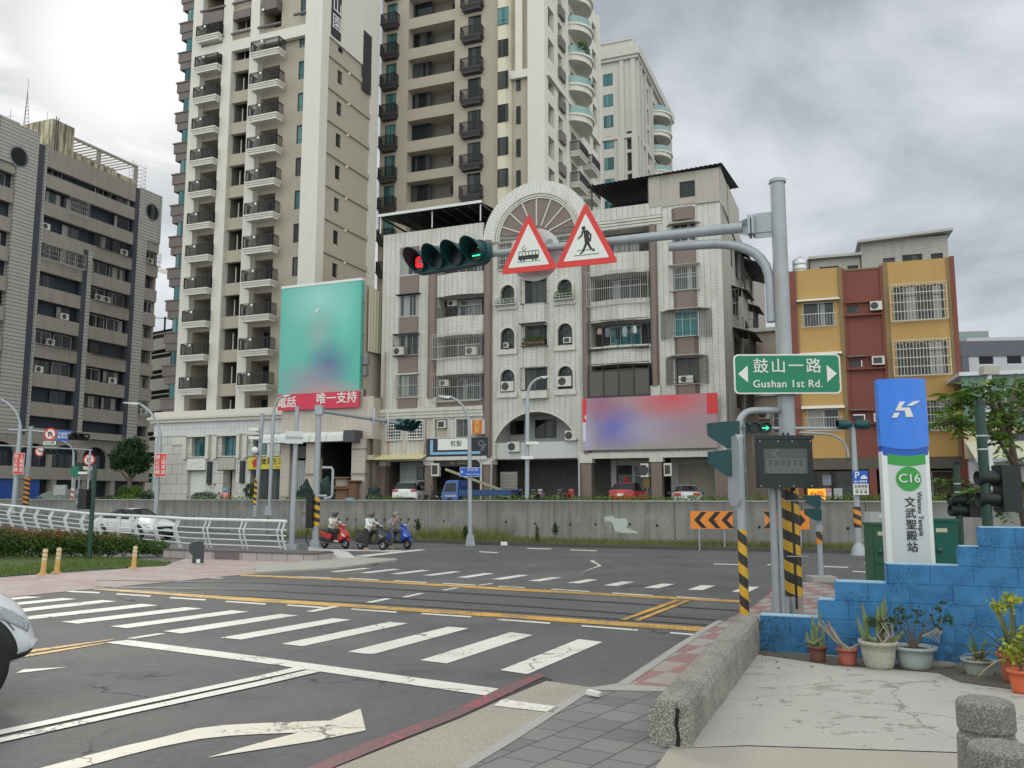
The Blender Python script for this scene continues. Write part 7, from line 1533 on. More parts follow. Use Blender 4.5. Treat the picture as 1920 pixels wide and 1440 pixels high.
# lower floors with arches
m = MB(); arcs = []
m.box(-14,18.4,-.3,.3,7.9,9.4); m.box(-14,18.4,-.3,.3,1.15,1.6); m.box(-14,18.4,-.6,.2,3.6,5.0)
for q in range(6):
    x0 = -9.5+q*4.3; c = x0+2.15; P = [(c+1.9*cos(pi-i*pi/12), 6.3+1.35*sin(i*pi/12)) for i in range(13)]; m.prism([(x0,7.95)]+[(x0,6.3)]+P[:7]+[(c,7.95)], -.3, .1); m.prism(P[6:]+[(x0+4.3,6.3),(x0+4.3,7.95),(c,7.95)], -.3, .1); m.box(x0-.25,x0+.25,-.3,.1,5.0,6.3)
m.build('arched_storey', GT, lt); m = MB()
for q in range(6): m.box(-9.3+q*4.3,-8.6+q*4.3,-.5,.3,1.15,3.6)
parts(m, 'pillar', GT, lt); m = MB(); m.box(-3.2,2.2,-.35,-.2,1.15,3.6); m.build('blue_shutter', mat('blue_shutter', (.018,.075,.33), .55, 0, .1, 3), lt)
for q in range(6): win(lt, -9.0+q*4.3, -5.9+q*4.3, 5.1, 6.6, .3, 3, 1, ALUD, GLD)
m = MB(); m.prism([(-1.0,8.3),(-.3,8.6),(-.3,8.5)], 6.5, 13.5, 'x') if False else m.box(7.6,13.8,-1.0,-.3,8.55,8.62); m.build('canopy', ALUS, lt)
# rooftop hut, pergola, mast
HX0, HZ = 3.4, 47.7
m = MB(); m.box(HX0,6.6,3,12,42,HZ); m.box(6.6,17,3,6,42,44.4); m.build('rooftop_hut', plaster_mat('stained_yellow_wall', (.52,.46,.32), .12, .9, .85, (.10,.09,.07)), lt)
m = MB(); m.box(6.6,17.2,3,3.25,46.3,46.6); m.box(6.6,17.2,7,7.25,46.3,46.6)
for q in range(14): m.box(6.9+q*.75,6.98+q*.75,3,7,46.28,46.4)
for x in (10.5,16.8): m.box(x,x+.4,3,3.4,43,46.2)
m.build('pergola', plaster_mat('pergola_concrete', (.34,.31,.27), .1, .5), lt)
m = MB()
for q in range(7): m.tube([(16.2,3,43.4+q*.55),(18.6,3,43.4+q*.55),(18.6,6,43.4+q*.55)], .03, 4)
for x, y in ((16.2,3),(18.6,3),(18.6,6)): m.tube([(x,y,42.3),(x,y,47.2)], .04, 4)
m.build('roof_cage', ALUS, lt); m = MB(); b_ = (4.4,9)
for sx, sy in ((-.35,-.3),(.35,-.3),(0,.35)): m.tube([(b_[0]+sx,b_[1]+sy,47.7),(b_[0],b_[1],52.7)], .035, 4)
for q in range(8): f = 1-q/9; m.tube([(b_[0]-.35*f,b_[1]-.3*f,48.0+q*.5),(b_[0]+.35*f,b_[1]-.3*f,48.3+q*.5),(b_[0],b_[1]+.35*f,48.0+q*.5)], .02, 3)
m.tube([(b_[0],b_[1],52.5),(b_[0],b_[1],54.4)], .03, 4); m.build('radio_mast', CAGED, lt); m = MB(); m.tube([(3.8,11,47.6),(3.8,11,50.4)], .03, 4); m.tube([(3.8,10.2,49.4),(3.8,11.8,49.5)], .02, 4); m.tube([(4.2,5,47.7),(4.2,5,49.2)], .025, 4); m.tube([(3.8,2.9,42.5),(3.8,2.9,48.1)], .06, 5); m.tube([(4.1,2.9,42.5),(4.1,2.9,48.0)], .06, 5); m.build('aerial', CAGED, lt)
# ---------------- car park block between
o_ = at(272, 800, 132); cp_ = frame('car_park', 'beige slatted car park block between the grey block and the cream tower', o_, (.8,-.6)); PBG = plaster_mat('pale_beige_wall', (.43,.405,.36), .06, .3)
m = MB()
for k_ in range(8): z = 2+3.1*k_; m.box(-2,9,0,.4,z,z+1.75); m.box(-2,9,.02,.35,z+2.35,z+2.5)
m.box(-2,-.8,.05,.45,1,28); m.build('slab_band', PBG, cp_); m = MB(); m.box(-2,9,1.2,1.4,1,27); m.build('dark_interior', ROOM, cp_); m = MB(); m.add([(-2,-1,29.2),(9,-1,27.5),(9,6,28),(-2,6,29.8)], [(0,1,2,3)]); m.add([(-3,-1.2,37.5),(9,-1.2,33.5),(9,6,34),(-3,6,38)], [(0,1,2,3)]); m.box(2,2.2,1,1.2,26,29); m.build('roof_sheet', mat('dark_canopy', (.035,.036,.037), .7), cp_)
# ---------------- yellow and red building
ye = frame('apartment_building', 'yellow and brick red four storey building with white window cages', at(1485, 700, 52), (.945,-.326))
YEL = plaster_mat('yellow_ochre_paint', (.47,.285,.10), .06, .18, .75, (.25,.15,.06)); RED_ = plaster_mat('brick_red_paint', (.205,.064,.048), .08, .25, .8, (.09,.04,.03)); OLV = plaster_mat('olive_pilaster', (.24,.165,.075), .06, .2)
yl = [(11.72,13.21),(8.5,9.95),(5.5,6.75)]; yr = [(11.75,13.8),(8.55,10.5),(5.38,7.05)]
m = MB(); holes_wall(m, .5, 2.82, 3.86, 15.25, [(.76,2.54,a,b_) for a, b_ in yl], 0, .2); m.build('yellow_wall', YEL, ye); m = MB(); holes_wall(m, 5.57, 8.7, 3.86, 15.3, [(5.8,8.5,a,b_) for a, b_ in yr], -.02, .25); m.build('yellow_wall', YEL, ye)
m = MB(); holes_wall(m, 3.05, 5.3, 3.86, 15.1, [(3.3,3.9,12.42,12.88),(3.3,3.95,9.2,9.6),(3.3,3.95,5.9,6.4)], .1, .15); m.box(0,.42,-.1,.3,3.86,15.2); m.box(8.88,9.12,-.12,.3,1.15,15.35); m.box(9.0,9.12,.3,10,1.15,15.2); m.box(3.05,3.2,-.02,.1,3.86,15.15); m.box(5.15,5.3,-.02,.1,3.86,15.15); m.box(3.1,5.2,-.2,.1,12.2,12.28); m.box(3.1,5.2,-.2,.1,9.0,9.08); m.box(3.1,5.2,-.2,.1,5.76,5.84); m.box(3.1,5.2,-.12,.1,13.0,13.08); m.box(3.1,5.2,-.12,.1,9.76,9.84); m.box(3.1,5.2,-.12,.1,6.56,6.64); m.build('red_wall', RED_, ye)
m = MB(); m.box(.4,.5,-.08,.2,3.86,15.2); m.box(2.82,3.05,-.06,.2,3.86,15.25); m.box(5.3,5.57,-.06,.2,3.86,15.3); m.box(8.7,8.88,-.08,.2,3.86,15.3); m.box(0,9.1,.05,10,15.0,15.1); parts(m, 'pilaster', OLV, ye)
for a, b_ in yl:
    win(ye, .76, 2.54, a, b_, .08, 2, 1, WFR, GLC); m = MB()
    for q in range(13): x = .7+q*.158; m.box(x-.011,x+.011,-.2,-.18,a-.02,a+.75)
    m.box(.62,2.68,-.21,-.17,a+.72,a+.77); m.box(.66,2.62,-.21,-.17,a-.04,a); m.build('window_cage', CAGEW, ye); m = MB(); m.prism([(0,b_+.22),(-.55,b_+.05),(-.55,b_+.0),(-.5,b_),(0,b_+.12)][::-1], .45, 2.85, 'x'); m.build('awning', WHT, ye)
CAGC = mat('cream_cage_steel', (.56,.53,.44), .5, .0, .12, 4, streak=.3)
for a, b_ in yr: win(ye, 5.8, 8.5, a, b_, .05, 4, 2, ALUD, GLC); cage(ye, 5.62, 8.6, a-.05, b_+.05, .4, CAGC, .17, 3, fancy=True, y=-.02, t=.02)
for z, lab in ((12.42,'top'),(9.2,'middle'),(5.9,'lowest')): win(ye, 3.3, 3.9, z, z+.44, .15, 1, 1, ALUD, GLC)
ac('white air conditioner on the red strip of the yellow building, upper one', ye, 4.85, -.02, 12.45, .65, .52); ac('window air conditioner on the red strip of the yellow building, middle one', ye, 4.8, -.02, 9.22, .68, .5, flat=True); ac('white air conditioner on the red strip of the yellow building, lowest beside the totem', ye, 4.75, -.02, 5.9, .7, .5, flat=True)
for z in (9.75, 6.6): m = MB(); m.box(3.15,4.1,-.35,.1,z,z+.05); m.build('canopy', mat('canopy_grey2', (.2,.19,.18), .7), ye)
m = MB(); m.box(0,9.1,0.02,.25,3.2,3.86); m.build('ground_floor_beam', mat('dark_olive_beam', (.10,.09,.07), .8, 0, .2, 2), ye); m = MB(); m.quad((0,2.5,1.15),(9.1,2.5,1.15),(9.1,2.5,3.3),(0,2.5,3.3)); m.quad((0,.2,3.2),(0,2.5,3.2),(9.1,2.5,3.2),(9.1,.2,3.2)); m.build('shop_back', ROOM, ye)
for x0, x1 in ((4.0,4.4),(8.62,9.0),(0,.4)): m = MB(); m.box(x0,x1,-.05,.35,1.15,3.2); parts(m, 'pillar', RED_, ye)
win(ye, .5, 3.9, 1.2, 3.15, 1.0, 4, 2, mat('brown_window_frame', (.12,.07,.05), .5), GLD, name='shop_window'); win(ye, 7.4, 8.6, 1.2, 3.1, 1.2, 1, 2, ALUS, mat('brown_door', (.10,.06,.035), .6), name='door')
for x, c, nm in ((1.7,(.55,.30,.38),'pink'),(2.3,(.5,.5,.55),'pale'),(1.7,(.3,.36,.45),'blue')): m = MB(); z = 2.3 if nm == 'blue' else 1.5; m.box(x-.24,x+.24,.92,.95,z,z+.62); m.build(nm+'_poster', mat('poster_'+nm, c, .6, 0, .4, 5), ye)
text('芳女', .26, WHT, ye, (1.7,.90,1.75), bold=.02)
m = MB(); m.box(-.02,.02,-.5,-.46,0,.0); r = thing('shop_sign', 'small bright orange yellow shop sign peeking over the wall by the mast', 'shop sign', wpos(ye, 1.1, -1.2, 1.75), ye.rotation_euler.z); m = MB(); m.box(-.48,.48,0,.12,-.32,.32); m.build('box', emis('orange_lightbox', (1., .36, .02), .7), r); text('小吃', .4, REDS, r, (0,-.01,0), bold=.03)
HUTT = tile_mat('hut_tiles', (.44,.41,.38), (.2,.19,.18), .3, .1, .012, .08, 0, .3)
m = MB(); holes_wall(m, 1.3, 4.2, 15, 16.1, [(1.85,2.95,15.1,15.65),(3.45,4.05,15.15,15.6)], 1.2, .1); holes_wall(m, 4.25, 9.0, 15, 16.9, [(5.45,6.1,15.2,15.8),(6.5,7.6,15.2,15.9),(8.05,8.7,15.25,15.85)], .9, .1); m.quad((9.0,.9,15),(9.0,8,15),(9.0,8,16.9),(9.0,.9,16.9)); m.quad((4.25,.9,15),(4.25,6,15),(4.25,6,16.9),(4.25,.9,16.9)); m.build('rooftop_hut', HUTT, ye)
for a, b_, c, e, y in ((1.85,2.95,15.1,15.65,1.25),(3.45,4.05,15.15,15.6,1.25),(5.45,6.1,15.2,15.8,.95),(6.5,7.6,15.2,15.9,.95),(8.05,8.7,15.25,15.85,.95)): win(ye, a, b_, c, e, y, 2, 1, ALUD, GLD)
m = MB(); m.box(1.2,4.3,.8,6,16.12,16.28); m.add([(4.05,.3,16.75),(9.25,.3,17.0),(9.25,8,17.4),(4.05,8,17.2),(4.05,.3,16.9),(9.25,.3,17.15),(9.25,8,17.55),(4.05,8,17.35)], [(0,3,2,1),(4,5,6,7),(0,1,5,4),(1,2,6,5),(3,0,4,7)]); m.build('hut_roof', GREYP, ye)
r = thing('water_tank', 'stainless steel water tank on the roof of the yellow building', 'water tank', wpos(ye, .75, 1.0, 15.1), 0); m = MB(); m.lathe([(.46,0),(.48,.3),(.46,.32),(.48,.34),(.48,.62),(.46,.64),(.48,.66),(.48,1.0),(.3,1.14),(.06,1.22),(0,1.22)], 24); m.build('tank_body', mat('stainless', (.55,.56,.57), .3, .7, .1, 3), r); m = MB(); m.lathe([(.1,1.18),(.1,1.26),(0,1.27)], 10); m.build('lid', ALUS, r)
# annex behind the mast, green shed, pale housing block
o_ = at(1425, 800, 68); an = frame('rear_house', 'tan rear house squeezed between the white block and the yellow building', o_, (.93,-.367)); m = MB(); holes_wall(m, -1, 6, 1.15, 14.5, [(1.0,2.4,10.2,12.0),(1,2.4,6.5,8.1),(-.6,.6,4.9,6.4),(.5,2,2,4)], 0, .2); m.build('tan_wall', plaster_mat('tan_wall', (.40,.33,.27), .06, .3), an)
for a, b_, c, e in ((1.0,2.4,10.2,12.0),(1,2.4,6.5,8.1),(-.6,.6,4.9,6.4),(.5,2,2,4)): win(an, a, b_, c, e, .1, 2, 2, WFR, GLC)
m = MB(); m.box(-1.2,6.2,-.2,.2,9.4,9.6); m.box(-1.2,6.2,-.3,.2,14.5,14.8); parts(m, 'ledge', CREAM, an); ac('air conditioner on the tan rear house beside the mast', an, .4, -.05, 7.6, .8, .7)
o_ = at(1815, 800, 95); ho_ = frame('housing_block', 'distant pale grey housing block with a dark roof band at the right edge', o_, (.99,-.12)); m = MB(); wh = [(x,x+1.5,z,z+1.5) for z in (12.6,9.3,6.0,16.0) for x in (1.6,4.5,8.3,12,15)]; holes_wall(m, .5, 30, 1, 19.0, wh, 0, .15); m.build('grey_wall', plaster_mat('pale_lilac_wall', (.52,.53,.56), .04, .12), ho_); m = MB(); m.box(-.3,30,-.15,6,16.9,18.6); m.box(-.2,.5,-.1,6,1,17); m.build('dark_band', mat('slate_band', (.12,.12,.15), .7), ho_)
for a, b_, c, e in wh[:15]: win(ho_, a, b_, c, e, .08, 2, 1, WFR, GLC); m = MB(); m.box(a-.2,b_+.2,-.2,0,c-.2,c-.05); parts(m, 'sill', CREAM, ho_)
m = MB(); m.box(0,3.2,1,5,18.6,19.9); m.box(16,22,2,6,18.6,20.6); m.build('glass_roof_room', glass_mat('sea_green_glass', (.40,.50,.49), .15), ho_); m = MB(); m.tube([(14,2,21.5),(14,2,24)], .1, 5); m.tube([(12.6,1.6,23.2),(15,2.2,23.8)], .06, 5); m.ell((13.6,1.8,24.4),(.35,.35,.35),8,6); m.build('roof_aerial', SILV, ho_)
o_ = at(1803, 850, 46); sh = frame('metal_shed', 'green corrugated shed above a cream wall at the right edge', o_, (.96,-.28)); m = MB(); vs = []; n = 50
for i in range(n+1): x = .2+9*i/n; c = .05*(i % 2); vs += [(x,-c,5.3),(x,-c,8.0)]
m.add(vs, [(2*i,2*i+2,2*i+3,2*i+1) for i in range(n)]); m.build('green_sheet', mat('green_sheet', (.13,.22,.19), .6, .1, .1, 2, streak=.3), sh); m = MB(); m.box(.1,9.3,-.2,4,7.95,8.15); m.build('roof_edge', SILV, sh); m = MB(); m.box(.2,9.2,.1,.3,3.6,5.3); m.build('cream_wall', plaster_mat('cream_yellow_wall', (.58,.48,.30), .05, .2), sh); m = MB(); m.prism([(.0,4.4),(-2.0,3.5),(-2.0,3.58),(0,4.48)], .2, 9.2, 'x'); m.build('pale_canopy', plaster_mat('pale_canopy', (.55,.52,.42), .05, .2, lines=0), sh); m = MB(); m.box(.2,9.2,-.6,-.3,2.3,3.4); m.build('concrete_upper', GREYP, sh); m = MB(); m.box(.2,9.2,-.5,-.35,1.1,2.3); m.build('brick_lower', tile_mat('dark_bricks', (.20,.11,.08), (.12,.1,.09), .22, .08, .012, .2, 0, .3), sh); win(sh, 2.2, 3.6, 6.3, 7.3, -.12, 2, 1, ALUS, GLD); win(sh, 2.5, 4.5, 4.0, 4.9, .05, 2, 1, ALUD, GLD)
r = thing('street_lamp', 'pale lamp post with a square head in front of the green shed', 'street lamp', at(1858, 870, 36)-Vector((0,0,2))); m = MB(); zz = at(1860, 703, 36).z-r.location.z; m.tube([(0,0,-.5),(0,0,zz-1),(.2,0,zz)], .1, 8); m.build('pole', LAMPM, r); m = MB(); m.prism([(-.15,zz),(.5,zz),(.55,zz+.35),(-.1,zz+.35)], -.2, .2); m.build('lamp_head', plaster_mat('lamp_beige', (.45,.42,.36)), r)
hz = MB(); rg = random.Random(4); n = 26
vs = []
for j_ in range(8):
    for i in range(n+1): x = -260+i*16; a = sin(j_/7*pi); vs.append((x, 330+j_*24, 1+a*(62+22*sin(i*.7)+10*sin(i*1.9))+rg.uniform(-2, 2)))
hz.add(vs, [(j_*(n+1)+i, j_*(n+1)+i+1, (j_+1)*(n+1)+i+1, (j_+1)*(n+1)+i) for j_ in range(7) for i in range(n)]); struct('hill', hz, mat('wooded_hill', (.035,.075,.025), .95, 0, .6, .25))
# ============================================================ VEHICLES, PEOPLE, PLANTS
TYRE = mat('tyre_rubber', (.016,.016,.017), .8, 0, .2, 20); RIM = mat('alloy_rim', (.38,.39,.40), .35, .6, .1, 8); CARGL = glass_mat('car_glass', (.012,.015,.017), .04); CHROME = mat('chrome_trim', (.55,.55,.56), .2, .9, .05, 5)
TAIL = mat('tail_light_red', (.42,.015,.02), .2, 0, .1, 8, coat=.5); HEAD = mat('headlight_glass', (.42,.45,.47), .12, .2, .25, 12, coat=.6); BLKP = mat('black_cladding', (.022,.022,.023), .6, 0, .2, 6)
def carpaint(name, c): return mat(name, c, .28, .0, .03, 1.5, coat=.7)
PLATE_T = {}
def car(name, label, loc, rz, st, paint_, gl, wheels, hw, wr=.32, rear=True, cat='car', group=None, arch=1.16, lights=None, tail=None, plate_t=None, bumper=None, extra=None, sub=2, patches=None):
    """st: stations along x (rear to front): x, zb, hwb, zbelt, hwbelt, zroof, hwroof; gl: {interval: 's' side glass | 'w' side and top glass}"""
    r = thing(name, label, cat, loc, rz, group); body, glass = MB(), MB(); rings = []
    for x, zb_, hb, zl, hl, zr, hr in st:
        half = [(0,zb_),(hb*.85,zb_),(hb,zb_+.16),(hb*.5+hl*.5+.015,zb_*.45+zl*.55),(hl,zl),(hr,zr-.03 if zr > zl+.1 else zr-.015),(hr*.55,zr),(0,zr+.015)]
        rings.append([(x,-y,z) for y, z in half]+[(x,y,z) for y, z in half[-2:0:-1]])
    k = len(rings[0])
    for i in range(len(rings)-1):
        for j_ in range(k):
            a, b_ = j_, (j_+1) % k; s = min(j_, k-1-j_)      # segment index from bottom 0..6
            g_ = gl.get(i)
            isg = (g_ and s == 4) or (g_ == 'w' and s in (5, 6))
            (glass if isg else body).add([rings[i][a], rings[i][b_], rings[i+1][b_], rings[i+1][a]], [(0, 3, 2, 1)], 0, True)
    body.add(rings[0], [tuple(range(k))], 0, True); body.add(rings[-1], [tuple(range(k-1, -1, -1))], 0, True)
    for mb_, nm, mt in ((body, 'body', paint_), (glass, 'window', CARGL)):
        me = mb_.mesh(nm, mt)
        import bmesh
        bm = bmesh.new(); bm.from_mesh(me); bmesh.ops.remove_doubles(bm, verts=bm.verts, dist=.0008); bmesh.ops.recalc_face_normals(bm, faces=bm.faces); bm.to_mesh(me); bm.free()
        o = link(nm, me, r); md = o.modifiers.new('s', 'SUBSURF'); md.levels = md.render_levels = sub
        if nm == 'body': bodyo = o
    for x in wheels:
        for s in (-1, 1):
            m = MB(); m.lathe([(0,.006*s),(wr*arch,.006*s),(wr*arch,-.1*s)], 28, (x, s*hw, wr), 0, 'y'); m.build('wheel_arch', BLKP, r)
            m = MB(); m.lathe([(wr*.62,.018*s),(wr*.9,.03*s),(wr,.0*s),(wr,-.18*s)], 28, (x, s*hw, wr), 0, 'y'); w_o = m.build('wheel', TYRE, r)
            m = MB(); m.lathe([(0,.02*s),(wr*.15,.024*s),(wr*.17,.012*s),(wr*.5,.012*s),(wr*.58,.022*s),(wr*.66,.02*s)], 24, (x, s*hw, wr), 0, 'y')
            for q in range(5): a = q*2*pi/5; m.tube([(x,s*(hw+.02),wr),(x+wr*.6*cos(a),s*(hw+.022),wr+wr*.6*sin(a))], wr*.07, 5)
            m.build('rim', RIM, w_o)
    for nm, mt, x0z in patches or ():
        for (P, s) in x0z:
            m = MB(); nu, nv = 12, 6
            if len(P) == 4: f = lambda u_, v_: tuple((P[0][q]*(1-u_)+P[1][q]*u_)*(1-v_)+(P[3][q]*(1-u_)+P[2][q]*u_)*v_ for q in (0, 1))
            else: nu, nv = 40, 3; f = lambda u_, v_: (P[0]+(P[2]+(P[3]-P[2])*v_)*cos(P[4]+(P[5]-P[4])*u_), P[1]+(P[2]+(P[3]-P[2])*v_)*sin(P[4]+(P[5]-P[4])*u_))
            vs = []
            for j_ in range(nv+1):
                for i in range(nu+1): x, z = f(i/nu, j_/nv); vs.append((x, s*(hw+.02), z))
            m.add(vs, [(j_*(nu+1)+i, j_*(nu+1)+i+1, (j_+1)*(nu+1)+i+1, (j_+1)*(nu+1)+i) for j_ in range(nv) for i in range(nu)], 0, True); o = m.build(nm, mt, r); md = o.modifiers.new('w', 'SHRINKWRAP'); md.target = bodyo; md.wrap_method = 'NEAREST_SURFACEPOINT'; md.wrap_mode = 'ABOVE_SURFACE'; md.offset = .006
            sd = o.modifiers.new('t', 'SOLIDIFY'); sd.thickness = .012; sd.offset = 0
    for nm, mt, boxes in extra or ():
        m = MB()
        for bx in boxes: m.prism(bx[0], bx[1], bx[2], bx[3] if len(bx) > 3 else 'x')
        parts(m, nm, mt, r)
    return r
SED = [(-2.28,.42,.62,.72,.66,.80,.52),(-2.2,.28,.80,.90,.80,1.0,.66),(-1.62,.2,.87,.96,.86,1.07,.70),(-.85,.2,.88,.97,.87,1.40,.56),(-.2,.2,.885,.95,.88,1.46,.57),(.35,.2,.885,.93,.88,1.42,.56),(1.1,.2,.88,.90,.86,1.0,.68),(1.85,.2,.86,.80,.80,.86,.66),(2.2,.26,.76,.64,.70,.72,.58),(2.3,.40,.60,.55,.55,.60,.42)]
WHITEC = carpaint('white_car_paint', (.74,.75,.76))
g0 = gp(252, 1009); hd = Vector((.86,-.51,0)); rzc = atan2(hd.y, hd.x)
def yz(y0, y1, z0_, z1_, x0, x1): return ([(y0,z0_),(y1,z0_),(y1,z1_),(y0,z1_)], x0, x1)
wc = car('parked_car', 'white saloon car driving down the ramp behind the white railing', g0, rzc, SED, WHITEC, {2:'w',3:'s',4:'s',5:'w'}, (-1.33,1.38), .885, .32, patches=[('headlight', HEAD, [([(1.75,.66),(2.2,.55),(2.24,.62),(1.72,.74)],s) for s in (-1,1)])], extra=[
  ('grille', BLKP, [yz(-.5,.5,.48,.60,2.24,2.315),yz(-.6,.6,.27,.38,2.2,2.30)]), ('mirror', WHITEC, [([(.95,.92),(1.12,.92),(1.1,1.06),(.98,1.06)],-1.06,-.88,'y'),([(.95,.92),(1.12,.92),(1.1,1.06),(.98,1.06)],.88,1.06,'y')]),
  ('number_plate', WHT, [yz(-.18,.18,.40,.50,2.31,2.33)]), ('door_line', mat('panel_gap', (.12,.12,.125), .6), [([(x,.3),(x+.012,.3),(x+.012,.94),(x,.94)],-.9,-.893,'y') for x in (-.9,.12,.98)]), ('pillar', BLKP, [([(.02,.95),(.1,.95),(.08,1.38),(.02,1.38)],-.80,-.70,'y')])])
wc.name = 'driving_car'
# near white crossover, cut by the left edge
CROSS = [(-2.2,.5,.70,.90,.72,1.0,.6),(-2.05,.3,.86,1.0,.86,1.5,.62),(-1.2,.25,.90,1.0,.89,1.62,.62),(-.2,.24,.905,.98,.90,1.66,.64),(.35,.24,.905,.96,.90,1.62,.62),(1.12,.24,.90,.94,.88,1.04,.74),(1.55,.26,.895,.87,.87,.97,.74),(1.85,.28,.885,.80,.83,.90,.70),(1.95,.30,.86,.68,.79,.79,.64),(2.03,.34,.80,.56,.73,.66,.56),(2.08,.42,.66,.5,.60,.57,.44)]
hub = gp(-76, 1350); hx = LANE; rz_ = atan2(hx.y, hx.x); p0 = hub-hx*1.38-Vector((hx.y,-hx.x,0))*-.90
rt = Vector((hx.y, -hx.x, 0)); p0 = hub-hx*1.38-rt*.92; p0.z = gz(p0.x, p0.y)
cf = car('parked_car', 'white crossover front corner entering at the left edge, nearest vehicle', p0, rz_, CROSS, carpaint('pearl_white_paint', (.70,.72,.75)), {1:'s',2:'s',3:'s',4:'w',0:'w'}, (-1.3,1.38), .905, .36, arch=1.0, sub=3, patches=[('headlight', HEAD, [([(1.60,.75),(1.93,.60),(2.0,.68),(1.68,.85)],s) for s in (-1,1)]), ('black_cladding', BLKP, [([(1.74,.24),(2.02,.28),(2.05,.37),(1.78,.36)],s) for s in (-1,1)]+[([(-.9,.22),(.98,.22),(.98,.38),(-.9,.38)],s) for s in (-1,1)]+[((x,.36,.30,.445,-.35,pi+.35),s) for x in (-1.3,1.38) for s in (-1,1)]), ('panel_gap', mat('panel_gap', (.12,.12,.125), .6), [([(1.62,.82),(1.78,.62),(1.787,.62),(1.627,.82)],s) for s in (-1,1)]), ('fog_light', WHT, [([(1.98,.40),(2.02,.42),(2.04,.54),(2.01,.54)],s) for s in (-1,1)])])
cf.name = 'driving_car'
def tpos(px, py, D, z=1.0): p = at(px, py, D); p.z = z; return p
SUV = [(-2.3,.45,.80,1.0,.82,1.10,.74),(-2.25,.32,.90,1.06,.88,1.16,.80),(-1.98,.3,.93,1.08,.91,1.62,.66),(-1.2,.28,.935,1.06,.92,1.70,.66),(-.1,.28,.935,1.04,.92,1.72,.66),(.4,.28,.935,1.02,.92,1.67,.64),(1.2,.28,.92,1.0,.89,1.1,.74),(2.0,.3,.88,.88,.82,.95,.7),(2.3,.4,.7,.7,.65,.74,.5)]
REARX = lambda w_, zt_, zp, x: [('tail_light', TAIL, [yz(-w_,-w_+.42,zt_,zt_+.15,x-.02,x+.12),yz(w_-.42,w_,zt_,zt_+.15,x-.02,x+.12)]),('number_plate', WHT, [yz(-.19,.19,zp,zp+.16,x-.04,x+.05)])]
pS = tpos(769, 940, 65); car('parked_car', 'white estate vehicle parked under the yellow awning, rear to the wall', pS, radians(86), SUV, carpaint('white_suv_paint', (.72,.72,.71)), {1:'w',2:'s',3:'s',4:'s',5:'w'}, (-1.38,1.4), .935, .36, extra=REARX(.88, .98, .84, -2.3)+[('rear_bumper', BLKP, [yz(-.8,.8,.36,.56,-2.36,-2.2)]),('garnish', CHROME, [yz(-.6,.6,.60,.65,-2.34,-2.2)])])
HATCH = [(-1.95,.42,.72,.9,.74,1.0,.62),(-1.9,.3,.80,.98,.80,1.06,.70),(-1.6,.26,.83,.99,.82,1.46,.58),(-.9,.25,.835,.98,.825,1.54,.58),(0,.25,.835,.96,.825,1.55,.58),(.4,.25,.83,.95,.82,1.5,.56),(1.1,.25,.82,.93,.80,1.02,.66),(1.7,.28,.78,.8,.74,.85,.6),(1.95,.4,.6,.62,.56,.66,.42)]
pR = tpos(1182, 938, 57); car('parked_car', 'bright red hatchback parked in front of the glazed doors', pR, radians(64), HATCH, carpaint('red_car_paint', (.50,.018,.02)), {1:'w',2:'s',3:'s',4:'s',5:'w'}, (-1.2,1.25), .835, .30, extra=REARX(.74, .86, .66, -1.97))
pV = tpos(1287, 938, 52.5, .86); car('parked_car', 'silver white saloon car parked before the beige roller shutter', pV, radians(80), SED, carpaint('silver_car_paint', (.58,.59,.61)), {2:'w',3:'s',4:'s',5:'w'}, (-1.33,1.38), .885, .32, extra=REARX(.76, .82, .6, -2.3)+[('mirror', BLKP, [([(.95,.92),(1.12,.92),(1.1,1.06),(.98,1.06)],-1.1,-.88,'y'),([(.95,.92),(1.12,.92),(1.1,1.06),(.98,1.06)],.88,1.1,'y')])])
# blue flatbed truck
pT = tpos(898, 940, 62.5, .95); BLUET = carpaint('blue_truck_paint', (.02,.075,.33)); tr = thing('flatbed_truck', 'small blue flatbed truck with a slanting conveyor ladder, facing left', 'truck', pT, UANG+pi)
m = MB(); m.prism([(1.25,.35),(2.55,.35),(2.6,.85),(2.25,1.75),(2.1,1.83),(1.25,1.85)], -.8, .8, 'y'); o = m.build('cab', BLUET, tr); bv = o.modifiers.new('b', 'BEVEL'); bv.width = .06; bv.segments = 2
m = MB(); m.prism([(1.45,1.05),(2.38,1.0),(2.18,1.6),(1.45,1.65)], .801, .812, 'y'); m.prism([(1.45,1.05),(2.38,1.0),(2.18,1.6),(1.45,1.65)], -.812, -.801, 'y'); m.build('window', CARGL, tr); m = MB(); m.add([(2.59,-.7,.95),(2.59,.7,.95),(2.27,.66,1.68),(2.27,-.66,1.68)], [(0,1,2,3)]); m.build('windscreen', CARGL, tr)
m = MB(); m.box(-2.75,1.15,-.85,.85,.72,.8); m.box(-2.75,1.15,.83,.87,.8,1.16); m.box(-2.75,1.15,-.87,-.83,.8,1.16); m.box(-2.8,-2.76,-.87,.87,.72,1.16); m.box(1.16,1.2,-.8,.8,.8,1.4); m.build('cargo_bed', mat('worn_blue_bed', (.02,.065,.19), .6, 0, .3, 3, streak=.3), tr)
for x in (1.9,-1.7):
    for s in (-1, 1): m = MB(); m.lathe([(0,.02*s),(.3,.02*s),(.32,0),(.32,-.2*s)], 20, (x, s*.78, .32), 0, 'y'); m.build('wheel', TYRE, tr)
m = MB(); m.box(2.5,2.62,-.75,-.45,.6,.75); m.box(2.5,2.62,.45,.75,.6,.75); m.build('headlight', HEAD, tr); text('上青搬家服務', .17, WHT, tr, (1.9,.82,.72), rot=(pi/2,0,pi))
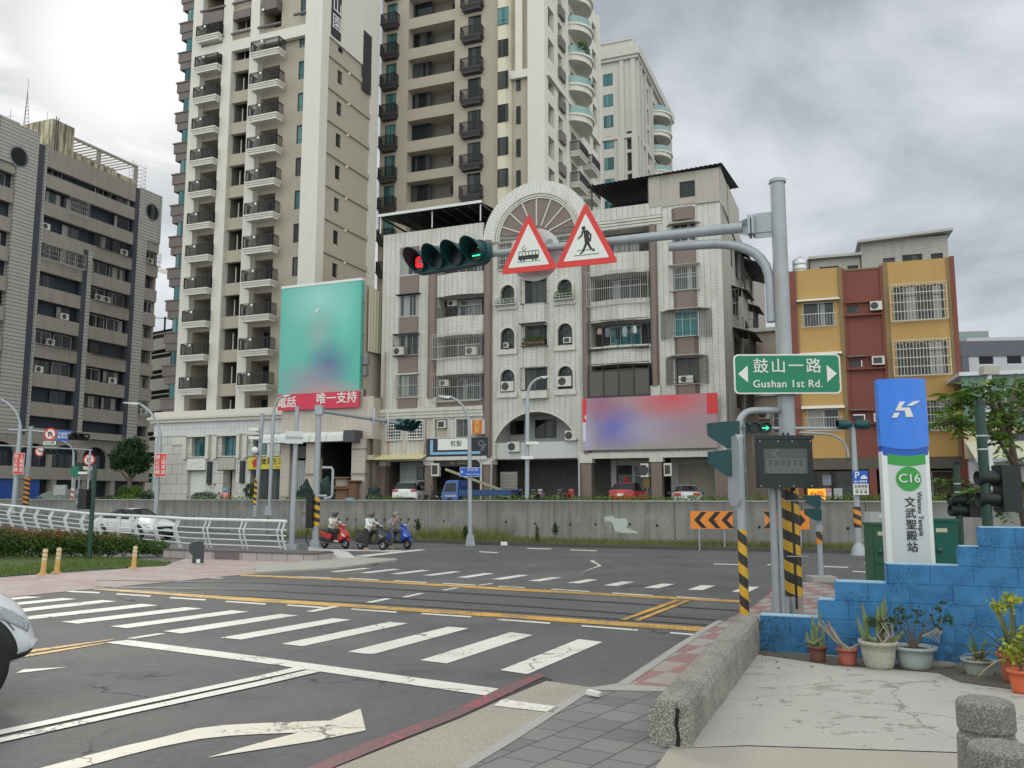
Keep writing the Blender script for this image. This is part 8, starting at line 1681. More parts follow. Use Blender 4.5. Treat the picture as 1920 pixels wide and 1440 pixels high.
lp0 = at(835, 880, 63.4); lp1 = at(948, 922, 61.6); r = thing('conveyor_ladder', 'long slanting pale conveyor ladder leaning over the blue truck bed', 'ladder', lp0); d_ = lp1-lp0; m = MB()
for s in (-.16, .16): m.tube([(0,s,s*.3), (d_.x,d_.y+s,d_.z+s*.3)], .055, 6); 
m.build('rail', mat('dull_yellow_steel', (.34,.30,.20), .6, .2, .2, 3), r); m = MB()
for q in range(1, 18): c = d_*(q/18); m.tube([(c.x,c.y-.17,c.z-.05),(c.x,c.y+.17,c.z+.05)], .02, 4)
m.build('rungs', ALUS, r)
# ---- scooters
def scooter(name, label, loc, rz, c, group='scooters', c2=None):
    r = thing(name, label, 'scooter', loc, rz, group); P = carpaint('scooter_paint_%02x%02x%02x' % tuple(int(x*255) for x in c), c); W_ = P if c2 is None else carpaint('scooter_trim_%02x' % int(c2[2]*255), c2)
    for x in (-.62,.62):
        m = MB(); m.lathe([(.11,.05),(.19,.055),(.225,.0),(.19,-.055),(.11,-.05)], 24, (x,0,.225), 0, 'y'); w_o = m.build('wheel', TYRE, r); m = MB(); m.lathe([(0,.05),(.05,.055),(.12,.045)], 16, (x,0,.225), 0, 'y'); m.lathe([(0,-.05),(.05,-.055),(.12,-.045)], 16, (x,0,.225), 0, 'y'); m.build('rim', RIM, w_o)
    def pr(nm, poly, w_, mt, bev=.03):
        m = MB(); m.prism(poly, -w_, w_, 'y'); o = m.build(nm, mt, r); b_ = o.modifiers.new('b', 'BEVEL'); b_.width = bev; b_.segments = 2; return o
    pr('rear_body', [(-.16,.42),(-.05,.62),(-.4,.68),(-.86,.82),(-.9,.74),(-.62,.50),(-.35,.38)], .14, P); pr('belly', [(-.82,.36),(-.2,.24),(.34,.24),(.40,.34),(-.12,.38),(-.5,.48),(-.85,.5)], .15, BLKP)
    pr('seat', [(-.02,.70),(-.36,.72),(-.84,.86),(-.88,.80),(-.4,.66),(-.04,.62)], .13, BLKP, .025); pr('front_shield', [(.30,.30),(.42,.34),(.62,.46),(.78,.52),(.74,.62),(.52,.84),(.46,.98),(.36,.98),(.36,.7),(.28,.45)], .17, P, .05)
    pr('shield_stripe', [(.52,.60),(.72,.52),(.70,.60),(.50,.74)], .172, W_ if c2 else WHT, .01); pr('mudguard', [(.42,.42),(.62,.50),(.82,.44),(.86,.34),(.62,.46),(.44,.36)], .075, P, .015); pr('handlebar_cover', [(.30,.96),(.44,.96),(.50,1.03),(.44,1.12),(.34,1.10)], .15, P, .03); pr('headlight', [(.47,.98),(.515,1.02),(.47,1.09)], .09, HEAD, .01); pr('tail_light', [(-.86,.80),(-.92,.80),(-.9,.74)], .08, TAIL, .008)
    m = MB(); m.tube([(.36,-.32,1.03),(.40,0,1.06),(.36,.32,1.03)], .018, 8); m.build('handlebar', BLKP, r)
    for s in (-1, 1): m = MB(); m.tube([(.40,s*.2,1.08),(.44,s*.26,1.2),(.44,s*.27,1.26)], .010, 6); m.prism([(s*.22,1.24),(s*.33,1.24),(s*.34,1.34),(s*.23,1.34)] if s > 0 else [(s*.33,1.24),(s*.22,1.24),(s*.23,1.34),(s*.34,1.34)], .43, .45, 'x'); m.build('mirror', BLKP, r)
    m = MB(); m.tube([(.62,-.07,.225),(.5,-.06,.6)], .025, 8); m.tube([(.62,.07,.225),(.5,.06,.6)], .025, 8); m.build('fork', BLKP, r); m = MB(); m.tube([(-.2,-.17,.24),(-.5,-.2,.25),(-.85,-.2,.34)], [.02,.045,.06], 10); m.build('exhaust', mat('exhaust_steel', (.12,.12,.12), .4, .6), r); return r
# ---- people: tapered limbs fused into one skin
SKIN = mat('skin', (.42,.25,.17), .55, 0, .06, 8)
def fused(name, parts, mt, parent, vox=.012, sm=4):
    m = MB()
    for p in parts:
        if p[0] == 't': m.tube(p[1], p[2], 10)
        else: m.ell(p[1], p[2], 12, 8)
    if all(p[0] == 't' for p in parts) or True:
        for p in parts:
            if p[0] == 't':
                rr_ = p[2] if isinstance(p[2], (list, tuple)) else [p[2]]*len(p[1])
                for q, rq in zip(p[1], rr_): m.ell(q, (rq, rq, rq), 10, 6)
    o = m.build(name, mt, parent); rm = o.modifiers.new('r', 'REMESH'); rm.mode = 'VOXEL'; rm.voxel_size = vox; rm.use_smooth_shade = True
    s = o.modifiers.new('s', 'SMOOTH'); s.factor = .5; s.iterations = sm; return o
def hand(c, fw, up, side):
    """palm with four curled fingers round a grip and a thumb leaving the palm's side; returns capsule parts"""
    c, fw, up = Vector(c), Vector(fw).normalized(), Vector(up).normalized(); sd = fw.cross(up)*side; P = [('t', [c-fw*.05, c+fw*.035], [.028,.036])]
    for i, L in enumerate((.065,.075,.07,.055)):
        b_ = c+fw*.04+sd*(.033-.022*i); P.append(('t', [b_, b_+fw*L*.5+up*.006, b_+fw*L*.62-up*L*.42, b_+fw*L*.25-up*L*.72], [.0105,.010,.0095,.008]))
    P.append(('t', [c-fw*.015+sd*.03, c+fw*.03+sd*.055-up*.02, c+fw*.05+sd*.045-up*.05], [.013,.011,.009])); return P
def rider(label, loc, rz, shirt, trous, helm, sleeve=True, rfoot='board', rhand='grip', sc=.95, full=False, gloves=None, bag=False, vest=False, cap=False, shoes=(.5,.5,.5)):
    r = thing('person', label, 'person', loc, rz, 'people riding scooters'); r.scale = (sc,)*3
    pel, che, nk, hd_ = Vector((-.26,0,.84)), Vector((-.16,0,1.22)), Vector((-.10,0,1.36)), Vector((-.05,0,1.50)); S = {}
    body = [('t', [pel, (pel+che)/2, che], [.125,.115,.135]), ('t', [che+Vector((0,0,.05)), nk], [.07,.052]), ('e', hd_, (.092,.074,.115)), ('e', hd_+Vector((.085,0,-.015)), (.018,.013,.022)), ('e', hd_+Vector((.06,0,-.075)), (.035,.03,.03))]
    for s in (-1, 1): body.append(('e', hd_+Vector((-.01,s*.076,-.01)), (.02,.012,.03)))
    sh_, tr_ = [('t', [pel+Vector((.0,0,.02)), (pel+che)/2+Vector((-.01,0,0)), che], [.150,.145,.160]), ('t', [che+Vector((0,-.15,.07)), che+Vector((0,.15,.07))], .075)], [('t', [pel+Vector((0,-.08,0)), pel+Vector((0,.08,0))], .125)]; shoe = []
    for s in (-1, 1):
        shd = che+Vector((0,s*.19,.08)); grip = Vector((.355,s*.29,1.055)); up_ = Vector((0,0,1))
        if s < 0 and rhand == 'face': grip = hd_+Vector((.13,-.05,-.06)); elb = shd+Vector((.18,-.10,-.24))
        else: elb = shd*.5+grip*.5+Vector((-.04,s*.09,-.10))
        fw = (grip-elb).normalized(); wr_ = grip-fw*.07
        body += [('t', [shd, elb, wr_], [.052,.042,.030])]; body += hand(grip-fw*.01, fw, Vector((0,0,1))-fw*fw.z, s)
        sh_ += [('t', [shd, shd+(elb-shd)*(.75 if not sleeve else 1)], [.075,.068])]
        if sleeve: sh_ += [('t', [elb, wr_-fw*.03], [.062,.045])]
        hip = pel+Vector((.02,s*.10,-.02)); onb = not (s < 0 and rfoot == 'ground')
        if onb: kn = Vector((.20,s*.16,.74)); an_ = Vector((.14,s*.14,.37)); toe = an_+Vector((.16,0,-.055))
        else: kn = Vector((.02,-.27,.50)); an_ = Vector((-.06,-.33,.10)); toe = an_+Vector((.16,-.02,-.06))
        body += [('t', [hip, kn, an_], [.085,.058,.040]), ('t', [an_, toe], [.042,.032])]; cut = an_+(kn-an_)*(.22 if not full else .1)
        tr_ += [('t', [hip, kn], [.105,.080]), ('t', [kn, cut], [.078,.062])]; shoe += [('t', [an_+Vector((-.04,0,-.03)), toe], [.052,.042])]
    fused('body', body, SKIN, r, .0085, 3); fused('shirt', sh_, mat('shirt_'+label[-20:], shirt, .85, 0, .1, 10, .2), r, .014); fused('trousers', tr_, mat('trousers_'+label[-20:], trous, .85, 0, .15, 10, .2), r, .014); fused('shoe', shoe, mat('shoe_'+label[-20:], shoes, .7), r, .012)
    m = MB(); hp = hd_+Vector((-.012,0,.03))
    n = 18; vs = []; K = 9; r1 = (.128,.115,.125)
    for i in range(K):
        a = pi/2*i/(K-1)*1.22
        for j_ in range(n): b_ = 2*pi*j_/n; vs.append((hp.x+r1[0]*sin(a)*cos(b_), hp.y+r1[1]*sin(a)*sin(b_), hp.z+r1[2]*cos(a)))
    m.add(vs, [(i*n+j_, (i+1)*n+j_, (i+1)*n+(j_+1) % n, i*n+(j_+1) % n) for i in range(K-1) for j_ in range(n)], 0, True)
    if not cap: m.prism([(hp.x+.09,hp.z+.02),(hp.x+.19,hp.z+.035),(hp.x+.185,hp.z+.05),(hp.x+.09,hp.z+.06)], -.075, .075, 'y')
    so = m.modifiers if False else None; o = m.build('cap' if cap else 'helmet', mat('helmet_'+label[-20:], helm, .25, 0, .1, 6, coat=.5), r); sd = o.modifiers.new('s', 'SOLIDIFY'); sd.thickness = .02; sd.offset = 1
    m = MB()
    for s in (-1, 1): m.ell(hd_+Vector((.083,s*.03,.012)), (.008,.014,.007), 8, 6)
    m.build('eyes', BLKS, r); m = MB(); m.ell(hd_+Vector((.05,0,-.055)), (.055,.062,.052), 12, 8); m.build('face_mask', mat('mask_'+label[-20:], (.75,.75,.74) if not vest else (.03,.03,.03), .8), r)
    if not cap: m = MB(); m.ell(hd_+Vector((-.05,0,-.03)), (.06,.07,.09), 12, 8); m.build('hair', mat('black_hair', (.012,.011,.010), .6), r)
    if bag: m = MB(); m.ell((-.38,0,1.1), (.10,.15,.2), 12, 8); m.build('backpack', mat('bag_grey', (.35,.36,.34), .8), r)
    return r
H1 = Vector((.85,-.52,0)); RZ1 = atan2(H1.y, H1.x); sc_ = []
for px, py, c, lab, c2 in ((628,1028.5,(.50,.025,.02),'red scooter, first in the queue from the left',None),(697,1031.5,(.03,.034,.036),'black scooter in the middle of the waiting row',(.3,.31,.32)),(743,1029.0,(.02,.07,.42),'blue scooter at the head of the waiting row',(.35,.5,.75))):
    g0 = gp(px, py); s_ = scooter('scooter', lab, g0, RZ1, c, 'scooters waiting at the line', c2); s_.scale = (.96,)*3; sc_.append(g0)
rider('person in a white shirt, shorts and dark helmet riding the red scooter', sc_[0], RZ1, (.68,.66,.62), (.03,.03,.035), (.05,.055,.06), False, 'board', vest=True, shoes=(.55,.55,.52))
rider('person in a white long sleeved jacket with one foot down on the black scooter', sc_[1], RZ1, (.70,.72,.72), (.022,.022,.026), (.10,.115,.115), True, 'ground', full=True, vest=True, shoes=(.5,.3,.2))
rider('person in a grey shirt and grey helmet touching the face mask on the blue scooter', sc_[2], RZ1, (.27,.25,.25), (.085,.085,.105), (.24,.23,.22), False, 'ground', rhand='face', bag=True, shoes=(.45,.27,.2))
pp = tpos(421, 940, 57.); pp.z = at(421, 917.5, 57.).z-1.52; scooter('scooter', 'grey scooter on the upper street by the cream podium', pp, RZ1+2.6, (.25,.26,.27), 'scooters on the upper street'); rider('person in a pink top and bright blue cap riding on the upper street', pp, RZ1+2.6, (.70,.26,.27), (.2,.2,.25), (.05,.36,.52), True, cap=True)
for px, c, lab, a in ((1003,(.03,.03,.03),'black scooter parked left inside the arcade under the arch',100),(1014,(.28,.29,.3),'grey scooter parked second inside the arcade under the arch',95),(1052,(.04,.04,.05),'dark scooter parked right of the middle inside the arcade',100),(1070,(.45,.02,.02),'red scooter parked beside the arcade pillar',80),(971,(.03,.03,.035),'black scooter parked behind the end of the truck',60),(803,(.05,.05,.055),'dark scooter parked by the brown pillar beside the white car',40)):
    q = tpos(px, 940, 61.5 if px > 900 else 66); scooter('scooter', lab, q, radians(a), c, 'scooters parked by the arcade').scale = (1.05,)*3
# ---- cable spools, bins, tarp in front of the low building
WOOD = mat('spool_wood', (.24,.13,.075), .8, 0, .25, 6, .2)
for i, (px, D, z0_, R_, H_, lab) in enumerate(((641,66.5,1.0,.78,1.3,'large wooden cable spool standing in the open garage'),(640,66.5,2.34,.72,.75,'smaller wooden spool stacked on the large spool'),(661,69,1.0,.7,1.9,'tall brown spool at the back of the garage'))):
    q = tpos(px, 940, D, z0_); r = thing('cable_spool', lab, 'cable spool', q, 0, 'wooden cable spools'); m = MB(); m.lathe([(0,0),(R_,0),(R_,.1),(R_*.55,.1)], 20); m.build('lower_flange', WOOD, r); m = MB(); m.lathe([(R_*.55,H_-.1),(R_,H_-.1),(R_,H_),(0,H_)], 20); m.build('upper_flange', WOOD, r); m = MB(); m.lathe([(R_*.62,.1),(R_*.66,H_*.5),(R_*.62,H_-.1)], 20); m.build('core', WOOD if i != 1 else mat('pale_cable', (.33,.31,.27), .8), r)
def lump(name, label, cat, px, D, z0_, rr_, c, nm, seed=1):
    q = tpos(px, 940, D, z0_); m = MB(); m.ell((0,0,rr_[2]*.6), rr_, 20, 12); rg = random.Random(seed)
    m.v = [(x*(1+.16*sin(7*z+seed)+.1*sin(13*z+5*y)), y*(1+.2*sin(6*z)), z*(1+.13*sin(6*x+seed)+.06*sin(15*x))) for x, y, z in m.v]; m.sm = [False]*len(m.sm); o = m.build(nm, mat(name+'_cloth', c, .75, 0, .3, 3), None, q); tag(o, label, cat); o.name = name; return o
lump('tarp_heap', 'crumpled dark green tarpaulin heap beside the garage pole', 'tarpaulin', 612, 64, .9, (.6,.5,1.25), (.010,.035,.03), 'tarp', 2); lump('tarp_heap', 'low pile of wrapped goods by the right garage pillar', 'tarpaulin', 701, 67, 1.0, (.55,.5,.9), (.12,.115,.10), 'tarp', 5); lump('covered_car', 'car under a grey green cover on the far left pavement', 'car', 122, 68, 1.0, (1.9,.9,.75), (.13,.17,.15), 'cover', 3); lump('tarp_heap', 'dark bundle standing on the pavement left of the garage', 'tarpaulin', 571, 64, .9, (.7,.5,1.1), (.02,.03,.033), 'tarp', 7)
q = tpos(656, 940, 65.5); r = thing('bucket', 'small pale blue tub beside the cable spools', 'bucket', q); m = MB(); m.lathe([(.32,0),(.38,.55),(.35,.55),(.3,.05)], 16); m.build('tub', mat('tub_blue', (.16,.30,.40), .6), r)
for px, w_, h_, D, c, lab in ((112,.9,1.5,66,(.4,.41,.4),'grey meter cabinet on a post by the blue shutter'),(146,.7,3.4,72,(.012,.03,.03),'dark signal box beside the thin left pole'),(138,.55,2.9,66,(.02,.2,.12),'small green street sign low on the left lamp post')):
    q = tpos(px, 940, D, 1.0); r = thing('street_box', lab, 'street box', q); m = MB(); m.box(-w_/2,w_/2,-.15,.15,h_-.75,h_); m.build('box', mat('box_%d' % px, c, .5), r); m = MB(); m.tube([(0,0,0),(0,0,h_-.7)], .06, 6); m.build('post', GALV, r)
q = tpos(135, 940, 66, 1.0); r = thing('striped_bollard', 'red and white striped post foot on the far left pavement', 'bollard', q); m = MB(); m.tube([(0,0,0),(0,0,1.25)], .14, 10); m.build('post', RW, r)
# ---- plants
TREEM = leaf_mat('dark_tree_leaves', (.010,.032,.012), (.035,.085,.022)); BALLM = leaf_mat('topiary_leaves', (.02,.06,.012), (.09,.17,.03)); BARK = mat('bark', (.12,.095,.07), .9, 0, .3, 8, .4)
q = tpos(240, 940, 82, 1.0); r = thing('street_tree', 'round dense dark green tree in front of the grey block', 'tree', q); m = MB(); m.tube([(0,0,0),(.1,0,2.2),(-.3,.1,3.6)], [.28,.2,.1], 8); m.tube([(.05,0,2.0),(.9,.2,3.6)], [.14,.06], 6); m.tube([(.05,0,1.9),(-1.0,-.3,3.4)], [.13,.05], 6); m.build('trunk', BARK, r); m = MB()
leaves(m, [((-.1,0,4.6),(1.7,1.5,1.5)),((-1.1,.2,4.0),(1.0,1,1.0)),((1.2,0,3.9),(1.0,1,1.1)),((.3,0,5.5),(1.0,.9,.7)),((.6,-.3,3.2),(1.0,.9,.6))], 5200, .26, 21, .15, .45); m.build('crown', TREEM, r)
def ball(label, px, py, D, rx, rzz, mt=BALLM, n=900, sz=.11, flat=False, nm='shrub'):
    c = at(px, py, D); q = Vector((c.x, D, 1.0)); r = thing(nm, label, 'shrub', q); m = MB(); m.tube([(0,0,0),(0,0,max(.1, c.z-1.0))], .05, 6); m.build('stem', BARK, r); m = MB(); leaves(m, [((0,0,c.z-1.0),(rx,rx*.8,rzz))], n, sz, int(px), .2, .62); m.build('foliage', mt, r); return r
ball('large clipped ball shrub left of the railing lamp', 233, 921, 70, .62, .5); ball('smaller bright ball shrub beside the large ball shrub', 255, 921, 70, .5, .5, leaf_mat('bright_topiary', (.05,.11,.012), (.14,.22,.03))); ball('dark ball shrub next to the railing lamp post', 277, 931, 64, .62, .5, TREEM); ball('low yellow green shrub in front of the ball shrubs', 239, 931, 66, .5, .22, leaf_mat('bright_topiary', (.05,.11,.012), (.14,.22,.03)), 500)
ball('wide dark clipped hedge block before the white shutter', 383, 933, 62, 1.05, .45, TREEM, 1500); ball('dark leafy bush beside the yellow sign shop', 470, 920, 58, .5, .55, TREEM, 900)
ball('low spreading bush in front of the grey block', 215, 934, 68, 1.3, .25, TREEM, 900); ball('leafy bush behind the cab of the blue truck', 824, 930, 68, .5, .6, TREEM, 500)
EDGE = leaf_mat('wall_top_hedge', (.05,.10,.016), (.18,.27,.05))
def walltop(px0, px1, lab, hh=.22):
    r = thing('low_hedge', lab, 'hedge', (0,0,0)); bl = []
    k_ = max(3, int((px1-px0)/9))
    for i in range(k_+1):
        px = px0+(px1-px0)*i/k_; rr_ = ray(px, 936)
        for (x0, y0), (x1, y1) in zip(WL[:-1], WL[1:]):
            dx_, dy_ = x1-x0, y1-y0; den = rr_[0]*dy_-rr_[1]*dx_; t_ = (x0*dy_-y0*dx_)/den; s_ = ((rr_[0]*t_-x0)*dx_+(rr_[1]*t_-y0)*dy_)/(dx_*dx_+dy_*dy_)
            if 0 <= s_ <= 1: bl.append(((rr_[0]*t_+.3, rr_[1]*t_+.75, ZT+.10+RND.uniform(-.04,.05)), (.3,.3,hh*RND.uniform(.75,1.25))))
    m = MB(); leaves(m, bl, 55*len(bl), .10, int(px0), .3, .55); m.build('foliage', EDGE, r); m = MB()
    for c_, _ in bl: m.tube([(c_[0],c_[1],c_[2]-.5),(c_[0],c_[1],c_[2])], .02, 4)
    m.build('stems', BARK, r)
walltop(682, 735, 'short low hedge on the wall top left of the white car'); walltop(862, 985, 'low green hedge on the wall top in front of the blue truck bed'); walltop(1010, 1140, 'low hedge on the wall top below the big arch'); walltop(1145, 1372, 'long low hedge on the wall top in front of the red and silver cars', .2); walltop(1400, 1650, 'low hedge on the wall top below the yellow building', .24); walltop(1740, 1805, 'short low hedge on the wall top right of the totem'); walltop(355, 470, 'low hedge on the wall top by the podium', .18); walltop(518, 560, 'small low hedge on the wall top beside the lamp pole', .2); walltop(195, 230, 'small low hedge on the wall top at the far left', .18)
def wallshrub(label, px, py, D, rx, rzz, n=420, mt=None):
    c = at(px, py, D); r = thing('wall_plant', label, 'plant', (c.x, c.y, c.z), 0, 'shrubs growing out of the wall'); m = MB(); m.tube([(0,.2,-.1),(0,-.05,0),(.02,-.1,rzz*.8)], .02, 5); m.tube([(0,0,0),(0,-.05,-rzz*1.4)], .012, 4); m.build('stem', BARK, r); m = MB(); leaves(m, [((0,-.1,0),(rx,.22,rzz)),((0,-.1,rzz*.7),(rx*.5,.18,rzz*.6))], n, .085, int(px), .0, .2, .35); m.build('leaves', mt or TREEM, r)
wallshrub('feathery young shrub growing out of the wall right of the blue scooter', 784, 986, 44.5, .2, .32); wallshrub('dark shrub growing from the wall behind the wall side lamp post', 873, 1000, 42.2, .22, .34); wallshrub('narrow reddish creeper hanging on the wall right of the lamp post', 1007, 1005, 40.6, .13, .5, 420, leaf_mat('reddish_creeper', (.10,.05,.02), (.10,.11,.03))); wallshrub('small conical shrub on the wall left of the pale paint patch', 1041, 993, 39.2, .18, .26, 380)
# right tree with pinnate leaves
PINN = leaf_mat('pinnate_leaves', (.06,.13,.02), (.20,.30,.06)); PIND = leaf_mat('pinnate_leaves_dark', (.035,.085,.016), (.12,.21,.04))
tb_ = at(1925, 1000, 15.5); tb_.z = gz(tb_.x, 15.5); r = thing('tree', 'thin branched tree with light green feathered leaves at the right edge', 'tree', tb_); m = MB(); LF = MB()
def tp(px, py, D): return at(px, py, D)-tb_
brs = [[(1925,990,15.5),(1905,880,15.5),(1890,800,15.3)],[(1890,800,15.3),(1870,745,15.2),(1850,725,15.1),(1822,728,15)],[(1890,800,15.3),(1900,740,15.6),(1905,700,15.6)],[(1900,870,15.5),(1868,815,15),(1830,795,14.8),(1790,790,14.7),(1762,790,14.7)],[(1890,830,15.3),(1860,760,15.2),(1800,745,15),(1790,752,15)],[(1905,900,15.5),(1870,925,15),(1840,930,15)],[(1925,960,15.5),(1800,905,16.2),(1776,900,16.2)],[(1890,800,15.3),(1920,760,15.8),(1950,730,16)]]
for b_ in brs: P = [tp(*q) for q in b_]; k_ = len(P); m.tube(P, [max(.012, .05*(1-i/k_)) if b_ is not brs[0] else .08-.015*i for i in range(k_)], 6)
m.build('trunk', BARK, r); rg = random.Random(9)
def frond(mb, p, d_, L, n=7, lw_=.05, ll=.13):
    d_ = Vector(d_).normalized(); sd = d_.cross(Vector((0,0,1))).normalized(); up_ = sd.cross(d_)
    for i in range(n):
        t_ = (i+1)/n; c = p+d_*L*t_-Vector((0,0,1))*L*.35*t_*t_
        for s in (-1, 1):
            if rg.random() < .1: continue
            a = (sd*s+d_*.5-Vector((0,0,1))*(.35+.4*rg.random())).normalized(); q = a.cross(up_).normalized(); l_ = ll*(.7+.5*rg.random()); mb.add([c, c+a*l_*.45+q*lw_*.5, c+a*l_, c+a*l_*.45-q*lw_*.5], [(0,1,2,3)])
    return mb
LD = MB()
for b_ in brs[1:]:
    for i in range(len(b_)-1):
        for q in range(4):
            s_ = rg.random(); p = tp(*[b_[i][k_]*(1-s_)+b_[i+1][k_]*s_ for k_ in range(3)])
            for u_ in range(3): a = rg.random()*2*pi; frond(LF if rg.random() < .6 else LD, p+Vector((rg.gauss(0,.06),rg.gauss(0,.12),rg.gauss(0,.06))), (cos(a)*.8,sin(a),rg.uniform(-.3,.7)), rg.uniform(.24,.44), 6, .06, .17)
LF.build('crown', PINN, r); LD.build('crown_dark_fronds', PIND, r)  # darker fronds are picked at random
# ---- pots
SOIL = mat('potting_soil', (.04,.03,.022), .95, 0, .3, 20, .4); CACT = mat('cactus_skin', (.16,.20,.085), .7, 0, .25, 9, .2); DRYW = mat('grey_dry_wood', (.30,.265,.22), .9, 0, .3, 12, .4); ALOE = mat('aloe_leaf', (.10,.16,.06), .55, 0, .25, 6); DRYL = mat('dry_straw_leaf', (.36,.25,.12), .8, 0, .25, 8)
def pot(label, px, py, rt_, rb, H_, mt, plant=None, D=None, rim=True, lip=.012):
    g0 = gp(px, py, .012); r = thing('potted_plant', label, 'potted plant', g0, 0, 'row of potted plants along the blue wall'); m = MB(); pf = [(0,.0),(rb,.0)]
    pf += [(rb+(rt_-rb)*t_**.55 if rt_ > .16 else rb+(rt_-rb)*t_, H_*t_) for t_ in (.15,.35,.6,.86)]
    if rim: pf += [(rt_,H_*.86),(rt_+lip,H_*.87),(rt_+lip*1.3,H_),(rt_-.01,H_),(rt_-.025,H_*.85)]
    m.lathe(pf, 28); m.build('pot', mt, r); m = MB(); m.lathe([(rt_-.02,H_*.87),(0,H_*.88)], 20); m.build('soil', SOIL, r); return r, H_*.87
def col(mb, pts, r_, ribs=6):
    n = ribs*2; P = [Vector(p) for p in pts]; k_ = len(P); vs = []
    for i, p in enumerate(P):
        tdir = (P[min(i+1,k_-1)]-P[max(i-1,0)]).normalized(); x = tdir.cross(Vector((0,1,.2))).normalized(); y = tdir.cross(x); f = 1 if i < k_-1 else .35
        for j_ in range(n): a = 2*pi*j_/n; rr_ = r_*(1 if j_ % 2 else .72)*f; vs.append(p+(x*cos(a)+y*sin(a))*rr_)
    mb.add(vs, [(i*n+j_, i*n+(j_+1) % n, (i+1)*n+(j_+1) % n, (i+1)*n+j_) for i in range(k_-1) for j_ in range(n)]+[tuple(range((k_-1)*n, k_*n))], 0, False)
PB1 = mat('brown_plastic_pot', (.15,.06,.045), .55, 0, .12, 5, streak=.2); PB2 = mat('red_plastic_pot', (.40,.11,.08), .55, 0, .12, 5, streak=.2); PC = rocky('stone_pot', (.44,.42,.36), (.30,.28,.22), 30, .5); PG = mat('grey_green_enamel', (.33,.38,.37), .45, 0, .15, 4, streak=.4); POR = mat('orange_plastic_pot', (.62,.13,.055), .5, 0, .08, 5)
k1 = .0056
r, z = pot('small brown pot with a clump of columnar cactus, leftmost of the row', 1534, 1243, .095, .075, .165, PB1); m = MB()
for pts in ([(-.04,0,z),(-.05,0,z+.12),(-.06,0,z+.2)],[(-.05,0,z+.02),(-.1,0,z+.08),(-.11,.0,z+.17)],[(.0,0,z),(.0,.02,z+.14),(.04,.02,z+.24),(.05,.02,z+.38)],[(.0,.02,z+.15),(-.03,.02,z+.24),(-.035,.02,z+.33)],[(.05,-.01,z),(.06,-.01,z+.13),(.07,-.01,z+.24)],[(.02,-.03,z),(.02,-.03,z+.10)],[(-.12,.0,z+.08),(-.05,-.03,z+.05),(.05,-.03,z+.11)]): col(m, pts, .021)
m.build('cactus', CACT, r)
r, z = pot('small red brown pot with grey dried up cactus stems, second in the row', 1590, 1249, .10, .082, .17, PB2); m = MB(); rg = random.Random(3)
for a in range(9): L = rg.uniform(.18,.34); dx_ = -.5-.4*rg.random(); m.tube([(rg.uniform(-.04,.06),rg.uniform(-.04,.04),z),(L*dx_*.5,rg.uniform(-.05,.05),z+L*.35),(L*dx_*1.1,rg.uniform(-.05,.05),z+L*.95)], [.016,.013,.006], 6)
m.tube([(.0,-.02,z),(.12,-.03,z+.07),(.2,-.02,z+.07)], [.014,.012,.008], 6); m.build('dry_stems', DRYW, r)
r, z = pot('large pale stone pot with tall cactus columns and withered stems', 1649, 1255, .178, .125, .275, PC); m = MB()
for pts in ([(-.1,0,z),(-.16,0,z+.12),(-.2,0,z+.26)],[(-.09,.03,z),(-.1,.03,z+.2),(-.135,.03,z+.40)],[(.02,.02,z),(.03,.02,z+.2),(.06,.02,z+.36)],[(.05,.02,z),(.09,.02,z+.2),(.1,.02,z+.46)],[(.0,.0,z+.1),(.01,.0,z+.25),(.02,0,z+.38)],[(.08,.0,z+.1),(.06,0,z+.3),(.06,0,z+.42)],[(-.12,-.03,z+.08),(-.04,-.05,z+.03)],[(.12,0,z+.01),(.2,-.02,z+.07),(.26,-.02,z+.13)]): col(m, pts, .026)
m.build('cactus', CACT, r); m = MB()
for a in range(8): m.tube([(rg.uniform(-.05,.1),rg.uniform(-.08,.02),z-.02),(rg.uniform(-.02,.14),rg.uniform(-.1,0),z+.1),(rg.uniform(-.02,.18),rg.uniform(-.1,0),z+.22)], [.016,.012,.006], 5)
m.build('dry_stems', DRYW, r)
r, z = pot('wide grey green bowl pot with a sparse leafy shrub', 1716, 1256, .185, .135, .225, PG, lip=.03); m = MB(); LVS = []
for a, L in ((-1.1,.42),(-.7,.3),(.75,.45),(1.0,.42),(.2,.3),(-.3,.36)): e = Vector((sin(a)*L,rg.uniform(-.05,.05),z+cos(a)*L*.9+.1)); m.tube([(0,0,z),(e.x*.4,0,z+(e.z-z)*.6),e], [.012,.009,.004], 5); LVS += [((e.x,e.y,e.z),(.11,.08,.08)),((e.x*.7,0,z+(e.z-z)*.75),(.08,.06,.07))]
m.build('stems', BARK, r); m = MB(); leaves(m, LVS, 190, .06, 4, .2, .2, .5); m.build('leaves', leaf_mat('shrub_leaves', (.025,.055,.02), (.07,.11,.035)), r)
def rosette(mb, c, n, L, wdt, seed, lean=(.2,1.2), z0_=.0, mi=0, droop=.25):
    g_ = random.Random(seed)
    for i in range(n):
        a = 2*pi*i/n*2.4+g_.uniform(-.3,.3); ln_ = g_.uniform(*lean); l_ = L*g_.uniform(.7,1.15); dr = Vector((cos(a)*sin(ln_), sin(a)*sin(ln_)*.8, cos(ln_))); sd = dr.cross(Vector((0,0,1))).normalized() if abs(dr.z) < .99 else Vector((1,0,0)); P = []
        for t_ in (0,.25,.5,.75,1.): q = Vector(c)+dr*l_*t_-Vector((0,0,1))*droop*l_*t_*t_*sin(ln_); wq = wdt*(1-t_)**.7*(.8 if t_ == 0 else 1); P += [q-sd*wq, q+dr.cross(sd)*wq*.35, q+sd*wq]
        mb.add(P, [(k_*3+j_, k_*3+j_+1, k_*3+j_+4, k_*3+j_+3) for k_ in range(4) for j_ in range(2)], mi, True)
    return mb
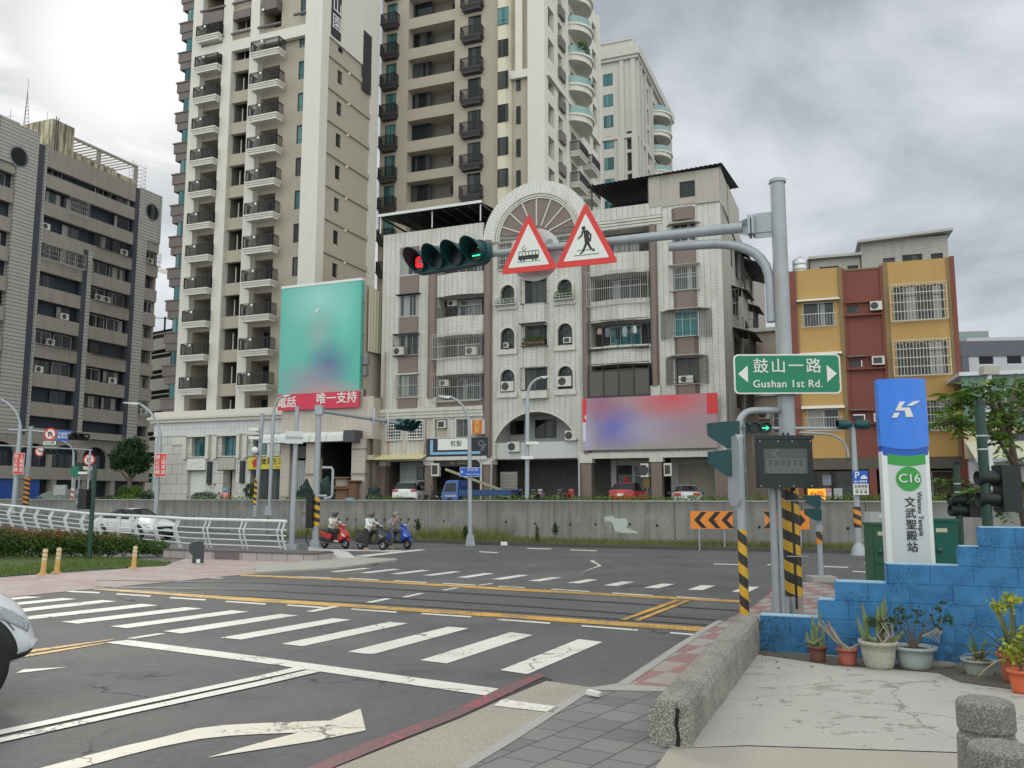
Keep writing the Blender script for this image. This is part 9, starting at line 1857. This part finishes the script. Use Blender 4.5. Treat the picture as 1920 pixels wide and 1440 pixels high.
r, z = pot('low grey pot with an aloe and drooping straw like dead leaves', 1836, 1268, .145, .115, .15, PG); m = MB(); rosette(m, (0,0,z), 15, .34, .022, 2, (.1,.9)); m.build('aloe_leaves', ALOE, r); m = MB(); rosette(m, (0,0,z+.02), 46, .24, .007, 4, (.9,1.6), droop=1.1); m.build('dead_leaves', DRYL, r)
g0 = gp(1758, 1240, .05); m = MB(); a0_ = at(1730, 1193, 8.9)-g0; m.tube([(a0_.x,a0_.y,a0_.z),(.1,.1,.28),(.42,.0,.12)], [.008,.02,.03], 6)
for q in range(6): m.tube([(a0_.x+.03*q,a0_.y,a0_.z-.012*q),(.12+rg.uniform(-.05,.05),.1,.27+rg.uniform(-.04,.04)),(.4,rg.uniform(-.05,.05),.13)], [.004,.008,.012], 4)
o = m.build('dry_branch', DRYW, None, g0); tag(o, 'grey split dry branch leaning between the bowl pot and the aloe', 'branch')
r, z = pot('brown terracotta pot with a big spiky aloe at the right edge', 1908, 1283, .155, .11, .27, POTR); m = MB(); rosette(m, (0,.03,z), 17, .62, .038, 8, (.1,1.15), droop=.3); m.build('aloe_leaves', mat('aloe_big_leaf', (.12,.17,.075), .5, 0, .25, 5), r); m = MB(); rosette(m, (0,0,z), 9, .55, .02, 5, (1.0,1.5), droop=.4); m.build('dead_leaves', DRYL, r)
r, z = pot('orange plastic pot with yellow green leaves, in the front at the right edge', 1918, 1302, .105, .08, .2, POR); m = MB(); leaves(m, [((-.05,.0,z+.18),(.17,.12,.13)),((.1,.0,z+.3),(.18,.14,.18)),((-.1,.1,z+.55),(.16,.1,.1)),((.0,.1,z+.62),(.12,.1,.08))], 400, .055, 6, .2, .2, .55); m.build('leaves', leaf_mat('yellow_green_leaves', (.16,.22,.03), (.48,.46,.06)), r); m = MB()
for e in ((-.1,.1,z+.5),(.1,0,z+.4),(0,.1,z+.6)): m.tube([(0,0,z),e], .006, 5)
m.build('stems', BARK, r)
m = MB(); m.ell((0,0,.03), (.2,.06,.045), 14, 8); o = m.build('loose_stone', rocky('flat_stone', (.2,.19,.16), (.12,.11,.1), 30, .4), None, gp(1760, 1255, .01)); tag(o, 'flat dark stone lying at the foot of the blue wall', 'stone')
m = MB(); rgp = random.Random(2); P = []
for q in range(70):
    p = gp(1420+rgp.random()*480, 1226+rgp.random()**2*34+(0 if True else 0), .02); a = rgp.random()*pi; s = rgp.uniform(.012,.03); m.add([p+Vector((cos(a)*s,sin(a)*s,0)), p+Vector((-sin(a)*s*.5,cos(a)*s*.5,.012)), p+Vector((-cos(a)*s,-sin(a)*s,0)), p+Vector((sin(a)*s*.5,-cos(a)*s*.5,.006))], [(0,1,2,3)])
o = m.build('leaf_litter', leaf_mat('dead_leaf', (.12,.07,.035), (.30,.19,.09))); tag(o, 'dry brown leaf litter along the foot of the blue wall', 'leaf litter', kind='stuff')
SOILP = rocky('dirty_soil_edge', (.13,.115,.09), (.06,.055,.045), 40, .5); m = MB(); gpoly(m, [(1412,1222),(1600,1236),(1760,1244),(2000,1262),(2000,1330),(1900,1296),(1800,1282),(1760,1265),(1690,1259),(1560,1250),(1420,1229)], .019); struct('soil_strip', m, SOILP)
